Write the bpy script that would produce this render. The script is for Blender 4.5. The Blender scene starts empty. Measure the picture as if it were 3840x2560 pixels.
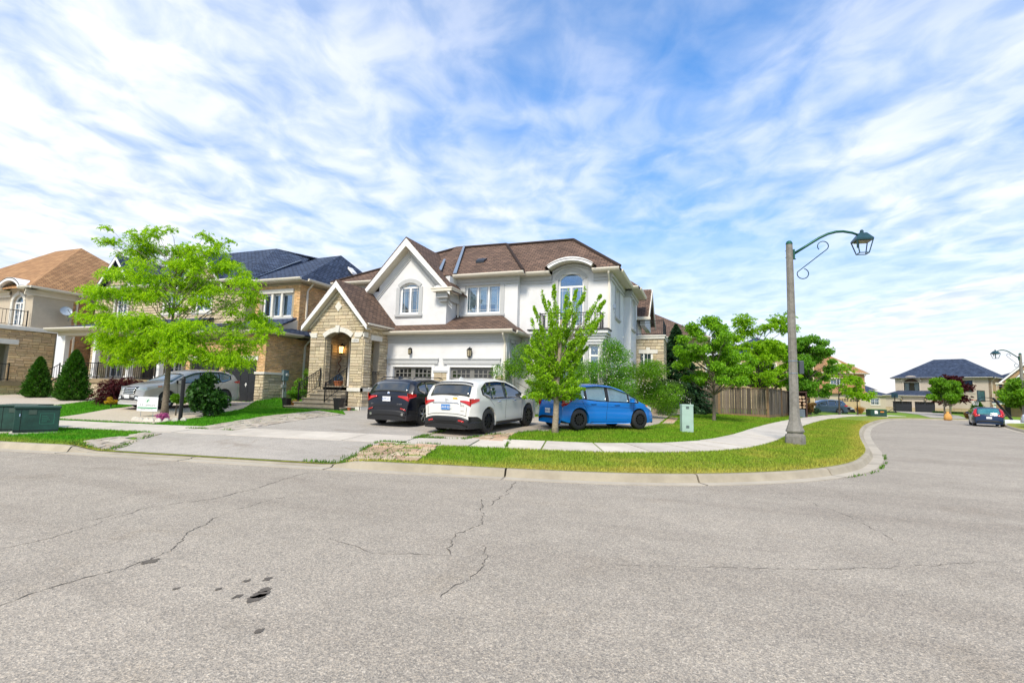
import bpy, math, random
import numpy as np
from mathutils import Vector, Matrix
random.seed(7); RNG = np.random.default_rng(7)
S = bpy.context.scene; COL = S.collection
# ---------------------------------------------------------------- camera
H_EYE = 1.65
pit, roll, yaw = math.atan(192/1890), .025, math.atan(702/1890)
fw = Vector((-math.sin(yaw)*math.cos(pit), math.cos(yaw)*math.cos(pit), math.sin(pit)))
rt0 = Vector((math.cos(yaw), math.sin(yaw), 0)); up0 = rt0.cross(fw)
rt = rt0*math.cos(roll)+up0*math.sin(roll); up = up0*math.cos(roll)-rt0*math.sin(roll)
cd = bpy.data.cameras.new('camera'); cam = bpy.data.objects.new('camera', cd); COL.objects.link(cam)
cd.sensor_width = 36; cd.lens = 36*1890/3840; cd.clip_end = 6000; cd.clip_start = .05
m = Matrix((rt, up, -fw)).transposed().to_4x4(); m.translation = (0, 0, H_EYE); cam.matrix_world = m
S.camera = cam
S.view_settings.view_transform = 'Standard'; S.view_settings.look = 'None'
S.view_settings.exposure = 0.85; S.view_settings.gamma = 1
# ---------------------------------------------------------------- world and sun
SUN_EL, SUN_AZ = math.radians(47), math.radians(176)      # azimuth measured clockwise from +Y
W = bpy.data.worlds.new('World'); S.world = W; W.use_nodes = True
nt = W.node_tree; N = nt.nodes; N.clear()
def nd(t, nt=nt, **k):
    n = nt.nodes.new(t)
    for a, b in k.items():
        if a.startswith('i_'):
            key = a[2:]; n.inputs[int(key) if key.isdigit() else key].default_value = b
        else: setattr(n, a, b)
    return n
def mth(nt, op, a, b=None, c=None, clamp=False):
    n = nt.nodes.new('ShaderNodeMath'); n.operation = op; n.use_clamp = clamp
    for i, v in enumerate((a, b, c)):
        if v is None: continue
        if isinstance(v, (int, float)): n.inputs[i].default_value = v
        else: nt.links.new(v, n.inputs[i])
    return n.outputs[0]
def ramp(nt, fac, stops, interp='LINEAR'):
    n = nt.nodes.new('ShaderNodeValToRGB'); n.color_ramp.interpolation = interp
    el = n.color_ramp.elements
    while len(el) < len(stops): el.new(.5)
    for e, (p, c) in zip(el, stops):
        e.position = p; e.color = (c, c, c, 1) if isinstance(c, (int, float)) else (*c, 1)
    nt.links.new(fac, n.inputs[0]); return n.outputs[0]
def build_world():
    L = nt.links.new
    tc = nd('ShaderNodeTexCoord'); sep = nd('ShaderNodeSeparateXYZ'); L(tc.outputs['Generated'], sep.inputs[0])
    x, y, z = sep.outputs
    zz = mth(nt, 'ADD', mth(nt, 'MAXIMUM', z, 0.0), .06)
    # a runs along the cloud bands, b across them
    ax, ay = -math.sin(yaw), math.cos(yaw)
    a = mth(nt, 'DIVIDE', mth(nt, 'ADD', mth(nt, 'MULTIPLY', x, ax), mth(nt, 'MULTIPLY', y, ay)), zz)
    b = mth(nt, 'DIVIDE', mth(nt, 'ADD', mth(nt, 'MULTIPLY', x, ay), mth(nt, 'MULTIPLY', y, -ax)), zz)
    def noise(sa, sb, scale, detail, rough, dist, off=0.):
        cb = nd('ShaderNodeCombineXYZ'); L(mth(nt, 'MULTIPLY', a, sa), cb.inputs[0]); L(mth(nt, 'MULTIPLY', b, sb), cb.inputs[1]); cb.inputs[2].default_value = off
        n = nd('ShaderNodeTexNoise', i_Scale=scale, i_Detail=detail, i_Roughness=rough, i_Distortion=dist)
        L(cb.outputs[0], n.inputs['Vector']); return n.outputs[0]
    n1 = noise(.72, 1.0, .80, 7, .50, .5, 5.3)
    n2 = noise(2.2, 2.6, 2.0, 6, .52, .4, 8.1)
    n3 = noise(.42, .5, .9, 4, .5, .9, 2.7)
    # coverage across the bands: heavy on the left, an opening in the middle, thinner veil on the right
    bm = mth(nt, 'ADD', mth(nt, 'MULTIPLY', mth(nt, 'ARCTANGENT', b), 1/math.pi), .5)
    bias = ramp(nt, bm, [(0, .74), (.2, .74), (.34, .68), (.42, .58), (.50, .49), (.58, .43), (.68, .42), (.76, .50), (.86, .60), (1, .66)], 'EASE')
    d = mth(nt, 'ADD', mth(nt, 'MULTIPLY', n1, 1.35), mth(nt, 'MULTIPLY', n2, .44))
    d = mth(nt, 'ADD', d, mth(nt, 'MULTIPLY', n3, .8))
    d = mth(nt, 'ADD', mth(nt, 'SUBTRACT', d, 1.36), bias)
    cov = ramp(nt, d, [(.08, 0.06), (.28, .26), (.50, .60), (.72, .90), (.95, 1.)], 'LINEAR')
    low = ramp(nt, z, [(0, 1), (.06, .9), (.18, .60), (.34, .2), (.45, 0)], 'EASE')          # pale veil above the horizon
    cov = mth(nt, 'MAXIMUM', cov, low)
    sky = nd('ShaderNodeTexSky', sky_type='NISHITA'); sky.sun_disc = False
    sky.sun_elevation = SUN_EL; sky.sun_rotation = SUN_AZ; sky.air_density = 1.0; sky.dust_density = .3; sky.ozone_density = 3.0
    tint = nd('ShaderNodeMix', data_type='RGBA', blend_type='MULTIPLY', i_0=1.0); L(sky.outputs[0], tint.inputs[6]); L(ramp(nt, z, [(0, (.86, .86, 1.0)), (.18, (.68, .86, 1.10)), (.5, (.36, 1.0, 1.42))]), tint.inputs[7])
    shade = ramp(nt, n2, [(.30, (3.3, 3.9, 5.1)), (.47, (4.6, 4.95, 5.5)), (.6, (5.6, 5.7, 5.9))])
    warm = nd('ShaderNodeMix', data_type='RGBA'); L(ramp(nt, z, [(0, 1), (.22, 0)]), warm.inputs[0]); L(shade, warm.inputs[6]); warm.inputs[7].default_value = (5.0, 4.85, 4.8, 1)
    mx = nd('ShaderNodeMix', data_type='RGBA'); L(cov, mx.inputs[0]); L(tint.outputs[2], mx.inputs[6]); L(warm.outputs[2], mx.inputs[7])
    bg = nd('ShaderNodeBackground', i_Strength=.115); L(mx.outputs[2], bg.inputs[0])
    out = nd('ShaderNodeOutputWorld'); L(bg.outputs[0], out.inputs[0])
build_world()
sl = bpy.data.lights.new('sun', 'SUN'); sl.energy = 2.5; sl.angle = math.radians(14); sl.color = (1, .91, .76)
sun = bpy.data.objects.new('sun', sl); COL.objects.link(sun)
sd = Vector((math.sin(SUN_AZ)*math.cos(SUN_EL), math.cos(SUN_AZ)*math.cos(SUN_EL), math.sin(SUN_EL)))
sun.rotation_euler = sd.to_track_quat('Z', 'Y').to_euler()
# ---------------------------------------------------------------- materials
MATS = {}
def mat(name, col, rough=.7, var=.12, scale=3., bump=0., bscale=40., metal=0., coat=0., spec=.5, rnd=0., island=0., col2=None, emit=None, trans=0., grime=0.):
    if name in MATS: return MATS[name]
    m = bpy.data.materials.new(name); m.use_nodes = True; t = m.node_tree; b = t.nodes['Principled BSDF']; L = t.links.new
    b.inputs['Roughness'].default_value = rough; b.inputs['Metallic'].default_value = metal
    b.inputs['Coat Weight'].default_value = coat; b.inputs['Coat Roughness'].default_value = .04
    b.inputs['Specular IOR Level'].default_value = spec
    tc = nd('ShaderNodeTexCoord', t)
    n = nd('ShaderNodeTexNoise', t, i_Scale=scale, i_Detail=5.0, i_Roughness=.6); L(tc.outputs['Object'], n.inputs['Vector'])
    c2 = col2 or tuple(min(1, c*(1+var)) for c in col); c1 = tuple(c*(1-var) for c in col) if not col2 else col
    out = ramp(t, n.outputs[0], [(.3, c1), (.7, c2)])
    if rnd or island:
        if rnd: src = nd('ShaderNodeObjectInfo', t).outputs['Random']; amt = rnd
        else: src = nd('ShaderNodeNewGeometry', t).outputs['Random Per Island']; amt = island
        hs = nd('ShaderNodeHueSaturation', t); L(out, hs.inputs['Color'])
        L(mth(t, 'ADD', mth(t, 'MULTIPLY', src, 2*amt), 1-amt), hs.inputs['Value'])
        L(mth(t, 'ADD', mth(t, 'MULTIPLY', mth(t, 'FRACT', mth(t, 'MULTIPLY', src, 7.31)), .5*amt), 1-.25*amt), hs.inputs['Saturation'])
        L(mth(t, 'ADD', mth(t, 'MULTIPLY', mth(t, 'FRACT', mth(t, 'MULTIPLY', src, 3.17)), .05*amt), .5-.025*amt), hs.inputs['Hue'])
        out = hs.outputs[0]
    if grime:
        g = nd('ShaderNodeTexNoise', t, i_Scale=.7, i_Detail=8.0, i_Roughness=.7); L(tc.outputs['Object'], g.inputs['Vector'])
        mg = nd('ShaderNodeMix', t, data_type='RGBA', blend_type='MULTIPLY'); L(ramp(t, g.outputs[0], [(.45, 0), (.75, grime)]), mg.inputs[0]); L(out, mg.inputs[6]); mg.inputs[7].default_value = (.45, .42, .38, 1); out = mg.outputs[2]
    L(out, b.inputs['Base Color'])
    if bump:
        nb = nd('ShaderNodeTexNoise', t, i_Scale=bscale, i_Detail=4.0); L(tc.outputs['Object'], nb.inputs['Vector'])
        bp = nd('ShaderNodeBump', t, i_Strength=bump, i_Distance=.02); L(nb.outputs[0], bp.inputs['Height']); L(bp.outputs[0], b.inputs['Normal'])
    if emit: b.inputs['Emission Color'].default_value = (*emit[0], 1); b.inputs['Emission Strength'].default_value = emit[1]
    if trans: b.inputs['Transmission Weight'].default_value = trans
    MATS[name] = m; return m
def leafmat(name, col, var=.35, tr=.35):
    if name in MATS: return MATS[name]
    m = bpy.data.materials.new(name); m.use_nodes = True; t = m.node_tree; L = t.links.new; b = t.nodes['Principled BSDF']
    b.inputs['Roughness'].default_value = .55; b.inputs['Specular IOR Level'].default_value = .3
    r = nd('ShaderNodeNewGeometry', t).outputs['Random Per Island']
    lo = tuple(c*(1-var) for c in col); hi = (min(1, col[0]*(1+var*1.6)), min(1, col[1]*(1+var)), col[2]*(1+var*.3))
    c = ramp(t, r, [(0, lo), (.5, col), (1, hi)])
    L(c, b.inputs['Base Color']); tl = nd('ShaderNodeBsdfTranslucent', t)
    hs = nd('ShaderNodeHueSaturation', t, i_Saturation=1.15, i_Value=1.5); L(c, hs.inputs['Color']); L(hs.outputs[0], tl.inputs[0])
    mx = nd('ShaderNodeMixShader', t, i_0=tr); L(b.outputs[0], mx.inputs[1]); L(tl.outputs[0], mx.inputs[2])
    L(mx.outputs[0], t.nodes['Material Output'].inputs[0]); MATS[name] = m; return m
def brickmat(name, c1, c2, mortar, w, h, gap=.012, uv=False, rough=.85, bump=.5, off=.5, speck=.25):
    if name in MATS: return MATS[name]
    m = bpy.data.materials.new(name); m.use_nodes = True; t = m.node_tree; L = t.links.new; b = t.nodes['Principled BSDF']
    b.inputs['Roughness'].default_value = rough; b.inputs['Specular IOR Level'].default_value = .25
    tc = nd('ShaderNodeTexCoord', t)
    if uv: vec = tc.outputs['UV']
    else:
        sp = nd('ShaderNodeSeparateXYZ', t); L(tc.outputs['Object'], sp.inputs[0]); cb = nd('ShaderNodeCombineXYZ', t)
        L(mth(t, 'ADD', sp.outputs[0], sp.outputs[1]), cb.inputs[0]); L(sp.outputs[2], cb.inputs[1]); vec = cb.outputs[0]
    br = nd('ShaderNodeTexBrick', t, i_Scale=1.0); br.offset = off; br.inputs['Color1'].default_value = (*c1, 1); br.inputs['Color2'].default_value = (*c2, 1)
    br.inputs['Mortar'].default_value = (*mortar, 1); br.inputs['Mortar Size'].default_value = gap; br.inputs['Brick Width'].default_value = w; br.inputs['Row Height'].default_value = h
    br.inputs['Mortar Smooth'].default_value = .2; br.inputs['Bias'].default_value = 0
    L(vec, br.inputs['Vector'])
    n = nd('ShaderNodeTexNoise', t, i_Scale=1.3, i_Detail=7.0, i_Roughness=.75); L(vec, n.inputs['Vector'])
    mx = nd('ShaderNodeMix', t, data_type='RGBA', blend_type='OVERLAY', i_0=speck*1.6); L(br.outputs[0], mx.inputs[6]); L(ramp(t, n.outputs[0], [(.3, .2), (.7, .8)]), mx.inputs[7])
    n2 = nd('ShaderNodeTexNoise', t, i_Scale=60.0, i_Detail=2.0); L(vec, n2.inputs['Vector'])
    m2 = nd('ShaderNodeMix', t, data_type='RGBA', blend_type='OVERLAY', i_0=speck); L(mx.outputs[2], m2.inputs[6]); L(n2.outputs[0], m2.inputs[7])
    L(m2.outputs[2], b.inputs['Base Color'])
    bp = nd('ShaderNodeBump', t, i_Strength=bump, i_Distance=.015); L(mth(t, 'SUBTRACT', 1., br.outputs[1]), bp.inputs['Height']); L(bp.outputs[0], b.inputs['Normal'])
    MATS[name] = m; return m
# ---------------------------------------------------------------- mesh helpers
ORG = {}
def link(o, parent=None, origin=None):
    COL.objects.link(o)
    if parent is not None: o.parent = parent
    return o
def tag(o, label=None, cat=None, group=None, kind=None):
    if label: o['label'] = label
    if cat: o['category'] = cat
    if group: o['group'] = group
    if kind: o['kind'] = kind
    return o
def thing(name, label, cat, loc=(0, 0, 0), rot=0., group=None, local=False):
    o = bpy.data.objects.new(name, None); COL.objects.link(o); o.location = loc; o.rotation_euler = (0, 0, rot); o.empty_display_size = .2
    ORG[o.name] = (0, 0, 0) if local else tuple(loc)
    return tag(o, label, cat, group)
class Fr:
    """local frame on a wall: u along it, n out of it, z up"""
    def __init__(s, o, ang=0.):
        s.o = Vector(o); s.U = Vector((math.cos(ang), math.sin(ang), 0)); s.Nn = Vector((math.sin(ang), -math.cos(ang), 0)); s.ang = ang
    def p(s, u, n, z): v = s.o + s.U*u + s.Nn*n; return (v.x, v.y, v.z+z)
def front(y): return Fr((0, y, 0), 0.)
def side(x): return Fr((x, 0, 0), math.pi/2)
WORLD = Fr((0, 0, 0), 0.)
class MB:
    def __init__(s): s.v = []; s.f = []
    def add(s, vs, fs):
        k = len(s.v); s.v += [tuple(v) for v in vs]; s.f += [tuple(i+k for i in f) for f in fs]; return s
    def box(s, fr, u0, u1, n0, n1, z0, z1):
        P = fr.p
        return s.add([P(u0, n1, z0), P(u1, n1, z0), P(u1, n0, z0), P(u0, n0, z0), P(u0, n1, z1), P(u1, n1, z1), P(u1, n0, z1), P(u0, n0, z1)],
              [(3, 2, 1, 0), (4, 5, 6, 7), (0, 1, 5, 4), (1, 2, 6, 5), (2, 3, 7, 6), (3, 0, 4, 7)])
    def bx(s, x0, x1, y0, y1, z0, z1): return s.box(WORLD, x0, x1, -y1, -y0, z0, z1) if False else s.add(
        [(x0, y0, z0), (x1, y0, z0), (x1, y1, z0), (x0, y1, z0), (x0, y0, z1), (x1, y0, z1), (x1, y1, z1), (x0, y1, z1)],
        [(3, 2, 1, 0), (4, 5, 6, 7), (0, 1, 5, 4), (1, 2, 6, 5), (2, 3, 7, 6), (3, 0, 4, 7)])
    def poly(s, fr, pts, n0, n1):
        k = len(pts); a = sum(pts[i][0]*pts[(i+1) % k][1]-pts[(i+1) % k][0]*pts[i][1] for i in range(k))
        if a < 0: pts = pts[::-1]
        vs = [fr.p(u, n1, z) for u, z in pts]+[fr.p(u, n0, z) for u, z in pts]
        return s.add(vs, [tuple(range(k)), tuple(range(2*k-1, k-1, -1))]+[(i, i+k, (i+1) % k+k, (i+1) % k) for i in range(k)])
    def slab(s, pts, th=.06):
        k = len(pts); vs = list(pts)+[(p[0], p[1], p[2]-th) for p in pts]
        return s.add(vs, [tuple(range(k)), tuple(range(2*k-1, k-1, -1))]+[(i, i+k, (i+1) % k+k, (i+1) % k) for i in range(k)])
    def tube(s, pts, r, seg=6, cap=True):
        pts = [Vector(p) for p in pts]; n = len(pts); rs = r if hasattr(r, '__len__') else [r]*n
        vs = []; ref = None
        for i, p in enumerate(pts):
            d = (pts[min(i+1, n-1)]-pts[max(i-1, 0)]).normalized()
            if ref is None: ref = d.orthogonal().normalized()
            ref = (ref-d*ref.dot(d)).normalized(); q = d.cross(ref)
            for j in range(seg):
                a = 2*math.pi*j/seg; vs.append(p+(ref*math.cos(a)+q*math.sin(a))*rs[i])
        fs = [(i*seg+j, i*seg+(j+1) % seg, (i+1)*seg+(j+1) % seg, (i+1)*seg+j) for i in range(n-1) for j in range(seg)]
        if cap: fs += [tuple(range(seg-1, -1, -1)), tuple(range((n-1)*seg, n*seg))]
        return s.add(vs, fs)
    def lathe(s, c, prof, seg=16, rot=0., squash=1.):
        vs = [(c[0]+r*math.cos(rot+2*math.pi*j/seg), c[1]+r*math.sin(rot+2*math.pi*j/seg)*squash, c[2]+z) for r, z in prof for j in range(seg)]
        n = len(prof)
        return s.add(vs, [(i*seg+j, i*seg+(j+1) % seg, (i+1)*seg+(j+1) % seg, (i+1)*seg+j) for i in range(n-1) for j in range(seg)]+[tuple(range(seg-1, -1, -1)), tuple(range((n-1)*seg, n*seg))])
    def arc(s, fr, u0, u1, zs, rise, wd, n0, n1, seg=10, a0=0., a1=1.):
        """band of width wd outside a shallow arch over u0..u1 springing at zs"""
        c = (u1-u0)/2; R = (c*c+rise*rise)/(2*rise); cu = (u0+u1)/2; cz = zs+rise-R; A = math.asin(min(1, c/R)) if rise <= c else math.pi-math.asin(min(1, c/R))
        vs = []; fs = []
        for i in range(seg+1):
            t = -A+2*A*(a0+(a1-a0)*i/seg)
            for rr in (R, R+wd):
                for nn in (n1, n0): vs.append(fr.p(cu+rr*math.sin(t), nn, cz+rr*math.cos(t)))
        for i in range(seg):
            a = 4*i; b = a+4
            fs += [(a, b, b+2, a+2)[::-1], (a+1, a+3, b+3, b+1)[::-1], (a, a+1, b+1, b)[::-1], (a+2, b+2, b+3, a+3)[::-1]]
        fs += [(0, 2, 3, 1)[::-1], (4*seg, 4*seg+1, 4*seg+3, 4*seg+2)[::-1]]
        return s.add(vs, fs)
    def build(s, name, m, parent=None, smooth=False, label=None, kind=None, origin=None, bevel=0.):
        o0 = Vector(ORG.get(parent.name, (0, 0, 0))) if parent is not None else Vector(origin or (0, 0, 0))
        me = bpy.data.meshes.new(name); me.from_pydata([(v[0]-o0.x, v[1]-o0.y, v[2]-o0.z) for v in s.v], [], s.f)
        for mm in (m if isinstance(m, (list, tuple)) else [m]): me.materials.append(mm)
        if smooth: me.polygons.foreach_set('use_smooth', [True]*len(me.polygons))
        o = bpy.data.objects.new(name, me); COL.objects.link(o)
        if parent is not None: o.parent = parent; ORG[o.name] = tuple(o0)
        else:
            o.location = o0; ORG[o.name] = tuple(o0)
        if bevel:
            b = o.modifiers.new('b', 'BEVEL'); b.width = bevel; b.segments = 2; b.limit_method = 'ANGLE'
        if label: o['label'] = label
        if kind: o['kind'] = kind
        return o
def arcz(u, u0, u1, zs, rise):
    c = (u1-u0)/2; R = (c*c+rise*rise)/(2*rise); x = u-(u0+u1)/2
    return zs+rise-R+math.sqrt(max(0, R*R-x*x))
def slope_uv(o, sc=1.):
    me = o.data; uv = me.uv_layers.new(name='UVMap'); zup = Vector((0, 0, 1))
    off = Vector((17.3, 41.1, 0))
    for p in me.polygons:
        n = p.normal; h = zup.cross(n)
        if h.length < 1e-4: h = Vector((1, 0, 0))
        h.normalize(); v = n.cross(h)
        for li in p.loop_indices:
            c = me.vertices[me.loops[li].vertex_index].co+off; uv.data[li].uv = (c.dot(h)*sc, c.dot(v)*sc)
def roof(parent, polys, m, name='roof', th=.07, **k):
    b = MB()
    for p in polys: b.slab(p, th)
    o = b.build(name, m, parent, **k); slope_uv(o); return o
def wall(mb, fr, u0, u1, z0, z1, th, ops=()):
    zs = sorted({z0, z1, *[min(max(v, z0), z1) for o in ops for v in o[2:4]]})
    for a, b in zip(zs, zs[1:]):
        if b-a < 1e-4: continue
        mid = (a+b)/2; cuts = sorted([(max(o[0], u0), min(o[1], u1)) for o in ops if o[2] < mid < o[3]]); u = u0
        for c, d in cuts:
            if c > u+1e-4: mb.box(fr, u, c, -th, 0, a, b)
            u = max(u, d)
        if u < u1-1e-4: mb.box(fr, u, u1, -th, 0, a, b)
# chamfered unit blocks shared by stones and bricks
def block_mesh(name, m, rough, ch=.12):
    me = bpy.data.meshes.new(name); r = random.Random(hash(name) % 1000 if False else len(name)+int(rough*100)); c = .5
    vs = []; j = lambda: r.uniform(-rough, rough)
    for z in (-c, c):
        for x in (-c, c): vs.append((x, c, z))
    k = .5
    for z in (-1, 1):
        for x in (-1, 1): vs.append((x*(k-.01), -.25, z*(k-.03)))
    for z in (-1, 1):
        for x in (-1, 1): vs.append((x*(k-.05)+j()*.2, -.5+abs(j()), z*(k-.16)+j()*.5))
    fs = [(8, 9, 11, 10), (4, 5, 9, 8), (5, 7, 11, 9), (7, 6, 10, 11), (6, 4, 8, 10), (0, 1, 5, 4), (1, 3, 7, 5), (3, 2, 6, 7), (2, 0, 4, 6)]
    me.from_pydata(vs, [], fs); me.materials.append(m); return me
BLK = {}
def masonry(fr, pts, ops, course, lens, depth, parent, m, limit=0, name='stone', gap=.012, arches=(), pick=None, mi=None, seed=1):
    """courses of blocks over the polygon pts (u,z), leaving openings (u0,u1,z0,z1) and arches (u0,u1,zs,rise) free"""
    r = random.Random(seed); bl = []
    zs = [p[1] for p in pts]; z = min(zs); zt = max(zs)
    def spans(zz):
        xs = []
        for (a, b), (c, d) in zip(pts, pts[1:]+pts[:1]):
            if (b <= zz) != (d <= zz): xs.append(a+(zz-b)/(d-b)*(c-a))
        xs.sort(); sp = list(zip(xs[::2], xs[1::2]))
        for o in list(ops)+[(None,)+tuple(q) for q in arches]:
            if o[0] is None:
                _, u0, u1, s0, rise = o
                if not (s0 < zz < s0+rise): 
                    continue
                c = (u1-u0)/2; R = (c*c+rise*rise)/(2*rise); hh = zz-(s0+rise-R); w = math.sqrt(max(0, R*R-hh*hh)); a, b = (u0+u1)/2-w, (u0+u1)/2+w
            else:
                if not (o[2]-1e-3 < zz < o[3]+1e-3): continue
                a, b = o[0], o[1]
            ns = []
            for p, q in sp:
                if b <= p or a >= q: ns.append((p, q)); continue
                if a > p+.03: ns.append((p, a))
                if b < q-.03: ns.append((b, q))
            sp = ns
        return sp
    row = 0
    while z < zt-.03:
        h = (course if isinstance(course, (int, float)) else r.choice(course)); h = min(h, zt-z)
        for a, b in spans(z+h/2):
            u = a; first = True
            while u < b-.02:
                l = r.uniform(*lens) if lens[0] != lens[1] else lens[0]
                if first and lens[0] == lens[1] and row % 2: l *= .5
                first = False
                if b-(u+l) < lens[0]*.45: l = b-u
                l = min(l, b-u); bl.append((u, u+l, z, z+h, r.uniform(.7, 1.0)*depth)); u += l
        z += h; row += 1
    o0 = Vector(ORG.get(parent.name, (0, 0, 0)))
    key = (m.name, name)
    if key not in BLK: BLK[key] = [block_mesh(name, m, q) for q in (.05, .09, .13)]
    if pick and limit < len(bl): bl.sort(key=pick)
    rb = MB(); cnt = 0
    for i, (u0, u1, z0, z1, d) in enumerate(bl):
        if i < limit:
            o = bpy.data.objects.new(name, BLK[key][r.randrange(3)]); COL.objects.link(o); o.parent = parent
            c = Vector(fr.p((u0+u1)/2, d/2, (z0+z1)/2))-o0; o.location = c; o.rotation_euler = (0, 0, fr.ang)
            o.scale = (u1-u0-gap, d, z1-z0-gap)
        else:
            g = gap/2; e = .012
            P = fr.p
            vs = [P(u0+g, 0, z0+g), P(u1-g, 0, z0+g), P(u1-g, 0, z1-g), P(u0+g, 0, z1-g), P(u0+g+e, d, z0+g+e), P(u1-g-e, d, z0+g+e), P(u1-g-e, d*.9, z1-g-e), P(u0+g+e, d*.9, z1-g-e)]
            rb.add(vs, [(4, 5, 6, 7), (0, 1, 5, 4), (1, 2, 6, 5), (2, 3, 7, 6), (3, 0, 4, 7)]); cnt += 1
    if cnt: rb.build(name+'_facing', mi or m, parent, kind='stuff')
    return bl
# ---------------------------------------------------------------- shared materials
M_STUCCO = mat('white_stucco', (.715, .712, .708), .9, .04, 2, bump=.6, bscale=90, grime=.20)
M_TRIM = mat('pale_moulding', (.46, .465, .46), .8, .04, 6)
M_CREAM = mat('cream_eaves', (.66, .59, .47), .5, .04, 3)
M_GUT = mat('cream_gutter', (.72, .66, .55), .4, .04, 3)
M_WHITE = mat('white_paint', (.80, .79, .77), .45, .03, 3)
M_STONE = mat('tan_limestone', (.49, .40, .26), .9, .15, 9, bump=.9, bscale=22, rnd=.24, col2=(.63, .53, .37))
M_STONE_F = mat('tan_limestone_facing', (.49, .40, .26), .9, .15, 9, bump=.9, bscale=22, island=.24, col2=(.63, .53, .37))
M_MORTAR = mat('mortar', (.34, .29, .21), .95, .1, 12)
M_STONE3 = mat('golden_stone', (.58, .40, .21), .9, .15, 8, bump=.9, bscale=20, rnd=.2, col2=(.72, .53, .31))
M_STONE3_F = mat('golden_stone_facing', (.58, .40, .21), .9, .15, 8, bump=.9, bscale=20, island=.2, col2=(.72, .53, .31))
M_CUT = mat('cut_stone', (.68, .65, .58), .8, .07, 8, bump=.2, bscale=60)
M_BRICK = mat('buff_brick', (.60, .37, .17), .9, .12, 12, bump=.5, bscale=60, rnd=.22, col2=(.74, .49, .25))
M_BRICK_F = mat('buff_brick_facing', (.60, .37, .17), .9, .12, 12, bump=.5, bscale=60, island=.22, col2=(.74, .49, .25))
M_SHB = brickmat('brown_shingles', (.20, .125, .088), (.115, .075, .055), (.040, .027, .022), .34, .17, .022, uv=True, speck=.35)
M_SHO = brickmat('orange_shingles', (.47, .265, .12), (.34, .18, .08), (.13, .07, .04), .34, .17, .022, uv=True, speck=.35)
M_SHD = brickmat('slate_blue_shingles', (.066, .092, .15), (.030, .046, .085), (.008, .011, .022), .34, .17, .022, uv=True, speck=.45)
M_DARKIN = mat('dark_interior', (.04, .045, .05), .9, .1)
M_IRON = mat('black_iron', (.012, .012, .013), .4, .1, 5, metal=.3)
M_BLINDS = mat('blinds', (.84, .85, .86), .6, .03)
M_CONC = mat('pale_concrete', (.56, .50, .42), .92, .08, 1.7, bump=.3, bscale=90, rnd=.07, grime=.45)
M_STEP = mat('weathered_step_stone', (.29, .25, .19), .9, .2, 5, bump=.5, bscale=40, grime=.5)
M_GARAGE = mat('grey_garage_door', (.17, .165, .15), .6, .04)
M_BLACKDOOR = mat('black_door', (.012, .013, .016), .35, .1)
M_LEAD = mat('blue_grey_metal', (.22, .28, .36), .4, .1, metal=.4)
def glassmat(name, tintc, refl=.22, tr=(.80, .86, .88)):
    m = bpy.data.materials.new(name); m.use_nodes = True; t = m.node_tree; L = t.links.new; t.nodes.remove(t.nodes['Principled BSDF'])
    a = nd('ShaderNodeBsdfTransparent', t); a.inputs[0].default_value = (*tr, 1); g = nd('ShaderNodeBsdfGlossy', t); g.inputs[0].default_value = (*tintc, 1); g.inputs['Roughness'].default_value = .02
    lw = nd('ShaderNodeLayerWeight', t, i_Blend=.25); f = mth(t, 'ADD', mth(t, 'MULTIPLY', lw.outputs[0], .6), refl, clamp=True)
    mx = nd('ShaderNodeMixShader', t); L(f, mx.inputs[0]); L(a.outputs[0], mx.inputs[1]); L(g.outputs[0], mx.inputs[2]); L(mx.outputs[0], t.nodes['Material Output'].inputs[0]); return m
M_GLASS = glassmat('window_glass', (.62, .78, .92))
def spandrel(mb, fr, u0, u1, zs, rise, n0, n1, seg=12, top=None):
    top = top or zs+rise
    for i in range(seg):
        a = u0+(u1-u0)*i/seg; b = u0+(u1-u0)*(i+1)/seg
        mb.poly(fr, [(a, arcz(a, u0, u1, zs, rise)), (b, arcz(b, u0, u1, zs, rise)), (b, top+.001), (a, top+.001)], n0, n1)
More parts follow.
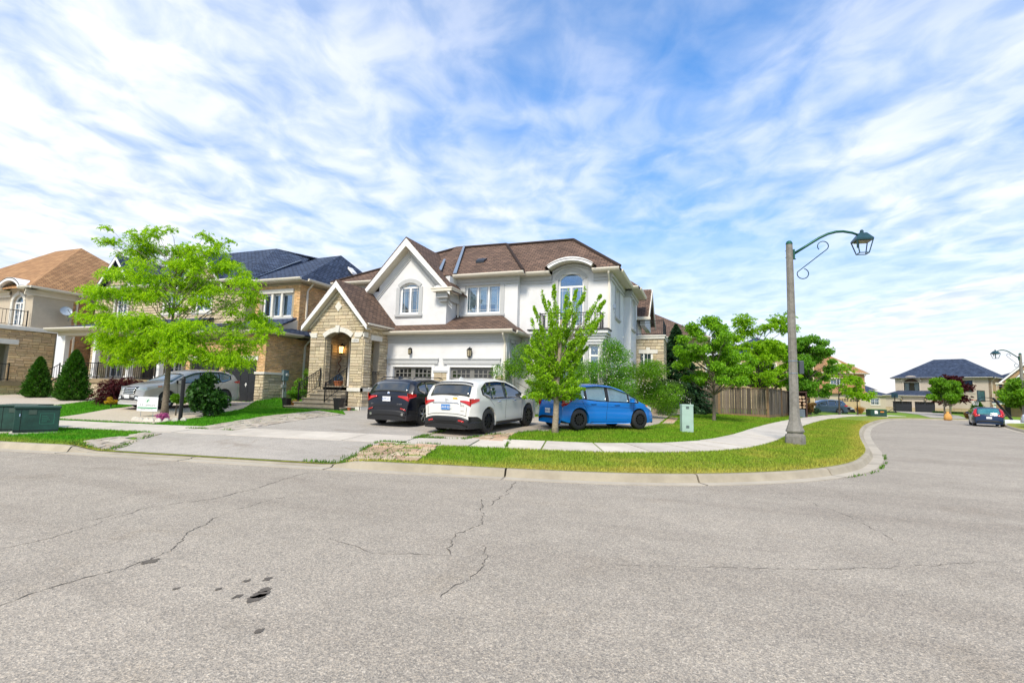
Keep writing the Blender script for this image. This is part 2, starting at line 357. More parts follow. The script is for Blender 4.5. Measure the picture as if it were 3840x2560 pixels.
def window(parent, fr, u0, u1, z0, z1, cols=2, arch=0, transom=None, fm=None, f=.06, munt=(0, 0), blinds=0, curtain=None, surround=None, sw=.16, sill=True, label=None, keel=None, d=.14, lead=False):
    """framed window set in an opening of the wall; panes are its own children"""
    fm = M_WHITE if fm is M_GUT else (fm or M_WHITE); f = .10 if fm is M_WHITE and f == .06 else f; mb = MB(); zt = z1+arch
    mb.box(fr, u0, u0+f, -d-.05, -d+.03, z0, z1); mb.box(fr, u1-f, u1, -d-.05, -d+.03, z0, z1); mb.box(fr, u0+f, u1-f, -d-.05, -d+.03, z0, z0+f)
    tz_ = transom if transom is not None else (z1 if arch else z1-f)
    if arch:
        mb.arc(fr, u0+f, u1-f, z1, max(.02, arch-f), f, -d-.05, -d+.03, 12); mb.box(fr, u0+f, u1-f, -d-.05, -d+.035, tz_-f/2, tz_+f/2)
    else: mb.box(fr, u0+f, u1-f, -d-.05, -d+.03, z1-f, z1)
    if transom is not None and not arch: mb.box(fr, u0+f, u1-f, -d-.05, -d+.035, transom-f/2, transom+f/2)
    cw = (u1-u0-2*f)/cols; zb, zc = z0+f, (tz_-f/2 if (arch or transom is not None) else z1-f)
    for i in range(1, cols): mb.box(fr, u0+f+i*cw-f*.55, u0+f+i*cw+f*.55, -d-.05, -d+.035, zb, zc)
    for i in range(cols):
        a, b = u0+f+i*cw, u0+f+(i+1)*cw
        for k in range(1, munt[0]): x = a+(b-a)*k/munt[0]; mb.box(fr, x-.012, x+.012, -d-.015, -d+.012, zb, zc)
        for k in range(1, munt[1]): z = zb+(zc-zb)*k/munt[1]; mb.box(fr, a, b, -d-.015, -d+.013, z-.012, z+.012)
        if lead:
            for x in (a+.12, b-.12): mb.box(fr, x-.006, x+.006, -d-.012, -d+.008, zb, zc)
            for z in (zb+.13, zc-.13): mb.box(fr, a, b, -d-.012, -d+.009, z-.006, z+.006)
    w = mb.build('window', fm, parent, label=label)
    for i in range(cols):
        a, b = u0+f+i*cw+(f*.55 if i else 0), u0+f+(i+1)*cw-(f*.55 if i < cols-1 else 0)
        MB().box(fr, a, b, -d-.022, -d-.016, zb, zc).build('pane', M_GLASS, w)
    if arch or transom is not None:
        p = MB(); a, b = u0+f, u1-f; z = tz_+f/2
        if arch:
            sg = 12
            for i in range(sg):
                x0 = a+(b-a)*i/sg; x1 = a+(b-a)*(i+1)/sg
                p.poly(fr, [(x0, z), (x1, z), (x1, max(z+.003, arcz(x1, a, b, z1, max(.02, arch-f)))), (x0, max(z+.003, arcz(x0, a, b, z1, max(.02, arch-f))))], -d-.022, -d-.016)
        else: p.box(fr, a, b, -d-.022, -d-.016, z, z1-f)
        p.build('pane', M_GLASS, w)
    bk = MB().box(fr, u0, u1, -.62, -.60, z0, zt); bk.box(fr, u0, u0+.01, -.60, -.3, z0, zt); bk.box(fr, u1-.01, u1, -.60, -.3, z0, zt); bk.box(fr, u0+.01, u1-.01, -.60, -.3, z0, z0+.01); bk.box(fr, u0+.01, u1-.01, -.60, -.3, zt-.01, zt)
    bk.build('room_shell', M_DARKIN, w)
    if blinds:
        s = MB(); n = int((zc-zb)*blinds/.075); zz = zc
        for i in range(n):
            s.add([fr.p(u0+f, -d-.07, zz-.075*i-.01), fr.p(u1-f, -d-.07, zz-.075*i-.01), fr.p(u1-f, -d-.10, zz-.075*i-.07), fr.p(u0+f, -d-.10, zz-.075*i-.07),
                   fr.p(u0+f, -d-.073, zz-.075*i-.01), fr.p(u1-f, -d-.073, zz-.075*i-.01), fr.p(u1-f, -d-.103, zz-.075*i-.07), fr.p(u0+f, -d-.103, zz-.075*i-.07)],
                  [(0, 1, 2, 3), (7, 6, 5, 4), (0, 4, 5, 1), (2, 6, 7, 3)])
        s.build('blinds', M_BLINDS, w)
    if curtain:
        s = MB(); n = 14
        for a, b in ((u0+f, u0+f+(u1-u0)*curtain), (u1-f-(u1-u0)*curtain, u1-f)):
            for i in range(n):
                x0, x1 = a+(b-a)*i/n, a+(b-a)*(i+1)/n; o = .03 if i % 2 else 0
                s.box(fr, x0, x1, -d-.14-o, -d-.12-o, zb, zt-f)
        s.build('curtain', M_BLINDS, w)
    if surround:
        s = MB(); s.box(fr, u0-sw, u0, 0, .05, z0-.02, z1); s.box(fr, u1, u1+sw, 0, .05, z0-.02, z1)
        if arch: s.arc(fr, u0, u1, z1, arch, sw, 0, .05, 14)
        else: s.box(fr, u0-sw, u1+sw, 0, .055, z1, z1+sw)
        if keel: s.box(fr, (u0+u1)/2-.09, (u0+u1)/2+.09, .05, .09, zt-.01, zt+sw+.06)
        s.build('surround', surround, w)
    if sill: MB().box(fr, u0-sw-.04, u1+sw+.04, 0, .10, z0-.14, z0-.03).box(fr, u0-sw, u1+sw, 0, .06, z0-.2, z0-.14).build('sill', surround or M_TRIM, w)
    return w
def eave(parent, fr, u0, u1, z, over=.5, frieze=True, m_tr=None, e0=0., e1=0., steps=((0, .06, .38), (0, .12, .22))):
    """soffit, gutter and stepped frieze below a roof edge; z is the gutter top"""
    s = MB().box(fr, u0-e0, u1+e1, 0, over, z-.16, z-.12); s.build('soffit', M_CREAM, parent)
    g = MB(); a, b = u0-e0, u1+e1
    prof = [(over, z-.14), (over+.07, z-.14), (over+.13, z-.06), (over+.13, z), (over, z)]
    k = len(prof); g.add([fr.p(a, n, q) for n, q in prof]+[fr.p(b, n, q) for n, q in prof], [tuple(range(k))[::-1], tuple(range(k, 2*k))]+[(i, (i+1) % k, (i+1) % k+k, i+k) for i in range(k)])
    g.build('gutter', M_GUT, parent)
    if frieze:
        f = MB()
        for n0, n1, h in steps: f.box(fr, u0-(n1 if e0 else 0), u1+(n1 if e1 else 0), n0+.001, n1, z-.16-h, z-.162)
        f.build('frieze', m_tr or M_TRIM, parent)
def downspout(parent, fr, u, zt, zb, kick=.5, m=None, elbow=True):
    b = MB()
    if elbow: b.tube([fr.p(u+.05, kick, zt), fr.p(u+.03, kick-.03, zt-.12), fr.p(u, .1, zt-.42), fr.p(u, .06, zt-.55)], .05, 6)
    b.box(fr, u-.045, u+.045, .02, .10, zb, zt-.5)
    b.build('downspout', m or M_GUT, parent)
def railing(parent, pts, h, m=None, step=.13, post=True, name='railing', sq=.012, mid=None, curl=False):
    """top and bottom rails along pts (3d, feet level) with a baluster every step"""
    m = m or M_IRON; r = MB(); P = [Vector(p) for p in pts]
    for a, b in zip(P, P[1:]):
        zz = Vector((0, 0, 1)); r.tube([a+zz*h, b+zz*h], .022, 6); r.tube([a+zz*.08, b+zz*.08], .016, 6)
        if mid: r.tube([a+zz*(h-mid), b+zz*(h-mid)], .012, 6)
    if post:
        for p in P: r.tube([p, p+Vector((0, 0, h+.06))], .035, 4)
    o = r.build(name, m, parent); L = sum((b-a).length for a, b in zip(P, P[1:]))
    for a, b in zip(P, P[1:]):
        n = max(2, int((b-a).length/step))
        for i in range(1, n):
            p = a.lerp(b, i/n); MB().tube([p+Vector((0, 0, .08)), p+Vector((0, 0, h))], sq, 4).build('baluster', m, o)
            if curl and i % 2:
                c = p+Vector((0, 0, h-.09)); d = (b-a).normalized()
                MB().tube([c+d*.05*math.cos(t)+Vector((0, 0, .05*math.sin(t))) for t in [k*math.pi/5 for k in range(10)]], .008, 4).build('scroll', m, o)
    return o
def wall_lantern(parent, fr, u, z, lit=False, label=None, s=1.):
    t = MB(); t.box(fr, u-.05*s, u+.05*s, 0, .03, z-.12*s, z+.16*s); t.tube([fr.p(u, .02, z+.12*s), fr.p(u, .1, z+.2*s), fr.p(u, .17, z+.16*s)], .014*s, 5)
    c = fr.p(u, .17, z); t.lathe((c[0], c[1], c[2]), [(.02*s, .17*s), (.11*s, .10*s), (.115*s, .085*s)], 6); t.lathe(c, [(.05*s, -.20*s), (.085*s, -.17*s), (.085*s, -.155*s)], 6)
    for k in range(6):
        a = k*math.pi/3; t.tube([(c[0]+.08*s*math.cos(a), c[1]+.08*s*math.sin(a), c[2]-.16*s), (c[0]+.1*s*math.cos(a), c[1]+.1*s*math.sin(a), c[2]+.09*s)], .007*s, 4)
    o = t.build('lantern', M_IRON, parent, label=label)
    MB().lathe(c, [(.07*s, -.15*s), (.09*s, .08*s)], 6).build('lamp_glass', mat('lit_glass', (.9, .6, .25), .4, emit=((1, .55, .16), 3)) if lit else mat('amber_glass', (.40, .34, .22), .15, spec=.8), o)
    return o
def text(parent, name, s, size, loc, rotz, m, ext=.003, rotx=math.pi/2, align='CENTER', shear=0., label=None, spacing=1.):
    cu = bpy.data.curves.new(name, 'FONT'); cu.body = s; cu.size = size; cu.extrude = ext; cu.align_x = align; cu.align_y = 'CENTER'; cu.shear = shear; cu.space_character = spacing
    tmp = bpy.data.objects.new(name, cu); COL.objects.link(tmp); dg = bpy.context.evaluated_depsgraph_get(); me = bpy.data.meshes.new_from_object(tmp.evaluated_get(dg)); bpy.data.objects.remove(tmp)
    me.materials.clear(); me.materials.append(m); o = bpy.data.objects.new(name, me); COL.objects.link(o); o.parent = parent
    og = ORG.get(parent.name, (0, 0, 0)); o.location = Vector(loc)-Vector(og); o.rotation_euler = (rotx, 0, rotz)
    return o
def garage_door(parent, fr, u0, u1, z0, z1, m, rows=4, glass=True, label=None, arched=True, handle=False):
    d = MB(); h = (z1-z0)/rows
    base = MB().box(fr, u0, u1, -.16, -.13, z0, z1).build('garage_door', m, parent, label=label)
    for r in range(rows):
        a, b = z0+r*h+.008, z0+(r+1)*h-.008
        if glass and r == rows-1:
            # glazed top section: two arched groups of four lights in two rows
            w = (u1-u0)/2; fr_ = MB(); fr_.box(fr, u0+.01, u1-.01, -.13, -.11, b-.08, b); fr_.box(fr, u0+.01, u1-.01, -.13, -.11, a, a+.09)
            for g in range(2):
                g0 = u0+g*w+.10; g1 = u0+(g+1)*w-.10; n = 4; cw = (g1-g0)/n
                for i in range(n+1): x = g0+i*cw; fr_.box(fr, x-.03, x+.03, -.13, -.11, a+.09, b-.08)
                fr_.box(fr, g0, g1, -.13, -.105, (a+b)/2-.045, (a+b)/2)
                for i in range(n):
                    x0, x1 = g0+i*cw+.03, g0+(i+1)*cw-.03; tt = (i+.5)/n if g == 0 else (n-i-.5)/n; top = b-.08-(1-math.sin(tt*math.pi/2))*.13*arched
                    for zz0, zz1 in ((a+.09, (a+b)/2-.045), ((a+b)/2, top)): MB().box(fr, x0, x1, -.128, -.122, zz0, zz1).build('pane', M_GLASSD, base)
                    if top < b-.081: fr_.box(fr, x0, x1, -.13, -.11, top, b-.08)
            fr_.box(fr, u0+.01, u0+.07, -.13, -.11, a+.09, b-.08); fr_.box(fr, u1-.07, u1-.01, -.13, -.11, a+.09, b-.08); fr_.box(fr, u0+w-.07, u0+w+.07, -.13, -.109, a+.09, b-.08)
            fr_.build('glazed_panel', m, base)
        else:
            p = MB().box(fr, u0+.01, u1-.01, -.13, -.115, a, b); n = 4; cw = (u1-u0)/n
            for i in range(n): p.box(fr, u0+i*cw+.06, u0+(i+1)*cw-.06, -.115, -.105, a+.08, b-.08)
            p.build('panel', m, base)
    return base
M_GLASSD = mat('dark_glass', (.008, .010, .012), .04, .1, spec=.9)
# ---------------------------------------------------------------- ground shape
def sst(a, b, t): t = np.clip((t-a)/(b-a), 0, 1); return t*t*(3-2*t)
def base(y): return -.55*sst(50, 100, np.asarray(y, float))
LK = [(-54.2, 1.9), (-34.6, 4.3), (-15.38, 7.13), (-14.08, 7.42), (-10.59, 7.95), (-7.26, 8.47), (-5.38, 8.82), (-2.69, 9.32), (-1.56, 9.6), (.12, 10.33), (1.35, 11.27), (2.17, 11.98), (2.79, 12.73), (3.89, 14.51), (4.72, 16.79), (5.35, 18.89), (6.66, 24.66), (8.23, 30.94), (10.73, 39.55), (14.5, 50.44), (18.2, 58.94), (22.5, 65.5), (28.5, 70.5), (38, 75), (60, 84), (90, 96)]
RK = [(13.2, 24), (15.25, 30.9), (17.2, 36.6), (19.6, 44.2), (22.6, 52), (26.4, 58), (31.5, 62), (45, 67), (90, 84)]
def smooth_line(P, step=.4):
    P = np.array(P, float); out = []
    for i in range(len(P)-1):
        p0, p1, p2, p3 = P[max(i-1, 0)], P[i], P[i+1], P[min(i+2, len(P)-1)]; n = max(1, int(np.linalg.norm(p2-p1)/step))
        for k in range(n):
            t = k/n; out.append(.5*((2*p1)+(-p0+p2)*t+(2*p0-5*p1+4*p2-p3)*t*t+(-p0+3*p1-3*p2+p3)*t**3))
    out.append(P[-1]); out = np.array(out)
    for _ in range(6): out[1:-1] = .25*out[:-2]+.5*out[1:-1]+.25*out[2:]
    return out
LS, RS = smooth_line(LK), smooth_line(RK)
def sdist(P, line):
    """distance to the line, positive on its left"""
    P = np.atleast_2d(P); best = np.full(len(P), 1e9); sg = np.ones(len(P)); A = line[:-1:2]; B = np.vstack([line[2::2], line[-1:]]) if len(line[2::2]) < len(A) else line[2::2]; A = A[:len(B)]
    for a, b in zip(A, B):
        ab = b-a; l = (ab@ab); 
        if l < 1e-9: continue
        ap = P-a; t = np.clip(ap@ab/l, 0, 1); d = np.hypot(*(ap-t[:, None]*ab).T); m = d < best
        best[m] = d[m]; sg[m] = np.sign(ab[0]*ap[m, 1]-ab[1]*ap[m, 0])
    return best*sg
def tz(P):
    P = np.atleast_2d(np.asarray(P, float)); dl = sdist(P, LS); dr = -sdist(P, RS); x, y = P[:, 0], P[:, 1]
    d = np.where(dr > 0, dr, dl); d = np.maximum(d-.3, 0)
    z = base(y)+.15+.045*np.minimum(d, 8)+.01*np.clip(d-8, 0, 10)+.03*np.clip(d-6, 0, 8)*sst(19.8, 21.3, -x)
    # raised strip against the brick house
    z = z+.28*sst(1.2, .2, np.abs(x+21.2))*sst(18.5, 22.5, y)*(x > -22.5)
    # dropped kerb: the apron falls to the gutter
    for a, b in ((-13.6, -7.0), (-24, -17.5)): z = z-.108*sst(a-.5, a+.3, x)*(1-sst(b-.4, b+.5, x))*(y < 12)*(1-sst(.45, 2.5, dl))*(dl > 0)
    return z
def tz1(x, y): return float(tz([[x, y]])[0])
def normals(line):
    t = np.gradient(line, axis=0); t /= np.linalg.norm(t, axis=1)[:, None]; return np.stack([-t[:, 1], t[:, 0]], 1)
LN_, RN_ = normals(LS), -normals(RS)
def inpoly(P, poly):
    x, y = P[:, 0], P[:, 1]; c = np.zeros(len(P), bool); n = len(poly)
    for i in range(n):
        (x1, y1), (x2, y2) = poly[i], poly[(i+1) % n]
        c ^= ((y1 > y) != (y2 > y)) & (x < (x2-x1)*(y-y1)/(y2-y1+1e-12)+x1)
    return c
def np_mesh(name, V, F, m, parent=None, kind=None, cols=None, smooth=False):
    me = bpy.data.meshes.new(name); V = np.asarray(V, np.float32); F = np.asarray(F, np.int32); n, k = F.shape
    me.vertices.add(len(V)); me.vertices.foreach_set('co', V.ravel()); me.loops.add(n*k); me.loops.foreach_set('vertex_index', F.ravel())
    me.polygons.add(n); me.polygons.foreach_set('loop_start', np.arange(n, dtype=np.int32)*k); me.polygons.foreach_set('loop_total', np.full(n, k, np.int32))
    if smooth: me.polygons.foreach_set('use_smooth', np.ones(n, bool))
    if cols is not None:
        ca = me.color_attributes.new('Col', 'FLOAT_COLOR', 'POINT'); ca.data.foreach_set('color', np.hstack([cols, np.ones((len(V), 1))]).astype(np.float32).ravel())
    me.update(calc_edges=True); me.materials.append(m); o = bpy.data.objects.new(name, me); COL.objects.link(o)
    if parent is not None: o.parent = parent
    if kind: o['kind'] = kind
    return o
def nz(x, y, s, ph=0.):
    v = 0
    for k, (a, b_, c) in enumerate(((1, .3, 0), (-.4, 1.1, 1.7), (.8, -.9, 4.1), (1.7, 1.2, 2.3), (-1.9, .7, 5.5))): v = v+np.sin((a*x+b_*y)*s*(1+.37*k)+c+ph+1.3*np.sin((b_*x-a*y)*s*.7+c))/(1+.35*k)
    return v/3.2
def grasscol(P):
    x, y = P[:, 0], P[:, 1]; d = np.where(-sdist(P, RS) > 0, -sdist(P, RS), sdist(P, LS))
    g = np.array([.14, .27, .012]); yel = np.array([.38, .34, .06]); lush = np.array([.07, .27, .008])
    dry = sst(1.2, .45, d)*.55+.27*sst(.0, .8, nz(x, y, 1.1))+.26*sst(-.1, .8, nz(x, y, 3.3, 2.))+.25*((x > -4) & (d < 4)); dry = np.clip(dry, 0, .95)
    lu = sst(-13.8, -14.8, x)*.9; dry = dry*(1-lu*.75*(d > 2.8)-lu*.25*(d <= 2.8))
    c = g+(lush-g)*lu[:, None]; return c+(yel-c)*dry[:, None]
def grassmat(name, blades):
    m = bpy.data.materials.new(name); m.use_nodes = True; t = m.node_tree; L = t.links.new; b = t.nodes['Principled BSDF']; b.inputs['Roughness'].default_value = .75; b.inputs['Specular IOR Level'].default_value = .2
    at = nd('ShaderNodeAttribute', t, attribute_name='Col'); tc = nd('ShaderNodeTexCoord', t); n = nd('ShaderNodeTexNoise', t, i_Scale=(9. if not blades else 2.), i_Detail=8.0, i_Roughness=.75); L(tc.outputs['Object'], n.inputs['Vector'])
    hs = nd('ShaderNodeHueSaturation', t); L(at.outputs[0], hs.inputs['Color'])
    if blades: L(mth(t, 'ADD', mth(t, 'MULTIPLY', nd('ShaderNodeNewGeometry', t).outputs['Random Per Island'], 1.3), .55), hs.inputs['Value'])
    else: L(ramp(t, n.outputs[0], [(.3, .55), (.5, .9), (.7, 1.25)]), hs.inputs['Value'])
    L(hs.outputs[0], b.inputs['Base Color'])
    if blades:
        tl = nd('ShaderNodeBsdfTranslucent', t); L(hs.outputs[0], tl.inputs[0]); mx = nd('ShaderNodeMixShader', t, i_0=.35); L(b.outputs[0], mx.inputs[1]); L(tl.outputs[0], mx.inputs[2]); L(mx.outputs[0], t.nodes['Material Output'].inputs[0])
    else:
        bp = nd('ShaderNodeBump', t, i_Strength=.8, i_Distance=.04); n2 = nd('ShaderNodeTexNoise', t, i_Scale=35., i_Detail=4.); L(tc.outputs['Object'], n2.inputs['Vector']); L(n2.outputs[0], bp.inputs['Height']); L(bp.outputs[0], b.inputs['Normal'])
    return m
M_LAWN, M_BLADE = grassmat('lawn', False), grassmat('grass_blades', True)
def asphalt(name, c0, c1, speck, scale=1.):
    m = bpy.data.materials.new(name); m.use_nodes = True; t = m.node_tree; L = t.links.new; b = t.nodes['Principled BSDF']; b.inputs['Roughness'].default_value = .88; b.inputs['Specular IOR Level'].default_value = .3
    tc = nd('ShaderNodeTexCoord', t); big = nd('ShaderNodeTexNoise', t, i_Scale=.22, i_Detail=6.0, i_Roughness=.6); L(tc.outputs['Object'], big.inputs['Vector'])
    col = ramp(t, big.outputs[0], [(.3, c0), (.7, c1)])
    mp = nd('ShaderNodeMapping', t); mp.inputs['Scale'].default_value = (.09, .75, 1); mp.inputs['Rotation'].default_value = (0, 0, -.16); L(tc.outputs['Object'], mp.inputs['Vector']); wr = nd('ShaderNodeTexNoise', t, i_Scale=1.0, i_Detail=5.0, i_Roughness=.6); L(mp.outputs[0], wr.inputs['Vector'])
    m0 = nd('ShaderNodeMix', t, data_type='RGBA', blend_type='MULTIPLY', i_0=1.0); L(col, m0.inputs[6]); L(ramp(t, wr.outputs[0], [(.35, (.90, .89, .885)), (.5, (1, 1, 1)), (.65, (1.06, 1.055, 1.05))]), m0.inputs[7])
    st = nd('ShaderNodeTexNoise', t, i_Scale=.8, i_Detail=8.0, i_Roughness=.7, i_Distortion=.6); L(tc.outputs['Object'], st.inputs['Vector'])
    m00 = nd('ShaderNodeMix', t, data_type='RGBA', blend_type='MULTIPLY'); L(ramp(t, st.outputs[0], [(.56, 0), (.72, .38 if scale == 1. else .7)]), m00.inputs[0]); L(m0.outputs[2], m00.inputs[6]); m00.inputs[7].default_value = (.66, .60, .52, 1); col = m00.outputs[2]
    md = nd('ShaderNodeTexNoise', t, i_Scale=2.2, i_Detail=9.0, i_Roughness=.8); L(tc.outputs['Object'], md.inputs['Vector'])
    m1 = nd('ShaderNodeMix', t, data_type='RGBA', blend_type='OVERLAY', i_0=.30); L(col, m1.inputs[6]); L(md.outputs[0], m1.inputs[7])
    outc = m1.outputs[2]
    for sc, amt in ((150.*scale, speck), (70.*scale, speck*.65)):
        v = nd('ShaderNodeTexVoronoi', t, i_Scale=sc); L(tc.outputs['Object'], v.inputs['Vector'])
        sp = nd('ShaderNodeSeparateColor', t); L(v.outputs['Color'], sp.inputs[0])
        c = ramp(t, sp.outputs[0], [(0, (.10, .10, .105)), (.30, (.40, .39, .38)), (.62, (.55, .53, .50)), (.80, (.72, .66, .58)), (1, (1., .98, .94))])
        mm = nd('ShaderNodeMix', t, data_type='RGBA', blend_type='OVERLAY', i_0=amt); L(outc, mm.inputs[6]); L(c, mm.inputs[7]); outc = mm.outputs[2]
        last = v
    L(outc, b.inputs['Base Color']); bp = nd('ShaderNodeBump', t, i_Strength=.5, i_Distance=.006); L(last.outputs['Distance'], bp.inputs['Height']); L(bp.outputs[0], b.inputs['Normal']); return m
M_ROAD = asphalt('road_asphalt', (.300, .270, .228), (.360, .325, .276), .52); M_DRIVE = asphalt('driveway_asphalt', (.33, .305, .27), (.42, .385, .34), .35, 1.4)
# ---- sheets
def grid(x0, x1, y0, y1, st):
    xs = np.arange(x0, x1+st/2, st); ys = np.arange(y0, y1+st/2, st); X, Y = np.meshgrid(xs, ys); nx, ny = len(xs), len(ys)
    i = (np.arange(ny-1)[:, None]*nx+np.arange(nx-1)[None]).ravel(); return np.stack([X.ravel(), Y.ravel()], 1), np.stack([i, i+1, i+nx+1, i+nx], 1)
P, Fq = grid(-90, 120, -40, 140, 3.); road = np_mesh('road', np.column_stack([P, base(P[:, 1])]), Fq, M_ROAD, kind='structure', smooth=True)
P, Fq = grid(-62, 100, -4, 150, .6); dl, dr = sdist(P, LS), -sdist(P, RS); inside = np.maximum(dl, dr); z = tz(P); z[inside < 1.6] = -.7+base(P[inside < 1.6, 1])
keep = (inside[Fq].max(1) > 0); np_mesh('lawn_ground', np.column_stack([P, z-.004]), Fq[keep], M_LAWN, kind='structure', cols=grasscol(P), smooth=True)
far = MB(); far.add([(-3000, -3000, -.9), (3000, -3000, -.9), (3000, 3000, -.9), (-3000, 3000, -.9)], [(0, 1, 2, 3)]); far.build('far_ground', mat('far_grass', (.06, .11, .02), .9, .3, .05), kind='structure')
def ribbon(name, line, nrm, ds, zf, m, sel=slice(None), **k):
    l, n = line[sel], nrm[sel]; V = []; 
    for d in ds:
        p = l+n*d; V.append(np.column_stack([p, zf(p, d)]))
    V = np.concatenate(V); N = len(l); F = [(j*N+i, j*N+i+1, (j+1)*N+i+1, (j+1)*N+i) for j in range(len(ds)-1) for i in range(N-1)]
    return np_mesh(name, V, F, m, smooth=True, cols=grasscol(V[:, :2]), **k)
for nm, l, n in (('boulevard_grass', LS, LN_), ('boulevard_grass_far_side', RS, RN_)):
    ribbon(nm.replace('_far_side', ''), l, n, (.45, .8, 1.3, 1.8, 2.3, 2.75), lambda p, d: tz(p)+.002, M_LAWN, kind='structure')
# kerb with gutter pan, cast in lengths
DROP = [((-13.6, 7.9), (-7.0, 8.9)), ((-24, 5), (-17.5, 7))]
def kerb_drop(p):
    f = 1.
    for (a, _), (b, _) in DROP: f = min(f, 1-float(sst(a-.5, a+.3, p[0])*(1-sst(b-.4, b+.5, p[0])))*(p[1] < 12))
    return .035+.115*f
M_KERB = mat('kerb_concrete', (.37, .32, .235), .9, .10, 2.5, bump=.4, bscale=60, rnd=.06, grime=.5)
M_PAN = mat('gutter_concrete', (.45, .395, .31), .9, .10, 1.5, bump=.3, bscale=80, rnd=.05, grime=.35)
def kerb(line, nrm, i0, i1, every=8):
    root = thing('kerb', None, None); root['kind'] = 'structure'
    for s in range(i0, i1, every):
        e = min(s+every, i1); V = []; Fc = []; V2 = []; F2 = []; idx = list(range(s, e+1))
        for q, i in enumerate(idx):
            p, n = line[i].copy(), nrm[i]; t = np.array([n[1], -n[0]])
            if q == 0: p = p+t*.02
            if q == len(idx)-1: p = p-t*.02
            h = kerb_drop(p); b = float(base(p[1]))
            for d, z in ((.27, .006), (.30, .05 if h > .06 else .015), (.345, h-.02), (.375, h), (.52, h+.006), (.53, -.05)): V.append((*(p+n*d), z+b))
            for d, z in ((.0, -.03), (.0, .012), (.28, .008)): V2.append((*(p+n*d), z+b))
        for q in range(len(idx)-1):
            for j in range(5): Fc.append((q*6+j, (q+1)*6+j, (q+1)*6+j+1, q*6+j+1))
            for j in range(2): F2.append((q*3+j, (q+1)*3+j, (q+1)*3+j+1, q*3+j+1))
        k = MB(); k.v = V; k.f = [f[::-1] for f in Fc]+[(0, 1, 2, 3, 4, 5), tuple(6*(len(idx)-1)+j for j in (5, 4, 3, 2, 1, 0))]; k.build('kerb_stone', M_KERB, root)
        k = MB(); k.v = V2; k.f = [f[::-1] for f in F2]; k.build('gutter_slab', M_PAN, root)
    return root
def near(line, p): return int(np.argmin(np.hypot(*(line-np.array(p)).T)))
kerb(LS, LN_, near(LS, (-30, 5)), near(LS, (38, 75))); kerb(RS, RN_, 2, near(RS, (45, 67)))
# pavement slabs
def walk(line, nrm, i0, i1, d0, d1, ln=4, jit=0.):
    root = thing('pavement', None, None); root['kind'] = 'structure'; r = random.Random(5)
    for s in range(i0, i1, ln):
        e = min(s+ln, i1); k = MB(); V = []; idx = range(s, e+1); n_ = e-s+1; tilt = r.uniform(-.006, .006)
        for q, i in enumerate(idx):
            p, n = line[i].copy(), nrm[i]; t = np.array([n[1], -n[0]]); sh = (.022 if q == 0 else (-.022 if q == n_-1 else 0)); lo = tilt*(q/(n_-1)-.5)*2
            a, b = p+n*d0+t*sh, p+n*d1+t*sh; za, zb = tz([a, b])+.022+lo
            V += [(a[0], a[1], za-.08), (a[0], a[1], za), (b[0], b[1], zb), (b[0], b[1], zb-.08)]
        F = [];
        for q in range(n_-1):
            for j in range(3): F.append((q*4+j, q*4+j+1, (q+1)*4+j+1, (q+1)*4+j))
        k.v = V; k.f = F+[(3, 2, 1, 0), tuple(4*(n_-1)+j for j in range(4))]; k.build('slab', M_CONC, root)
walk(LS, LN_, near(LS, (-38, 4)), near(LS, (24, 67)), 2.9, 4.38)
def sheet(name, left, right, m, off=.014, n=40, w=10, kind='structure', th=0):
    def rs(pts):
        pts = np.array(pts, float); s = np.r_[0, np.cumsum(np.hypot(*np.diff(pts, axis=0).T))]; q = np.linspace(0, s[-1], n); return np.column_stack([np.interp(q, s, pts[:, 0]), np.interp(q, s, pts[:, 1])])
    A, B = rs(left), rs(right); V = np.concatenate([A+(B-A)*(j/w) for j in range(w+1)]); F = [(j*n+i, (j+1)*n+i, (j+1)*n+i+1, j*n+i+1) for j in range(w) for i in range(n-1)]
    SH.append([tuple(p) for p in A]+[tuple(p) for p in B[::-1]]); return np_mesh(name, np.column_stack([V, tz(V)+off]), F, m, kind=kind, smooth=True)
SH = []
def apron():
    sl = np.r_[0, np.cumsum(np.hypot(*np.diff(LS, axis=0).T))]; at_ = lambda q: sl[near(LS, q)]; a0, a1, b0, b1 = at_((-12.75, 7.65)), at_((-14.05, 7.4)), at_((-7.15, 8.5)), at_((-7.35, 8.45)); V = []; n = 40; ds = np.linspace(.515, 2.93, 9)
    for d in ds:
        t = (d-.5)/2.4; q = np.linspace(a0+(a1-a0)*t, b0+(b1-b0)*t, n); p = np.column_stack([np.interp(q, sl, LS[:, 0]), np.interp(q, sl, LS[:, 1])]); nn = np.column_stack([np.interp(q, sl, LN_[:, 0]), np.interp(q, sl, LN_[:, 1])]); V.append(p+nn*d)
    SH.append([tuple(p) for p in V[0]-np.array([0, .12])]+[tuple(p) for p in V[-1][::-1]]); W = np.concatenate(V); F = [(j*n+i, j*n+i+1, (j+1)*n+i+1, (j+1)*n+i) for j in range(8) for i in range(n-1)]
    np_mesh('driveway', np.column_stack([W, tz(W)+.014]), F, M_DRIVE, kind='structure', smooth=True)
apron()
sheet('driveway', [(-12.9, 11.4), (-13.97, 13.55), (-14.06, 17.8), (-16.2, 20.3), (-16.05, 23.7)], [(-7.42, 12.55), (-7.51, 14.0), (-7.67, 17.2), (-8.3, 20.3), (-8.9, 23.7)], M_DRIVE, n=50, w=16)
M_PADC = mat('worn_concrete_pad', (.40, .34, .27), .9, .15, 1.2, bump=.35, bscale=60, grime=.5); M_AGG = mat('exposed_aggregate', (.50, .43, .34), .9, .20, 40, bump=.4, bscale=120, grime=.25)
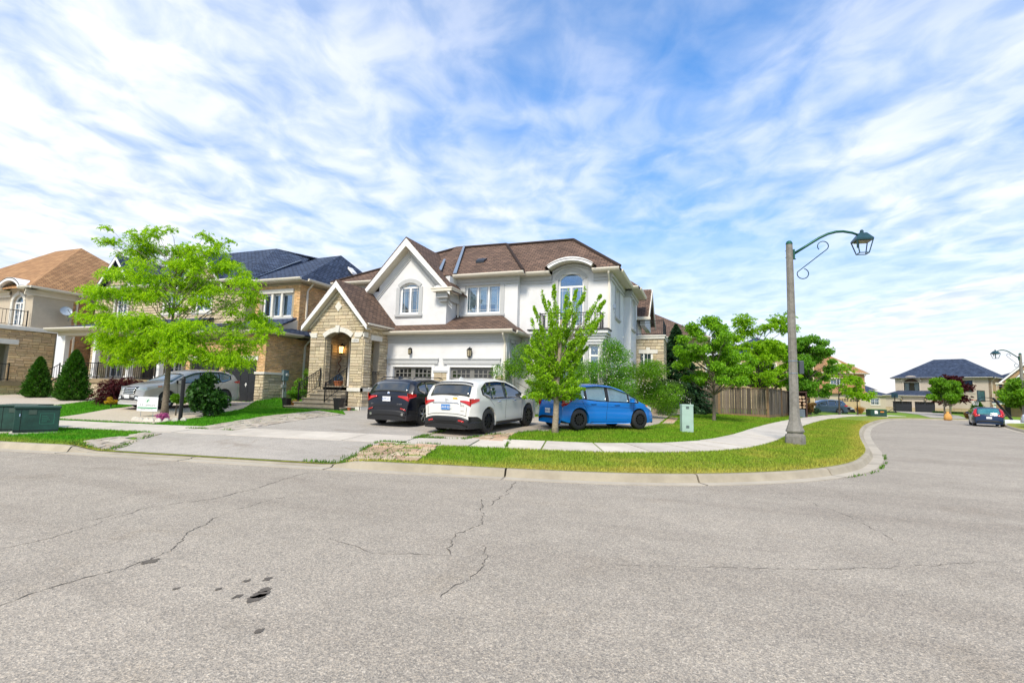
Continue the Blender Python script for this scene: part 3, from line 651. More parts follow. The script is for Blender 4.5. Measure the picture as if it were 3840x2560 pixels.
sheet('concrete_pad', [(-7.38, 12.6), (-7.48, 14.0), (-7.62, 17.2), (-8.0, 21), (-6.4, 24), (-4.6, 27), (-3.4, 31), (-2.9, 34), (-2.4, 37)], [(-6.12, 12.80), (-5.97, 13.89), (-4.76, 15.64), (-3.91, 16.37), (-2.04, 19.36), (-1.6, 22.47), (-1.6, 29.56), (-1.1, 34), (1.1, 36.6)], M_PADC, n=60, w=14)
sheet('driveway', [(-21.2, 11.1), (-23.0, 13.97), (-23.3, 14.8), (-27.2, 20.6)], [(-16.8, 11.6), (-17.33, 13.8), (-21.75, 20.4)], M_AGG, n=40, w=12)
sheet('driveway', [(-31, 10.0), (-37, 14.5), (-38.6, 19.0)], [(-21.6, 11.3), (-26.0, 13.3), (-29.0, 16.9), (-30.6, 18.6)], M_AGG, n=40, w=16)
# pavers
PV = [mat('paver_%s' % k, c, .9, .15, 6, bump=.5, bscale=50, rnd=.22) for k, c in (('tan', (.44, .31, .19)), ('rose', (.48, .31, .20)), ('buff', (.50, .38, .25)))]
PVG = [mat('paver_grey_%s' % k, c, .9, .15, 6, bump=.5, bscale=50, rnd=.12) for k, c in (('a', (.40, .35, .28)), ('b', (.44, .38, .31)), ('c', (.38, .32, .25)))]
def pavers(quad, nu, nv, jit=.02, drop=.05, seed=0, label=None):
    PS_ = PVG if seed in (2, 4) else PV
    root = thing('paver_strip', None, None); root['kind'] = 'structure'; r = random.Random(seed); a, b, c, d = [np.array(q, float) for q in quad]
    for j in range(nv):
        u = 0
        while u < nu-.2:
            l = r.choice((.8, 1.2, 1.6)); u2 = min(nu, u+l)
            if r.random() > drop:
                P_ = []
                for uu, vv in ((u+.04, j+.04), (u2-.04, j+.04), (u2-.04, j+.96), (u+.04, j+.96)):
                    s, t = uu/nu, vv/nv; p = a*(1-s)*(1-t)+b*s*(1-t)+c*s*t+d*(1-s)*t; P_.append(p+np.array([r.uniform(-jit, jit), r.uniform(-jit, jit)])*.5)
                z = tz(P_)+.028+r.uniform(-.008, .008)+np.array([r.uniform(-.004, .004) for _ in range(4)])
                k = MB(); k.slab([(p[0], p[1], zz) for p, zz in zip(P_, z)], .05); k.build('paver', PS_[r.randrange(3)], root)
            u = u2
    PQ.append(quad); return root
PQ = []
pavers([(-7.22, 9.06), (-5.55, 9.42), (-6.15, 11.60), (-7.82, 11.35)], 4.6, 9, seed=1, drop=.06)
pavers([(-14.25, 7.95), (-13.0, 8.15), (-14.05, 10.0), (-14.7, 9.95)], 3.2, 8, seed=2, drop=.18)
pavers([(-6.05, 12.95), (-4.95, 13.0), (-5.35, 14.9), (-5.85, 13.9)], 3, 7, seed=3, drop=.15)
pavers([(-14.55, 11.25), (-13.0, 11.45), (-14.1, 17.8), (-17.0, 19.6)], 4.5, 26, seed=4, drop=.02)
pavers([(-1.5, 22.6), (-1.05, 23.2), (-1.0, 28.5), (-1.5, 29.3)], 1.2, 12, seed=6, drop=.05)
# cracks and spots on the road, lying on its surface
def crack(pts, w=.012, seed=0, jag=.05):
    r = random.Random(seed); P = [Vector((*p, 0)) for p in pts]; Q = []
    for a, b in zip(P, P[1:]):
        n = max(3, int((b-a).length/.05)); d = (b-a).normalized(); q = Vector((-d.y, d.x, 0))
        for i in range(n): Q.append(a.lerp(b, i/n)+q*(r.uniform(-jag, jag)*.35+math.sin(i*.6+r.random())*jag*.35))
    Q.append(P[-1]); V = []; F = []
    for i, p in enumerate(Q):
        d = (Q[min(i+1, len(Q)-1)]-Q[max(i-1, 0)]).normalized(); q = Vector((-d.y, d.x, 0)); ww = w*.62*r.uniform(.1, 1.2)*(.25+.75*(math.sin(i*.21+seed)+math.sin(i*.053)+.9 > 0))*(1 if 0 < i < len(Q)-1 else .1)
        V += [(*(p+q*ww).xy, .004), (*(p-q*ww).xy, .004)]
    F = [(2*i, 2*i+1, 2*i+3, 2*i+2) for i in range(len(Q)-1)]; return V, F
M_CRACK = mat('crack_dark', (.105, .090, .072), .95, .3, 9); M_SPOT = mat('oil_spot', (.105, .085, .065), .6, .3, 9)
CR = [([(-3.24, 9.08), (-3.1, 8.42), (-3.07, 8.11), (-2.96, 7.97), (-2.98, 7.6), (-2.95, 7.29), (-2.85, 6.94)], .013), ([(-3.2, 7.37), (-3.03, 7.04), (-2.59, 6.07), (-2.61, 5.71), (-2.7, 5.48), (-2.54, 5.09), (-2.52, 4.95), (-2.38, 4.77)], .012),
      ([(-2.23, 5.24), (-2.06, 4.92), (-1.95, 4.62), (-1.93, 4.25), (-2.0, 4.08), (-1.97, 3.79)], .008), ([(-7.19, 8.12), (-7.11, 7.62), (-6.78, 6.46), (-6.67, 5.59), (-6.96, 4.87), (-6.88, 4.12)], .011), ([(-4.89, 1.9), (-4.81, 2.34), (-4.89, 2.61), (-4.88, 2.89), (-4.85, 3.26), (-4.86, 3.45), (-4.97, 3.76), (-5.37, 4.2), (-5.82, 5.1), (-5.87, 5.8), (-5.94, 6.91)], .010),
      ([(-.8, 5.15), (.18, 5.55), (.91, 5.8), (1.95, 6.36), (2.67, 6.83), (4, 7.6)], .006), ([(-6.43, 3.08), (-6.49, 3.67), (-6.96, 4.87)], .007), ([(1.2, 10.6), (2.0, 8.8), (2.2, 7.4)], .006), ([(-12, 6.3), (-9.5, 6.9), (-8.6, 7.3)], .006), ([(4.6, 12.5), (6.4, 12.8), (9, 14)], .006), ([(-2.38, 4.77), (-3.1, 4.5), (-3.9, 4.75)], .007), ([(7.2, 22), (9, 22.3), (12, 23.6)], .008)]
for i, (p, w) in enumerate(CR):
    V, F = crack(p, w, i); k = MB(); k.v = V; k.f = F; k.build('crack', M_CRACK, road)
rr = random.Random(4)
for (x, y), r in zip([(-3.27, 3.21), (-3.34, 3.34), (-3.43, 3.17), (-3.63, 3.43), (-3.51, 3.54), (-4.82, 3.43), (-4.0, 3.08), (-3.69, 3.21), (-2.82, 2.8), (-3.30, 3.25)], (.075, .05, .035, .035, .04, .06, .025, .025, .03, .07)):
    n = 14; k = MB(); k.add([(x+r*(1+rr.uniform(-.45, .35))*math.cos(2*math.pi*i/n)*.8, y+r*(1+rr.uniform(-.45, .35))*math.sin(2*math.pi*i/n)*1.25, .004) for i in range(n)], [tuple(range(n))]); k.build('oil_spot', M_SPOT, road)
# ---- grass blades on the verges and lawns
def blades(n, box, dens_keep, name='grass'):
    P = RNG.uniform((box[0], box[2]), (box[1], box[3]), (n, 2)); d = sdist(P, LS); w = -P[:, 0]*math.sin(yaw)+P[:, 1]*math.cos(yaw); lat = P[:, 0]*math.cos(yaw)+P[:, 1]*math.sin(yaw)
    ok = (((d > .47) & (d < 2.88)) | (d > 4.42)) & (d < 15) & (np.abs(lat) < w*1.06) & (RNG.random(n) < np.clip((14/np.maximum(w, 1))**1.3, .05, 1))
    P, d = P[ok], d[ok]
    for s in SH: m = ~inpoly(P, s); P, d = P[m], d[m]
    for s in PQ: m = ~inpoly(P, s) | (RNG.random(len(P)) < .03); P, d = P[m], d[m]
    m = ~inpoly(P, [(-16.1, 23.4), (-3.7, 25), (-3.7, 40), (-30, 40), (-21.5, 20.4), (-21.5, 23)]); P = P[m]
    pw = -P[:, 0]*math.sin(yaw)+P[:, 1]*math.cos(yaw)
    n = len(P); z = tz(P); th = RNG.uniform(0, 2*math.pi, n); h = RNG.uniform(.025, .060, n)*(1+.012*pw); wd = RNG.uniform(.0035, .008, n)*(1+pw*.05); le = RNG.uniform(-.03, .03, (n, 2))
    a = np.column_stack([P[:, 0]-wd*np.cos(th), P[:, 1]-wd*np.sin(th), z-.005]); b = np.column_stack([P[:, 0]+wd*np.cos(th), P[:, 1]+wd*np.sin(th), z-.005]); c = np.column_stack([P+le, z+h])
    V = np.stack([a, b, c], 1).reshape(-1, 3); F = np.arange(3*n).reshape(-1, 3); col = np.repeat(grasscol(P), 3, 0)
    o = np_mesh(name, V, F, M_BLADE, cols=col); o['kind'] = 'stuff'; o['category'] = 'grass'; o['label'] = 'short green grass with dry yellow patches on the verges and lawns'; print('blades', n)
blades(2200000, (-32, 12, 5, 45), 1.)
# weeds in joints
def weeds(pts, n, spread=.05, h=(.03, .09)):
    pts = np.array(pts, float); s = np.r_[0, np.cumsum(np.hypot(*np.diff(pts, axis=0).T))]; q = RNG.uniform(0, s[-1], n); q = q[np.sin(q*5.1)+np.sin(q*2.3+1)+RNG.normal(0, .5, n) > -.2]
    P = np.column_stack([np.interp(q, s, pts[:, 0]), np.interp(q, s, pts[:, 1])])+RNG.normal(0, spread, (len(q), 2)); return P
WP = np.concatenate([weeds([(-7.4, 12.4), (-7.48, 14.0), (-7.6, 16)], 1500), weeds([(-7.4, 12.55), (-6.1, 12.85)], 900, .03), weeds([(-6.1, 12.8), (-5.95, 13.9), (-4.76, 15.7), (-3.9, 16.45), (-2, 19.4)], 2600), weeds([(-7.1, 8.97), (-7.85, 11.3)], 1200), weeds([(-8, 8.9), (-7.1, 9.0)], 200), weeds([(-13.1, 8.1), (-14.1, 10)], 700), weeds([(-14.3, 7.95), (-13.1, 8.05)], 300),
    weeds([(-7.9, 11.42), (-6.2, 11.68)], 500, .02), weeds([(-14.7, 11.2), (-13, 11.45)], 300, .03), weeds([(-4.55, 12.0), (-4.95, 13.4)], 300, .02), weeds([(-1.5, 19.8), (-1.2, 22.6)], 700, .12, (.05, .16)), weeds([(3.0, 12.9), (3.95, 14.4), (4.75, 16.6), (5.4, 19)], 350, .02), weeds([(.5, 14.2), (2, 16.0)], 100, .03), RNG.uniform((-7.6, 9.1), (-5.7, 11.3), (500, 2))])
z = tz(WP)+.015; onroad = sdist(WP, LS) < .3; z[onroad] = .01; n = len(WP); th = RNG.uniform(0, 6.28, n); h = RNG.uniform(.02, .08, n); w_ = RNG.uniform(.006, .014, n)
V = np.stack([np.column_stack([WP[:, 0]-w_*np.cos(th), WP[:, 1]-w_*np.sin(th), z]), np.column_stack([WP[:, 0]+w_*np.cos(th), WP[:, 1]+w_*np.sin(th), z]), np.column_stack([WP+RNG.uniform(-.03, .03, (n, 2)), z+h])], 1).reshape(-1, 3)
o = np_mesh('weeds', V, np.arange(3*n).reshape(-1, 3), M_BLADE, cols=np.repeat(RNG.uniform(.6, 1.3, (n, 1))*np.array([[.09, .19, .02]]), 3, 0)); tag(o, 'small weeds growing in the joints of driveway and pavers', 'weeds', kind='stuff')
# ---------------------------------------------------------------- main house
def house_main():
    h = thing('corner_house', 'white stucco two storey corner house with brown shingle roof and stone entrance porch', 'house', (-10, 25, .5))
    F, G, B, C, D = front(23.6), side(-9.04), front(24.0), front(25.2), front(25.6)
    w = MB()
    wall(w, F, -16.1, -9.04, .35, 4.6, .3, [(-15.67, -13.23, .35, 2.92), (-12.21, -9.70, .35, 2.92)])
    wall(w, G, 23.9, 25.6, .35, 4.6, .3, [(24.05, 24.65, 1.3, 4.35)])
    wall(w, B, -17.6, -12.75, 4.6, 7.2, .3, [(-15.70, -14.46, 5.86, 7.62)])
    wall(w, B, -17.1, -13.2, 7.2, 7.62, .3, [(-15.70, -14.46, 5.86, 7.62)]); spandrel(w, B, -15.70, -14.46, 7.36, .26, -.3, 0)
    w.poly(B, [(-17.1, 7.62), (-13.2, 7.62), (-15.1, 9.75)], -.3, 0)
    wall(w, side(-12.75), 24.3, 25.2, 4.6, 7.95, .3)
    wall(w, C, -12.75, -9.1, 4.6, 7.95, .3, [(-12.22, -10.10, 5.95, 7.55)])
    w.box(side(-9.1), 25.5, 25.9, -.3, 0, 4.6, 7.95)
    wall(w, D, -9.1, -4.17, .3, 7.95, .3, [(-6.96, -5.57, 5.15, 8.08)]); spandrel(w, D, -6.96, -5.57, 7.66, .42, -.3, 0)
    w.poly(front(25.6), [(-7.2, 7.95), (-5.2, 7.95), (-5.2, 8.3), (-5.7, 8.5), (-6.2, 8.58), (-6.7, 8.5), (-7.2, 8.3)], .02, .3) if False else None
    wall(w, side(-4.17), 25.9, 30.34, .3, 7.95, .3, [(27.12, 28.5, 5.9, 7.5), (27.1, 28.6, 1.9, 3.7)])
    wall(w, front(30.34), -4.17, -3.75, .3, 7.95, .3); wall(w, side(-3.75), 30.64, 33.6, .3, 7.95, .3, [(30.75, 32.3, 5.75, 7.72), (30.75, 32.3, 1.9, 3.6)]); spandrel(w, side(-3.75), 30.75, 32.3, 7.30, .42, -.3, 0)
    wall(w, front(25.2), -20.6, -17.6, 4.4, 7.95, .3); w.bx(-20.6, -20.3, 25.5, 34, .4, 7.95); w.bx(-20.3, -4.5, 33.7, 34, .4, 7.9)
    w.bx(-4.5, -3.75, 33.6, 36.5, .4, 6.9)
    w.build('wall', M_STUCCO, h)
    # cladding on the lower pier and the garage returns
    masonry(F, [(-13.11, .42), (-12.34, .42), (-12.34, 2.62), (-13.11, 2.62)], [], (.13, .17, .2), (.25, .5), .06, h, M_STONE, 60, mi=M_STONE_F, seed=3)
    masonry(F, [(-9.6, .42), (-9.06, .42), (-9.06, 2.5), (-9.6, 2.5)], [], (.13, .17, .2), (.25, .5), .06, h, M_STONE, 0, mi=M_STONE_F, seed=4)
    t = MB(); t.box(F, -13.15, -12.3, 0, .09, 2.62, 2.72)
    for a, b in ((-15.67, -13.23), (-12.21, -9.70)):
        t.box(F, a-.35, b+.35, 0, .09, 3.06, 3.30); t.box(F, a-.38, b+.38, .0, .13, 3.30, 3.36)
    t.build('door_header', M_TRIM, h)
    for a, b in ((-15.67, -13.23), (-12.21, -9.70)):
        c = MB(); c.box(F, a-.14, a+.02, 0, .04, .42, 3.05); c.box(F, b-.02, b+.14, 0, .04, .42, 3.05); c.box(F, a+.02, b-.02, 0, .04, 2.9, 3.05); c.box(F, a, a+.02, -.16, 0, .42, 2.92); c.box(F, b-.02, b, -.16, 0, .42, 2.92)
        c.build('door_casing', M_WHITE, h)
        garage_door(h, F, a+.02, b-.02, .42, 2.90, M_GARAGE)
    wall_lantern(h, F, -14.56, 3.75); wall_lantern(h, F, -11.03, 3.67, s=1.35)
    eave(h, F, -16.1, -9.04, 4.78, .5, e1=.5, steps=((0, .05, .42), (0, .10, .24), (0, .14, .10)))
    eave(h, G, 23.6, 25.6, 4.78, .45, steps=((0, .05, .42), (0, .10, .24)))
    eave(h, C, -12.75, -9.1, 8.08, .5, e1=.5); eave(h, D, -9.1, -7.3, 8.08, .5); eave(h, D, -5.05, -4.17, 8.08, .5, e1=.5)
    eave(h, side(-4.17), 25.6, 30.34, 8.08, .5); eave(h, front(30.34), -4.17, -3.75, 8.08, .5, e1=.5); eave(h, side(-3.75), 30.34, 33.6, 8.08, .5)
    eave(h, front(25.2), -20.6, -17.3, 8.08, .5, e0=.5)
    downspout(h, F, -9.12, 4.66, .5, .5); downspout(h, D, -4.25, 7.95, .6, .5); downspout(h, C, -12.6, 7.1, 5.7, .3)
    # windows
    window(h, B, -15.70, -14.46, 5.86, 7.36, 2, arch=.26, fm=M_GUT, surround=M_TRIM, sw=.22, curtain=.12, lead=True, label='arched two-light window in the gable')
    window(h, C, -12.22, -10.10, 5.95, 7.55, 3, fm=M_GUT, surround=M_TRIM, sw=.24, blinds=.72, curtain=.14, lead=True, label='three-light window with half lowered blinds')
    window(h, D, -6.96, -5.57, 5.15, 7.66, 2, arch=.42, transom=7.30, fm=M_GUT, surround=M_TRIM, sw=.22, sill=False, blinds=1., lead=True, label='tall arched balcony window with blinds')
    window(h, side(-4.17), 27.12, 28.5, 5.9, 7.5, 2, fm=M_GUT, surround=M_TRIM, sw=.16, blinds=1.)
    window(h, side(-3.75), 30.75, 32.3, 5.75, 7.30, 2, arch=.42, fm=M_GUT, surround=M_TRIM, sw=.2, blinds=.8)
    window(h, side(-4.17), 27.1, 28.6, 1.9, 3.7, 2, fm=M_GUT, surround=M_TRIM, sw=.16, blinds=1.); window(h, side(-3.75), 30.75, 32.3, 1.9, 3.6, 2, fm=M_GUT, surround=M_TRIM, sw=.16, blinds=1.)
    window(h, G, 24.05, 24.65, 1.3, 4.35, 1, transom=3.55, fm=M_GUT, surround=M_TRIM, sw=.1)
    # ground floor bay under the balcony
    E = front(24.9); b = MB(); wall(b, E, -7.95, -4.45, .3, 4.45, .25, [(-7.6, -6.95, 1.3, 4.15), (-6.75, -5.35, 1.3, 4.15), (-5.15, -4.6, 1.3, 4.15)]); b.box(side(-4.45), 25.15, 25.6, -.25, 0, .3, 4.45); b.box(side(-7.7), 25.15, 25.6, -.25, 0, .3, 4.45)
    b.build('bay_wall', M_STUCCO, h)
    for a, c, n in ((-7.6, -6.95, 1), (-6.75, -5.35, 2), (-5.15, -4.6, 1)): window(h, E, a, c, 1.3, 4.15, n, transom=3.6, fm=M_WHITE, surround=M_TRIM, sw=.09, blinds=1., sill=False)
    c = MB()
    for k, (o, z0, z1) in enumerate(((.06, 4.30, 4.45), (.12, 4.45, 4.58), (.2, 4.58, 4.70), (.3, 4.70, 4.86))): c.box(E, -7.95-o, -4.45+o, -.7, o, z0, z1)
    c.build('bay_cornice', M_STUCCO, h)
    MB().box(E, -8.3, -4.1, -.7, .36, 4.86, 4.93).build('bay_flashing', mat('black_flashing', (.02, .02, .022), .6), h)
    railing(h, [(-7.68, 25.5, 4.93), (-7.68, 24.75, 4.93), (-4.55, 24.75, 4.93), (-4.55, 25.5, 4.93)], .82, step=.14, name='balcony_railing', mid=.12)
    # eyebrow dormer over the arched window
    y = MB(); y.arc(front(25.0), -7.30, -5.06, 8.16, .36, .19, -.02, .16, 18); y.build('eyebrow_fascia', M_WHITE, h)
    y = MB()
    for i in range(18): 
        a = -7.30+2.24*i/18; bb = -7.30+2.24*(i+1)/18
        y.poly(front(25.6), [(a, 7.95), (bb, 7.95), (bb, arcz(bb, -7.30, -5.06, 8.16, .36)), (a, arcz(a, -7.30, -5.06, 8.16, .36))], 0.0, .03)
    y.build('eyebrow_wall', M_STUCCO, h)
    y = MB(); y.arc(front(25.6), -7.2, -5.16, 8.02, .34, .10, .05, .16, 18); y.build('eyebrow_moulding', M_TRIM, h)
    y = MB(); y.arc(front(25.0), -7.52, -4.84, 8.18, .42, .03, -1.6, .17, 18); y.build('eyebrow_roof', M_SHB, h); y = MB(); y.arc(front(25.0), -7.32, -5.04, 8.16, .36, .17, -.65, -.03, 18); y.build('eyebrow_soffit', M_CREAM, h)
    # gable fascia, soffit, eave return
    ap, el, er = (-15.1, 10.02), (-17.88, 7.02), (-12.28, 7.02)
    r = MB(); wd = .30
    for e in (el, er):
        dx, dz = e[0]-ap[0], e[1]-ap[1]
        r.poly(front(23.45), [ap, e, (e[0]-(.0 if e is er else 0), e[1]-wd), (ap[0], ap[1]-wd*1.45)], 0, .04)
    r.build('rake_board', M_WHITE, h)
    s = MB()
    for e in (el, er): s.add([(ap[0], 23.46, ap[1]-.38), (ap[0], 24.0, ap[1]-.38), (e[0], 24.0, e[1]-.30), (e[0], 23.46, e[1]-.30), (ap[0], 23.46, ap[1]-.42), (ap[0], 24.0, ap[1]-.42), (e[0], 24.0, e[1]-.34), (e[0], 23.46, e[1]-.34)], [(0, 1, 2, 3), (7, 6, 5, 4), (0, 3, 7, 4), (1, 5, 6, 2)])
    s.build('rake_soffit', M_CREAM, h)
    s = MB()
    for e, sg in ((el, 1), (er, -1)):
        for q, th in ((.55, .10), (.82, .06)):
            s.poly(B, [(ap[0], ap[1]-.4-q*.75), (e[0]+sg*.1, e[1]-.34-q*.72), (e[0]+sg*.1, e[1]-.34-q*.72-th), (ap[0], ap[1]-.4-q*.75-th*1.2)], 0, .05)
    s.build('rake_moulding', M_TRIM, h)
    s = MB(); s.bx(-13.35, -12.15, 23.35, 24.6, 6.93, 7.07); s.bx(-13.4, -12.1, 23.32, 25.0, 7.07, 7.13); s.build('eave_return', M_GUT, h)
    s = MB(); s.bx(-13.2, -12.5, 23.6, 24.0, 6.62, 6.93); s.bx(-12.75, -12.55, 24.0, 25.2, 6.5, 6.93); s.bx(-13.1, -12.62, 23.75, 24.0, 6.45, 6.62); s.build('return_bracket', M_TRIM, h)
    s = MB(); s.slab([(-13.32, 23.42, 7.13), (-12.3, 23.42, 7.13), (-12.9, 23.9, 7.5), (-13.0, 23.9, 7.5)], .02); s.build('return_cap', M_WHITE, h)
    roof(h, [[(-15.1, 23.4, 10.10), (-15.1, 28.2, 10.10), (-18.1, 28.2, 6.85), (-18.0, 23.4, 6.96)][::-1], [(-15.1, 23.4, 10.10), (-12.15, 23.4, 6.96), (-12.15, 25.9, 6.96), (-15.1, 28.2, 10.10)]], M_SHB, 'gable_roof')
    # main hips
    zr = 10.66
    roof(h, [[(-13.2, 24.62, 8.06), (-8.62, 24.62, 8.06), (-10.95, 28.1, zr), (-14.3, 28.1, zr)],
             [(-8.62, 24.62, 8.06), (-8.60, 25.02, 8.08), (-10.90, 28.15, zr), (-10.95, 28.1, zr)],
             [(-9.3, 25.02, 8.06), (-7.30, 25.02, 8.06), (-7.30, 25.65, 8.576), (-5.06, 25.65, 8.576), (-5.06, 25.02, 8.06), (-3.62, 25.02, 8.06), (-6.78, 28.2, zr-.04), (-11.2, 28.2, zr-.04)],
             [(-3.62, 25.02, 8.06), (-3.62, 31.4, 8.06), (-6.78, 28.2, zr-.04)],
             [(-3.62, 31.4, 8.06), (-11, 31.4, 8.06), (-11, 28.2, zr-.04), (-6.78, 28.2, zr-.04)],
             [(-14.4, 24.25, 8.02), (-13.0, 24.25, 8.02), (-13.9, 27.9, 10.72), (-14.3, 27.9, 10.75)], [(-13.0, 24.25, 8.02), (-12.7, 24.7, 8.06), (-13.7, 28, 10.68), (-13.9, 27.9, 10.72)],
             [(-21.1, 24.62, 8.06), (-14.3, 24.62, 8.06), (-14.3, 28.1, 10.68)], [(-21.1, 24.62, 8.06), (-14.3, 28.1, 10.68), (-14.3, 30.2, 10.6), (-21.1, 34.2, 8.0)], [(-14.3, 28.1, 10.68), (-10.95, 28.1, zr), (-10.95, 34.2, 8.0), (-14.3, 34.2, 8.0)]], M_SHB, 'main_roof')
    roof(h, [[(-3.2, 29.85, 8.06), (-3.2, 34.1, 8.06), (-5.3, 32.0, 9.8)], [(-3.2, 29.85, 8.06), (-5.3, 32.0, 9.8), (-9, 32, 9.8), (-9, 29.85, 8.06)], [(-3.2, 34.1, 8.06), (-10, 34.1, 8.06), (-9, 32, 9.8), (-5.3, 32, 9.8)]], M_SHB, 'side_roof')
    v = MB()
    for a, b_ in (((-12.62, 24.6, 8.12), (-13.72, 27.9, 10.72)), ((-13.45, 24.4, 8.3), (-13.98, 25.9, 9.35))):
        a, b_ = Vector(a), Vector(b_); d = Vector((.11, 0, 0)); z = Vector((0, -.02, .05)); v.slab([a-d+z, a+d+z, b_+d*.6+z, b_-d*.6+z], .02)
    v.build('valley_flashing', M_LEAD, h)
    MB().slab([(-11.95, 25.85, 9.15), (-11.45, 25.85, 9.15), (-11.42, 26.25, 9.38), (-11.98, 26.25, 9.38)], .14).build('roof_vent', mat('black_vent', (.015, .02, .03), .4), h)
    # hip caps
    cp = MB()
    for a, b_ in (((-8.62, 24.62, 8.1), (-10.95, 28.1, zr+.03)), ((-3.62, 25.02, 8.1), (-6.78, 28.2, zr)), ((-11.0, 28.2, zr+.01), (-6.78, 28.2, zr)), ((-14.3, 28.1, 10.72), (-10.95, 28.1, zr+.03)), ((-21.1, 24.62, 8.08), (-14.3, 28.1, 10.72))): cp.tube([a, b_], .09, 5)
    cp.build('ridge_cap', M_SHB, h)
    # skirt roof over the garage
    roof(h, [[(-16.1, 23.02, 4.76), (-8.54, 23.02, 4.76), (-10.02, 25.3, 5.86), (-16.1, 25.3, 5.86)], [(-8.54, 23.02, 4.76), (-8.54, 25.6, 4.76), (-10.02, 25.6, 5.86), (-10.02, 25.3, 5.86)]], M_SHB, 'garage_roof')
    MB().box(C, -12.75, -10.0, .0, .02, 5.78, 5.90).box(B, -16.3, -12.75, 0, .02, 5.13, 5.22).build('roof_flashing', mat('black_flashing', (.02, .02, .022), .6), h)
    # ---- side porch in stone with balcony
    Q, QS = front(33.2), side(-2.08); pw = MB()
    wall(pw, Q, -3.75, -2.08, .4, 5.3, .3, [(-3.5, -2.52, .4, 4.35)]); wall(pw, QS, 33.5, 36.0, .4, 5.3, .3, [(33.9, 35.4, .4, 3.8)]); spandrel(pw, QS, 33.9, 35.4, 3.8-.5, .5, -.3, 0)
    pw.bx(-3.7, -2.1, 33.25, 36, 5.2, 5.3); pw.bx(-3.7, -2.1, 33.25, 36, .4, 1.2)
    pw.build('porch_wall', M_MORTAR, h)
    masonry(Q, [(-3.75, 1.0), (-2.04, 1.0), (-2.04, 5.3), (-3.75, 5.3)], [(-3.5, -2.52, .4, 4.35), (-3.6, -2.42, 4.35, 4.62)], (.13, .16, .2), (.28, .6), .05, h, M_STONE, 90, mi=M_STONE_F, seed=5)
    masonry(QS, [(33.2, 1.0), (36, 1.0), (36, 5.3), (33.2, 5.3)], [(33.9, 35.4, .4, 3.3)], (.13, .16, .2), (.28, .6), .045, h, M_STONE, 0, mi=M_STONE_F, arches=[(33.9, 35.4, 3.3, .5)], seed=6)
    t = MB(); t.box(Q, -3.8, -1.98, -.3, .11, 5.3, 5.46); t.box(Q, -3.8, -1.92, -.3, .16, 5.46, 5.54); t.box(QS, 33.2, 36, -.3, .10, 5.3, 5.46); t.box(QS, 33.2, 36, -.3, .15, 5.46, 5.54)
    t.box(Q, -3.6, -3.1, .0, .07, 4.36, 4.61); t.box(Q, -2.92, -2.42, .0, .07, 4.36, 4.61); t.poly(Q, [(-3.09, 4.34), (-2.93, 4.34), (-2.88, 4.74), (-3.14, 4.74)], 0, .1); t.build('porch_coping', M_CUT, h)
    railing(h, [(-3.72, 33.3, 5.54), (-2.08, 33.3, 5.54), (-2.08, 36, 5.54)], .95, step=.12, name='porch_balcony_railing', mid=.13)
    roof(h, [[(-7, 33.7, 6.85), (-2.95, 33.7, 6.85), (-3.05, 36.2, 9.15), (-7, 36.2, 9.15)], [(-7, 36.2, 9.15), (-3.05, 36.2, 9.15), (-2.95, 38.7, 6.85), (-7, 38.7, 6.85)]], M_SHB, 'side_gable_roof')
    g = side(-3.3); q = MB(); q.poly(g, [(34.0, 6.3), (38.4, 6.3), (38.4, 6.8), (36.2, 8.95), (34, 6.8)], -.3, 0); q.build('side_gable', M_STUCCO, h)
    q = MB(); g = side(-3.02); q.poly(g, [(33.6, 6.82), (36.2, 9.1), (36.2, 8.8), (33.6, 6.55)], 0, .06); q.poly(g, [(38.8, 6.82), (36.2, 9.1), (36.2, 8.8), (38.8, 6.55)], 0, .06)
    q.add([(-3.3, 33.6, 6.6), (-3.0, 33.6, 6.6), (-3.0, 36.2, 8.9), (-3.3, 36.2, 8.9)], [(0, 1, 2, 3)]); q.bx(-3.8, -2.9, 33.45, 33.75, 6.62, 6.80); q.build('side_barge_board', M_GUT, h)
    # side stair with white rail behind the bushes
    st = MB()
    for k in range(5): st.bx(-2.0+.0*k, -1.9+.28*(5-k), 34.0, 35.6, .5, .75+.17*k) if False else st.bx(-2.08, -.55-.28*k, 34.0, 35.5, .45+.17*k, .62+.17*k)
    st.build('side_stair', M_CONC, h)
    railing(h, [(-.5, 33.95, .55), (-2.0, 33.95, 1.45)], .95, m=M_WHITE, step=.12, name='side_stair_railing', sq=.02)
    # ---- entrance porch
    P, PS = front(21.5), side(-16.1); z0 = .35
    ops = [(-18.52, -16.86, z0, 4.32)]
    pw = MB(); wall(pw, P, -19.5, -16.1, z0, 4.6, .4, [(-18.52, -16.86, z0, 4.6)]); spandrel(pw, P, -18.52, -16.86, 4.30, .30, -.4, 0, top=4.6)
    pw.poly(P, [(-19.5, 4.6), (-16.1, 4.6), (-16.1, 5.0), (-17.72, 6.9), (-19.5, 5.0)], -.4, 0)
    wall(pw, PS, 21.9, 23.6, z0, 5.0, .35, [(22.12, 22.85, 1.74, 4.20)]); wall(pw, side(-19.15), 21.9, 23.2, z0, 4.9, .35, [(22.15, 22.75, 1.9, 4.1)])
    wall(pw, front(23.2), -19.15, -16.45, z0, 4.9, .3, [(-18.30, -17.35, 1.76, 4.35)]); pw.bx(-19.15, -16.45, 21.9, 23.2, z0, 1.70); pw.bx(-19.15, -16.45, 21.9, 23.2, 4.75, 4.85)
    pw.build('entrance_wall', M_MORTAR, h)
    gab = [(-19.5, .75), (-16.1, .75), (-16.1, 4.98), (-17.72, 6.95), (-19.5, 4.98)]
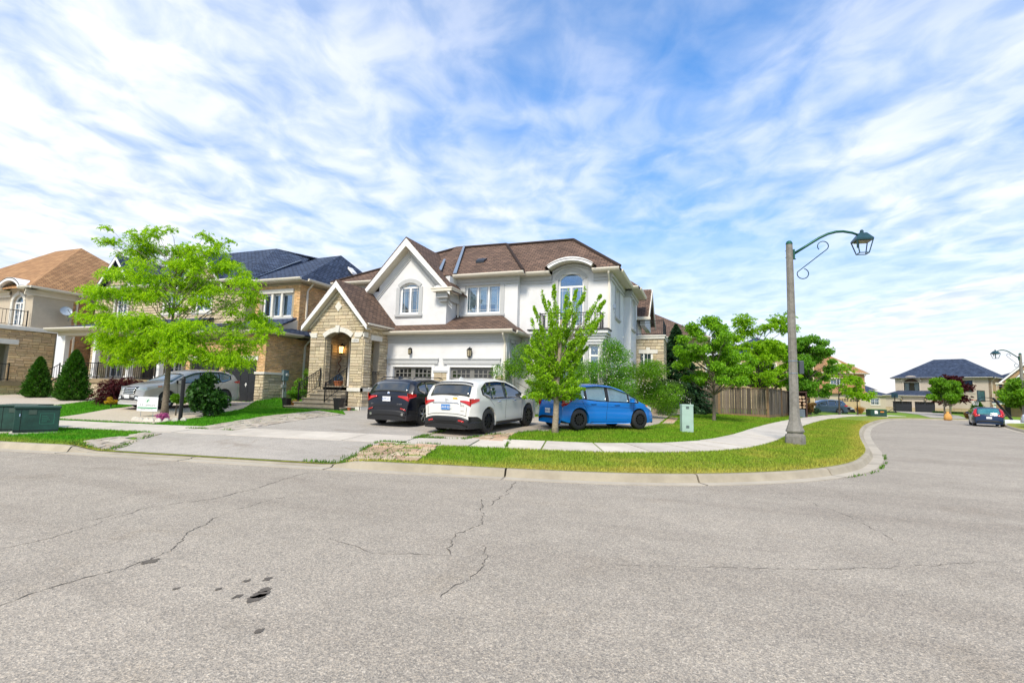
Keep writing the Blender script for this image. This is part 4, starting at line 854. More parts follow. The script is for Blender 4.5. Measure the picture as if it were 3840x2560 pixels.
    arch_ops = [(-18.52, -16.86, z0, 4.30), (-19.52, -19.05, 4.30, 4.55), (-16.62, -16.08, 4.30, 4.55), (-16.80, -16.36, 4.02, 4.24), (-16.9, -16.1, 1.52, 1.72), (-17.85, -17.6, 4.55, 4.9)]
    nb = masonry(P, gab, arch_ops, (.12, .15, .17, .2), (.22, .62), .06, h, M_STONE, 230, mi=M_STONE_F, arches=[(-18.64, -16.74, 4.30, .44)], pick=lambda q: -q[2], seed=11)
    masonry(PS, [(21.5, .75), (23.6, .75), (23.6, 5.0), (21.5, 5.0)], [(22.12, 22.85, 1.74, 4.20), (22.05, 22.95, 4.20, 4.48), (21.4, 23.7, 1.52, 1.72), (21.45, 21.75, 4.30, 4.55)], (.12, .15, .17, .2), (.22, .62), .06, h, M_STONE, 0, mi=M_STONE_F, seed=12)
    masonry(side(-18.50), [(21.52, 1.8), (21.9, 1.8), (21.9, 4.3), (21.52, 4.3)], [], .17, (.2, .4), .03, h, M_STONE, 0, mi=M_STONE_F, seed=13)
    masonry(front(23.2), [(-19.15, 1.76), (-16.45, 1.76), (-16.45, 4.7), (-19.15, 4.7)], [(-18.42, -17.2, 1.7, 4.55)], (.15, .18), (.25, .6), .04, h, M_STONE, 0, mi=M_STONE_F, seed=14)
    masonry(side(-19.15), [(21.9, 1.76), (23.2, 1.76), (23.2, 4.7), (21.9, 4.7)], [(22.15, 22.75, 1.9, 4.1)], (.15, .18), (.25, .6), .04, h, M_STONE, 0, mi=M_STONE_F, seed=15)
    # voussoirs, keystone, imposts, number plate, diamond
    for k in range(5):
        if k == 2: MB().poly(P, [(-17.80, 4.56), (-17.62, 4.56), (-17.57, 4.93), (-17.85, 4.93)], 0, .13).build('keystone', M_CUT, h)
    for a, b_ in ((0.0, .23), (.235, .44), (.56, .765), (.77, 1.0)): MB().arc(P, -18.52, -16.86, 4.30, .30, .24, 0, .10, 6, a, b_).build('voussoir', M_CUT, h)
    MB().poly(P, [(-19.56, 4.56), (-19.05, 4.56), (-19.05, 4.30), (-19.4, 4.30)], 0, .10).build('impost', M_CUT, h); MB().poly(P, [(-16.62, 4.56), (-16.02, 4.56), (-16.25, 4.30), (-16.62, 4.30)], 0, .10).build('impost', M_CUT, h); MB().box(PS, 21.4, 21.75, 0, .08, 4.31, 4.56).build('impost', M_CUT, h)
    MB().box(PS, 22.02, 22.98, 0, .09, 4.21, 4.47).build('lintel', M_CUT, h); MB().box(PS, 22.0, 22.98, 0, .12, 1.66, 1.74).build('sill', M_CUT, h)
    MB().box(P, -16.92, -16.0, 0, .10, 1.52, 1.71).box(PS, 21.4, 23.6, 0, .10, 1.52, 1.70).box(P, -16.95, -16.05, 0, .08, .35, .74).box(PS, 21.42, 23.6, 0, .08, .35, .74).build('plinth_band', M_CUT, h)
    MB().poly(P, [(-17.98, 5.95), (-17.76, 5.68), (-17.54, 5.95), (-17.76, 6.22)], 0, .09).build('diamond_stone', M_CUT, h)
    pl = MB().box(P, -16.80, -16.36, 0, .08, 4.03, 4.23).build('number_plate', M_CUT, h)
    tx = text(h, 'number', '1256', .17, (-16.58, 21.415, 4.13), 0, mat('grey_number', (.22, .23, .26), .6)); 
    # porch gable roof
    ap, el, er = (-17.72, 7.25), (-19.82, 4.88), (-15.66, 4.88)
    r = MB()
    for e in (el, er): r.poly(front(21.1), [ap, e, (e[0], e[1]-.24), (ap[0], ap[1]-.36)], 0, .04)
    r.build('porch_rake_board', M_WHITE, h)
    s = MB()
    for e in (el, er): s.add([(ap[0], 21.11, ap[1]-.3), (ap[0], 21.5, ap[1]-.3), (e[0], 21.5, e[1]-.22), (e[0], 21.11, e[1]-.22)], [(0, 1, 2, 3)])
    s.build('porch_rake_soffit', M_CREAM, h)
    s = MB()
    for e in (el, er): s.poly(P, [(ap[0], ap[1]-.40), (e[0]+(.25 if e is el else -.25), e[1]-.02), (e[0]+(.25 if e is el else -.25), e[1]-.12), (ap[0], ap[1]-.55)], 0, .1)
    s.build('porch_frieze', M_CREAM, h)
    roof(h, [[(ap[0], 21.06, 7.32), (-15.58, 21.06, 4.90), (-15.58, 24.2, 4.90), (ap[0], 25.6, 7.32)], [(ap[0], 21.06, 7.32), (ap[0], 25.6, 7.32), (-19.9, 25.6, 4.88), (-19.9, 21.06, 4.88)]], M_SHB, 'porch_roof')
    eave(h, PS, 21.1, 24.2, 4.98, .42, frieze=False); MB().tube([(-15.7, 24.1, 4.85), (-15.75, 24.1, 4.7), (-15.9, 23.9, 4.62)], .05, 6).build('downspout', M_GUT, h)
    # door, lamp, wreath, steps
    dr = MB(); fr = front(23.2); dr.box(fr, -18.30, -18.20, -.2, .05, 1.76, 4.3); dr.box(fr, -17.45, -17.35, -.2, .05, 1.76, 4.3); dr.box(fr, -18.2, -17.45, -.2, .04, 3.85, 3.95); dr.arc(fr, -18.2, -17.45, 4.12, .1, .1, -.2, .05, 8); dr.box(fr, -18.20, -18.10, -.12, -.05, 1.76, 3.85)
    d0 = dr.build('front_door', M_WHITE, h); MB().box(fr, -18.10, -17.45, -.14, -.1, 1.78, 3.85).build('door_leaf', mat('dark_blue_door', (.03, .045, .07), .35), d0); MB().box(fr, -18.2, -17.45, -.14, -.1, 3.95, 4.22).build('pane', M_GLASSD, d0)
    wall_lantern(h, front(23.2), -18.72, 3.85, lit=True, label='lit porch lantern', s=1.5)
    wr = MB(); rr = random.Random(2)
    for k in range(46):
        z = 3.4-k*.026; u = -18.85+math.sin(k*.35)*.07; c = fr.p(u+rr.uniform(-.04, .04), .06+rr.uniform(0, .04), z); wr.lathe(c, [(0.005, -.025), (.026, 0), (.005, .025)], 5)
    wr.build('dried_garland', mat('garland_red_brown', (.16, .05, .04), .8, .3, 8), h)
    ris = .21
    for k in range(6):
        zt = .72+ris*k; yf = 20.35+.23*k; xl = (-19.95, -19.6, -19.3, -19.0, -18.75, -18.62)[k]; xr = (-16.35, -17.0, -17.0, -16.95, -16.90, -16.88)[k]
        s = MB(); s.bx(xl, xr, yf, 21.6, zt-.06, zt)
        s.bx(xl+.05, xr-.04, yf+.05, 21.55, zt-ris-.02 if k else .35, zt-.06)
        s.build('step', M_STEP, h, bevel=.008)
    r1 = railing(h, [(-19.25, 20.60, .95), (-18.6, 21.35, 1.72)], .92, step=.10, name='stair_railing', mid=.13, curl=True); r2 = railing(h, [(-17.55, 20.55, .95), (-16.98, 21.40, 1.78)], .92, step=.10, name='stair_railing', mid=.13, curl=True)
    railing(h, [(-15.99, 22.10, 1.76), (-15.99, 22.86, 1.76)], .80, step=.11, name='opening_grille', mid=.12, post=False, curl=True)
    # camera / conduit box on the side wall
    MB().box(side(-4.17), 26.35, 26.55, 0, .12, 6.2, 6.4).tube([(-4.12, 26.4, 6.2), (-4.05, 26.4, 6.05), (-4.12, 26.4, 5.95)], .02, 5).build('wall_box', M_LEAD, h)
    return h
house_main()
# ---------------------------------------------------------------- neighbour: buff brick house with blue-black roof
def house_brick():
    h = thing('brick_house', 'buff brick and stone house with blue-black shingle roof, twin gables and white columned porch', 'house', (-28, 22, .7))
    F, SR, U, US = front(20.44), side(-21.5), front(22.6), side(-21.5)
    w = MB(); wall(w, F, -27.3, -21.5, .5, 4.5, .3, [(-27.0, -24.7, .5, 3.0), (-24.35, -22.03, .5, 3.0)])
    wall(w, SR, 20.74, 33.5, .5, 4.5, .3); wall(w, side(-21.5), 22.9, 33.5, 4.5, 7.7, .3); wall(w, U, -24.8, -21.5, 4.3, 7.7, .3, [(-24.28, -22.05, 5.72, 7.08)])
    wall(w, front(21.9), -38.3, -24.8, .5, 7.7, .3, [(-36.3, -35.1, 6.1, 7.25), (-31.6, -30.2, 6.1, 7.25), (-29.0, -27.6, 6.1, 7.25), (-36.4, -35.0, 2.0, 3.8), (-33.2, -32.1, 1.5, 3.9), (-31.2, -29.6, 2.0, 3.8)])
    w.box(side(-24.8), 22.2, 22.6, -.3, 0, 4.3, 7.7); w.bx(-38.3, -38.0, 22.2, 33.5, .5, 7.7); w.bx(-38, -21.8, 33.2, 33.5, .5, 7.7)
    w.poly(front(21.9), [(-29.9, 7.7), (-26.4, 7.7), (-28.15, 9.6)], -.3, 0); w.poly(front(21.9), [(-37.9, 7.7), (-34.1, 7.7), (-36.0, 9.9)], -.3, 0)
    w.build('wall', M_MORTAR, h)
    ln = (.235, .235)
    masonry(F, [(-27.3, 2.42), (-21.45, 2.42), (-21.45, 4.4), (-27.3, 4.4)], [(-27.0, -24.7, .5, 3.0), (-24.35, -22.03, .5, 3.26)], .085, ln, .03, h, M_BRICK, 170, 'brick', .012, mi=M_BRICK_F, pick=lambda q: -q[0], seed=21)
    masonry(SR, [(20.44, 2.42), (25.0, 2.42), (25.0, 4.4), (20.44, 4.4)], [], .085, ln, .03, h, M_BRICK, 0, 'brick', .012, mi=M_BRICK_F, seed=22); masonry(SR, [(21.75, .6), (25.0, .6), (25.0, 2.42), (21.75, 2.42)], [], .085, ln, .03, h, M_BRICK, 0, 'brick', .012, mi=M_BRICK_F, seed=23)
    masonry(US, [(22.6, 4.6), (29, 4.6), (29, 7.6), (22.6, 7.6)], [], .085, ln, .03, h, M_BRICK, 0, 'brick', .012, mi=M_BRICK_F, seed=24)
    masonry(U, [(-24.8, 4.6), (-21.47, 4.6), (-21.47, 7.55), (-24.8, 7.55)], [(-24.5, -21.9, 5.55, 7.32)], .085, ln, .03, h, M_BRICK, 130, 'brick', .012, mi=M_BRICK_F, pick=lambda q: -q[0], seed=25)
    masonry(F, [(-22.03, .55), (-21.44, .55), (-21.44, 2.3), (-22.03, 2.3)], [], (.14, .18), (.25, .45), .07, h, M_STONE, 0, mi=M_STONE_F, seed=26); masonry(SR, [(20.44, .55), (21.75, .55), (21.75, 2.3), (20.44, 2.3)], [], (.14, .18), (.25, .5), .07, h, M_STONE, 60, mi=M_STONE_F, seed=27)
    masonry(front(21.9), [(-38.3, 4.6), (-24.8, 4.6), (-24.8, 7.7), (-26.4, 7.7), (-28.15, 9.5), (-29.9, 7.7), (-34.1, 7.7), (-36.0, 9.8), (-37.9, 7.7), (-38.3, 7.7)], [(-36.6, -34.8, 5.9, 7.7), (-31.9, -29.9, 5.9, 7.5), (-29.2, -27.4, 5.9, 7.6)], (.15, .18, .2), (.3, .7), .05, h, M_STONE, 0, mi=M_STONE_F, seed=28)
    masonry(front(21.9), [(-38.3, .8), (-24.8, .8), (-24.8, 4.2), (-38.3, 4.2)], [(-36.4, -35.0, 2.0, 3.8), (-33.4, -31.9, 1.5, 4.1), (-31.2, -29.6, 2.0, 3.8)], (.15, .18, .2), (.3, .7), .05, h, M_STONE, 0, mi=M_STONE_F, seed=29)
    MB().box(F, -22.06, -21.36, 0, .12, 2.3, 2.42).box(SR, 20.36, 21.75, 0, .12, 2.3, 2.42).build('band_course', M_CUT, h)
    for a, b_ in ((-27.0, -24.7), (-24.35, -22.03)):
        garage_door(h, F, a, b_, .62, 3.0, M_BLACKDOOR, glass=False); MB().box(F, a-.1, b_+.1, 0, .06, 3.02, 3.26).build('lintel', M_CUT, h)
    MB().tube([(-22.9, 20.56, 1.72), (-22.75, 20.56, 1.72)], .02, 6).tube([(-22.82, 20.56, 1.82), (-22.82, 20.56, 1.62)], .03, 6).build('door_handle', M_WHITE, h)
    window(h, U, -24.28, -22.05, 5.72, 7.08, 3, fm=M_WHITE, f=.09, curtain=.0); MB().box(U, -24.5, -21.95, 0, .07, 7.1, 7.34).box(U, -24.5, -21.95, 0, .09, 5.56, 5.70).box(U, -23.6, -23.45, -.07, .04, 5.72, 7.08).box(U, -22.88, -22.73, -.07, .04, 5.72, 7.08).build('window_surround', M_CUT, h)
    for a, b_, z0, z1, ar in ((-36.3, -35.1, 6.1, 7.25, 0), (-31.6, -30.2, 6.1, 7.25, 0), (-29.0, -27.6, 6.1, 7.25, 0), (-36.4, -35.0, 2.0, 3.8, 0), (-31.2, -29.6, 2.0, 3.8, 0)):
        window(h, front(21.9), a, b_, z0, z1, 2, fm=M_WHITE, munt=(2, 3), surround=M_CUT, sw=.14, curtain=.2)
    MB().arc(front(21.9), -36.6, -34.8, 7.35, .25, .2, 0, .08, 10).build('arched_header', M_CUT, h); MB().arc(front(21.9), -29.3, -27.3, 7.35, .25, .2, 0, .08, 10).build('arched_header', M_CUT, h)
    MB().box(front(21.9), -33.2, -32.1, -.2, -.1, 1.5, 3.9).build('porch_door', M_BLACKDOOR, h)
    # roofs
    roof(h, [[(-21.0, 22.1, 7.82), (-21.0, 33.8, 7.82), (-23.25, 28.0, 10.85)], [(-25.5, 22.1, 7.82), (-21.0, 22.1, 7.82), (-23.25, 28.0, 10.85), (-25.2, 28.0, 10.80)],
             [(-38.8, 21.45, 7.82), (-25.0, 21.45, 7.82), (-28.3, 27.2, 11.5), (-35.5, 27.2, 11.5)], [(-25.0, 21.45, 7.82), (-24.6, 23.0, 7.85), (-26.0, 28.2, 10.9), (-28.3, 27.2, 11.5)], [(-28.3, 27.2, 11.5), (-25.2, 28.0, 10.8), (-23.25, 28, 10.85), (-21, 33.8, 7.82), (-30, 33.8, 7.82)],
             [(-38.8, 33.8, 7.82), (-38.8, 21.45, 7.82), (-35.5, 27.2, 11.5)], [(-30, 33.8, 7.82), (-38.8, 33.8, 7.82), (-35.5, 27.2, 11.5), (-28.3, 27.2, 11.5)]], M_SHD, 'main_roof')
    for c, a, hh in ((-28.15, 1.95, 9.62), (-36.0, 2.1, 9.95)):
        roof(h, [[(c, 21.4, hh+.12), (c, 26, hh+.12), (c-a, 23.5, 7.55), (c-a, 21.4, 7.55)], [(c, 21.4, hh+.12), (c+a, 21.4, 7.55), (c+a, 23.5, 7.55), (c, 26, hh+.12)]], M_SHD, 'gable_roof')
        r = MB()
        for s_ in (-1, 1): r.poly(front(21.45), [(c, hh+.05), (c+s_*a, 7.5), (c+s_*a, 7.3), (c, hh-.22)], 0, .05)
        r.build('rake_board', M_WHITE, h)
    eave(h, U, -24.8, -21.5, 7.86, .5, e1=.5, frieze=False); eave(h, side(-21.5), 22.6, 33, 7.86, .5, frieze=False); eave(h, front(21.9), -38.3, -24.8, 7.86, .5, frieze=False, e0=.5)
    roof(h, [[(-27.5, 19.95, 4.56), (-21.0, 19.95, 4.56), (-21.6, 22.6, 5.62), (-27.5, 22.6, 5.62)]], M_SHD, 'garage_roof')
    roof(h, [[(-21.0, 19.95, 4.56), (-21.0, 24.2, 4.62), (-21.6, 24.2, 5.0), (-21.6, 22.6, 5.0)]], M_SHD, 'garage_side_roof')
    MB().poly(side(-21.5), [(20.0, 4.45), (22.6, 4.45), (22.6, 5.5)], -.1, 0).build('roof_cheek', M_CREAM, h)
    eave(h, F, -27.3, -21.5, 4.6, .45, frieze=False, e1=.45); eave(h, SR, 20.44, 24.3, 4.6, .4, frieze=False); eave(h, side(-21.5), 22.6, 24, 4.6, .4, frieze=False)
    downspout(h, SR, 23.2, 4.5, .9, .4); downspout(h, side(-21.5), 23.12, 7.75, 5.1, .4)
    MB().slab([(-22.3, 27.6, 9.9), (-21.9, 27.6, 9.5), (-21.9, 28.1, 9.5), (-22.3, 28.1, 9.9)], .15).slab([(-22.3, 28.8, 9.6), (-21.9, 28.8, 9.2), (-21.9, 29.3, 9.2), (-22.3, 29.3, 9.6)], .15).build('roof_vent', M_WHITE, h)
    v = MB(); v.slab([(-25.05, 22.2, 7.98), (-24.92, 22.2, 7.98), (-25.7, 27.0, 10.45), (-25.83, 27.0, 10.45)], .02); v.build('valley_flashing', M_LEAD, h)
    # meter
    mt = MB().box(SR, 21.62, 21.98, 0.02, .18, 2.0, 2.58).build('electric_meter', mat('blue_grey_meter', (.16, .23, .25), .45), h); c = SR.p(21.84, .18, 2.32)
    MB().tube([c, (c[0]+.1, c[1], c[2])], .085, 10).build('dial', mat('meter_dial', (.4, .42, .42), .2), mt); MB().tube([SR.p(21.72, .1, 2.0), SR.p(21.72, .1, .65)], .04, 6).tube([SR.p(21.88, .1, 2.0), SR.p(21.88, .1, 1.1), SR.p(22.1, .1, .95), SR.p(22.3, .04, .95)], .04, 6).box(SR, 21.6, 21.9, .03, .16, 1.62, 1.78).box(SR, 21.7, 21.94, .03, .14, 1.1, 1.42).build('conduit', mat('grey_conduit', (.35, .37, .36), .5), mt)
    # porch
    fl = MB(); fl.bx(-37.0, -27.4, 18.9, 21.9, .4, 1.62); fl.build('porch_base', M_MORTAR, h); MB().bx(-37.05, -27.4, 18.8, 21.9, 1.62, 1.86).build('porch_slab', mat('aggregate_slab', (.30, .225, .13), .9, .25, 30), h)
    masonry(front(18.9), [(-37, .6), (-27.4, .6), (-27.4, 1.6), (-37, 1.6)], [], (.14, .18), (.3, .6), .05, h, M_STONE, 60, mi=M_STONE_F, pick=lambda q: abs(q[0]+34), seed=31)
    for x in (-36.35, -33.4, -30.4, -27.9):
        c = MB(); c.bx(x-.13, x+.13, 19.25, 19.51, 1.86, 4.2); c.bx(x-.19, x+.19, 19.19, 19.57, 1.86, 2.05); c.bx(x-.17, x+.17, 19.21, 19.55, 4.2, 4.3); c.bx(x-.21, x+.21, 19.17, 19.59, 4.3, 4.42); c.build('column', M_WHITE, h, bevel=.01)
    MB().bx(-36.9, -27.4, 19.2, 19.6, 4.42, 4.66).build('porch_beam', M_CREAM, h)
    roof(h, [[(-37.3, 18.75, 4.85), (-27.2, 18.75, 4.85), (-27.2, 21.9, 5.7), (-34.9, 21.9, 5.7)], [(-37.3, 18.75, 4.85), (-34.9, 21.9, 5.7), (-37.3, 21.9, 4.85)]], M_SHD, 'porch_roof'); eave(h, front(19.2), -36.9, -27.2, 4.86, .45, frieze=False, e0=.4); MB().bx(-37.2, -27.4, 18.8, 21.9, 4.66, 4.70).build('porch_ceiling', M_CREAM, h)
    railing(h, [(-33.7, 18.95, 1.86), (-32.4, 18.95, 1.86), (-31.0, 18.95, 1.86), (-27.6, 18.95, 1.86)], .9, step=.16, name='porch_railing')
    st = MB()
    for k in range(4): st.bx(-35.8, -33.9, 17.6+.32*k, 18.95, .5+.26*k, .76+.26*k)
    st.build('porch_steps', mat('aggregate_slab', (.30, .225, .13), .9, .25, 30), h)
    railing(h, [(-33.9, 17.5, .7), (-33.9, 18.9, 1.8)], .9, step=.16, name='porch_stair_railing'); railing(h, [(-35.8, 17.5, .7), (-35.8, 18.9, 1.8)], .9, step=.16, name='porch_stair_railing')
    return h
house_brick()
def house_gold():
    h = thing('golden_stone_house', 'golden stone and beige stucco house with orange-brown roof and iron balcony', 'house', (-42, 19, .7))
    X = -38.9; S_ = side(X); k = (38.9/37)
    # stone porch wing carrying the balcony, wall facing the neighbour
    w = MB(); w.bx(-46, X-.3, 14.5, 19.9, .3, 4.8) if False else None
    wall(w, S_, 13.6, 20.2, .4, 4.7, .4, [(15.7, 17.85, 1.3, 3.80)]); w.bx(-46.5, X-.4, 19.8, 20.2, .4, 4.9); w.bx(-46.5, X-.4, 13.6, 14.0, .4, 4.9); w.bx(-46.5, X-.4, 14.0, 19.8, 4.7, 4.9); w.bx(-46.5, X-.4, 14.0, 19.8, .4, 1.25)
    w.build('porch_wall', M_MORTAR, h)
    masonry(S_, [(13.6, .75), (20.1, .75), (20.1, 4.68), (13.6, 4.68)], [(15.7, 17.85, 1.3, 3.80), (15.4, 18.25, 3.80, 4.1), (13.6, 18.8, 1.28, 1.62)], (.12, .15, .18), (.22, .6), .06, h, M_STONE3, 290, mi=M_STONE3_F, pick=lambda q: -q[0], seed=41)
    MB().box(S_, 15.4, 18.25, 0, .1, 3.81, 4.10).box(S_, 13.5, 20.2, -.4, .14, 4.70, 4.87).box(S_, 13.5, 20.2, -.4, .08, 4.87, 4.95).build('coping', M_CUT, h)
    MB().box(S_, 13.6, 18.8, 0, .12, 1.3, 1.6).build('base_slab', mat('aggregate_slab', (.30, .225, .13), .9, .25, 30), h)
    railing(h, [(X+.15, 15.6, 1.62), (X+.15, 17.9, 1.62)], 1.0, step=.16, name='porch_railing')
    railing(h, [(X-.1, 13.6, 4.95), (X-.1, 16.2, 4.95), (X-.1, 18.6, 4.95)], .95, step=.17, name='balcony_railing', mid=.0)
    # upper floor
    U, Us = front(18.75), side(X)
    u = MB(); wall(u, U, -46, X, 4.7, 7.3, .3, [(-41.0, -39.85, 5.05, 7.05)]); spandrel(u, U, -41.0, -39.85, 6.65, .4, -.3, 0); wall(u, front(19.0), -50, -46, 4.7, 7.3, .3, [(-48.6, -47.2, 5.4, 7.0)]); wall(u, Us, 19.05, 20.9, 4.7, 7.3, .3)
    u.build('stucco_wall', mat('beige_stucco', (.50, .43, .33), .9, .05, 5, bump=.3, bscale=100, grime=.12), h)
    w = MB(); wall(w, Us, 20.9, 29, .5, 7.3, .28); w.bx(-50, X-.3, 28.7, 29, .5, 7.3); w.build('brick_wall', M_MORTAR, h)
    M = mat('orange_brick', (.50, .25, .11), .9, .12, 12, bump=.5, island=.25, col2=(.60, .32, .15)); masonry(Us, [(20.9, .6), (27.5, .6), (27.5, 7.15), (20.9, 7.15)], [], .085, (.235, .235), .03, h, M, 0, 'brick', .012, mi=M, seed=42)
    window(h, U, -41.0, -39.85, 5.05, 6.65, 2, arch=.4, transom=6.55, fm=M_WHITE, munt=(2, 4), surround=M_CUT, sw=.2, curtain=.3, keel=True); window(h, front(19.0), -48.6, -47.2, 5.4, 7.0, 2, fm=M_WHITE, munt=(2, 4), surround=M_CUT)
    # roof
    e = .5; x1 = X+.5; RZ = 7.42; AZ = 11.75; AX = -43.9
    roof(h, [[(x1, 18.25, RZ), (x1, 29.4, RZ), (AX, 23.7, AZ)], [(-52, 18.25, RZ), (x1, 18.25, RZ), (AX, 23.7, AZ), (-47, 23.7, AZ)], [(x1, 29.4, RZ), (-52, 29.4, RZ), (-47, 23.7, AZ), (AX, 23.7, AZ)], [(-52, 29.4, RZ), (-52, 18.25, RZ), (-47, 23.7, AZ)]], M_SHO, 'roof')
    eave(h, Us, 18.25, 29, 7.46, .5, m_tr=M_CREAM, steps=((0, .08, .36), (0, .14, .18))); eave(h, U, -46, -41.3, 7.46, .5, m_tr=M_CREAM); eave(h, U, -39.5, X, 7.46, .5, m_tr=M_CREAM, e1=.5)
    y = MB(); y.arc(front(18.3), -41.5, -39.3, 7.39, .45, .2, -.02, .2, 14); y.build('eyebrow_fascia', M_WHITE, h); y = MB(); y.arc(front(18.3), -41.6, -39.2, 7.44, .55, .06, -1.5, .2, 14); y.build('eyebrow_roof', M_WHITE, h)
    y = MB(); y.poly(U, [(-41.3, 7.3), (-39.5, 7.3), (-39.6, 7.6), (-40.4, 7.8), (-41.2, 7.6)], 0, .08); y.build('eyebrow_wall', M_CREAM, h)
    downspout(h, Us, 21.1, 7.35, .9, .5)
    d = MB(); c = Vector((X+.62, 20.2, 6.15)); ax = Vector((.85, -.35, .35)).normalized(); q = ax.orthogonal().normalized(); p = ax.cross(q); vs = []; fs = []
    for i, (r_, hh) in enumerate(((.02, 0), (.13, .02), (.24, .05), (.30, .08))):
        for j in range(16): t = 2*math.pi*j/16; vs.append(c+(q*math.cos(t)+p*math.sin(t)*1.05)*r_+ax*hh)
    for i in range(3):
        for j in range(16): fs.append((i*16+j, i*16+(j+1) % 16, (i+1)*16+(j+1) % 16, (i+1)*16+j))
    d.add(vs, fs); d.tube([c, c-ax*.2, (X+.3, 20.6, 5.75), (X+.02, 20.7, 5.6)], .03, 6); d.tube([c+p*-.4, c+ax*.6+Vector((0, 0, -.1))], .018, 5); d.build('satellite_dish', mat('grey_dish', (.30, .36, .42), .4), h)
    return h
house_gold()
# ---------------------------------------------------------------- cars
M_TYRE = mat('tyre_rubber', (.018, .018, .019), .75, .1, 20); M_BLK = mat('black_plastic', (.010, .010, .011), .5, .1, 10); M_CHROME = mat('chrome', (.7, .7, .72), .12, .02, metal=1.)
M_RED = mat('red_lens', (.46, .008, .006), .15, .1, spec=.5, coat=.6); M_CLEAR = mat('clear_lens', (.62, .66, .70), .08, .1, spec=.9, coat=1.); M_ORANGE = mat('amber_lens', (.8, .25, .03), .2, .1, coat=1.)
M_CARGLASS = mat('car_glass', (.012, .017, .02), .03, .1, spec=1., coat=1.); M_UNDER = mat('underbody', (.008, .008, .008), .9, .1)
M_ALLOY = mat('alloy', (.55, .56, .58), .25, .03, metal=.9); M_BLKRIM = mat('black_rim', (.012, .012, .013), .3, .1, metal=.3)
def paint(name, c, metal=.35): return mat(name, c, .32, .02, 2, metal=metal, coat=.7, spec=.2)
class Car:
    def __init__(s, name, label, L, Wd, T, B0, belt, wheels, r, H, pnt, loc, head, pitch=0., tum=.22, group=None, plan=.16, arch=.055, cat='car', clad=None, bow=.10):
        s.L, s.Wd, s.belt, s.H, s.tum, s.plan, s.bow = L, Wd/2, belt, H, tum, plan, bow; s.r = r; s.wheels = wheels; s.B0 = B0; s.arch = arch
        s.root = thing(name, label, cat, loc, 0, group, local=True); s.root.rotation_euler = Matrix.Rotation(head, 3, 'Z').to_euler() if not pitch else (Matrix.Rotation(head, 3, 'Z') @ Matrix.Rotation(-pitch, 3, 'Y')).to_euler()
        T = np.array(T, float); xs = [T[0]]
        for a, b in zip(T, T[1:]):
            n = max(1, int(np.hypot(*(b-a))/.05))
            for k in range(1, n+1): xs.append(a+(b-a)*k/n)
        xs = np.array(xs)
        for _ in range(4): xs[1:-1, 1] = .25*xs[:-2, 1]+.5*xs[1:-1, 1]+.25*xs[2:, 1]
        ex = [w+sg*(r+arch)*c for w in wheels for sg in (-1, 1) for c in (1.002, .998, .97, .9, .8, .65, .45, .2)]
        X = np.unique(np.r_[xs[:, 0], ex, np.linspace(0, L, 60)]); X = X[(X >= 0) & (X <= L)]; X = X[np.r_[True, np.diff(X) > .0015]]
        s.Tx, s.Tz = xs[:, 0], xs[:, 1]; s.X = X; s.pnt = pnt; s.body()
    def top(s, x): return np.interp(x, s.Tx, s.Tz)
    def bot(s, x):
        b = s.B0+.10*np.clip(1-x/.5, 0, 1)**2+.08*np.clip(1-(s.L-x)/.5, 0, 1)**2
        for w in s.wheels:
            q = (s.r+s.arch)**2-(x-w)**2
            b = np.where(q > 0, np.maximum(b, s.r+np.sqrt(np.maximum(q, 0))), b)
        return b
    def wp(s, x): 
        p = .45; return s.Wd*(1-s.plan*np.clip(1-x/p, 0, 1)**2.2-s.plan*1.35*np.clip(1-(s.L-x)/.75, 0, 1)**2.2)
    def y(s, x, z):
        t = np.clip((z-s.belt)/(s.H-s.belt), 0, 1.2); lo = np.clip((.50-z)/.3, 0, 1)
        return s.wp(x)*(1-s.tum*t**1.15-.05*lo**1.5-.022*np.exp(-((z-s.belt+.06)/.10)**2)*0+.0)-.018*np.exp(-((z-.62)/.13)**2)+.0
    def bx_(s, x, y): 
        q = (abs(y)/s.Wd)**2; return x+s.bow*q*math.exp(-max(x, 0)/.5)*1.0-s.bow*1.6*q*math.exp(-max(s.L-x, 0)/.6)
    FR = [0, .3, .6, .8, .9, .96, 1.0]
    def S(s, x, f, eps=0.):
        T = float(s.top(x)); d = .10*abs(f)**4+.012*abs(f)**2; Y = float(s.y(x, T-.11))
        return (s.bx_(x, f*Y), f*Y, T-d+eps)
    def ring(s, x):
        T = float(s.top(x)); B = float(s.bot(x)); B = min(B, T-.14); pts = [s.S(x, f) for f in s.FR]; zt = T-.112
        for k in range(1, 11): z = zt+(B-zt)*k/10; yy = float(s.y(x, z)); pts.append((s.bx_(x, yy), yy, z))
        yy = float(s.y(x, B))*.86; pts.append((s.bx_(x, yy), yy, B-.005)); pts.append((x, 0, B-.005)); return pts
    def body(s):
        R = [s.ring(x) for x in s.X]; n = len(R[0]); V = []; F = []
        for r in R: V += r+[(p[0], -p[1], p[2]) for p in r[1:-1]]
        m = 2*n-2; idx = list(range(n))+list(range(m-1, n-1, -1))
        for i in range(len(R)-1):
            for j in range(m):
                a, b = idx[j], idx[(j+1) % m]; F.append((i*m+a, i*m+b, (i+1)*m+b, (i+1)*m+a))
        F.append(tuple(idx[::-1])); F.append(tuple((len(R)-1)*m+k for k in idx))
        b = MB(); b.v = V; b.f = F; s.bo = b.build('body', s.pnt, s.root, smooth=True)
        md = s.bo.modifiers.new('es', 'EDGE_SPLIT'); md.split_angle = math.radians(50)
        u = MB(); u.bx(.35, s.L-.4, -s.Wd*.62, s.Wd*.62, s.B0-.02, .62); u.bx(.8, s.L-.9, -s.Wd*.8, s.Wd*.8, s.B0-.01, .45); u.build('underbody', M_UNDER, s.root)
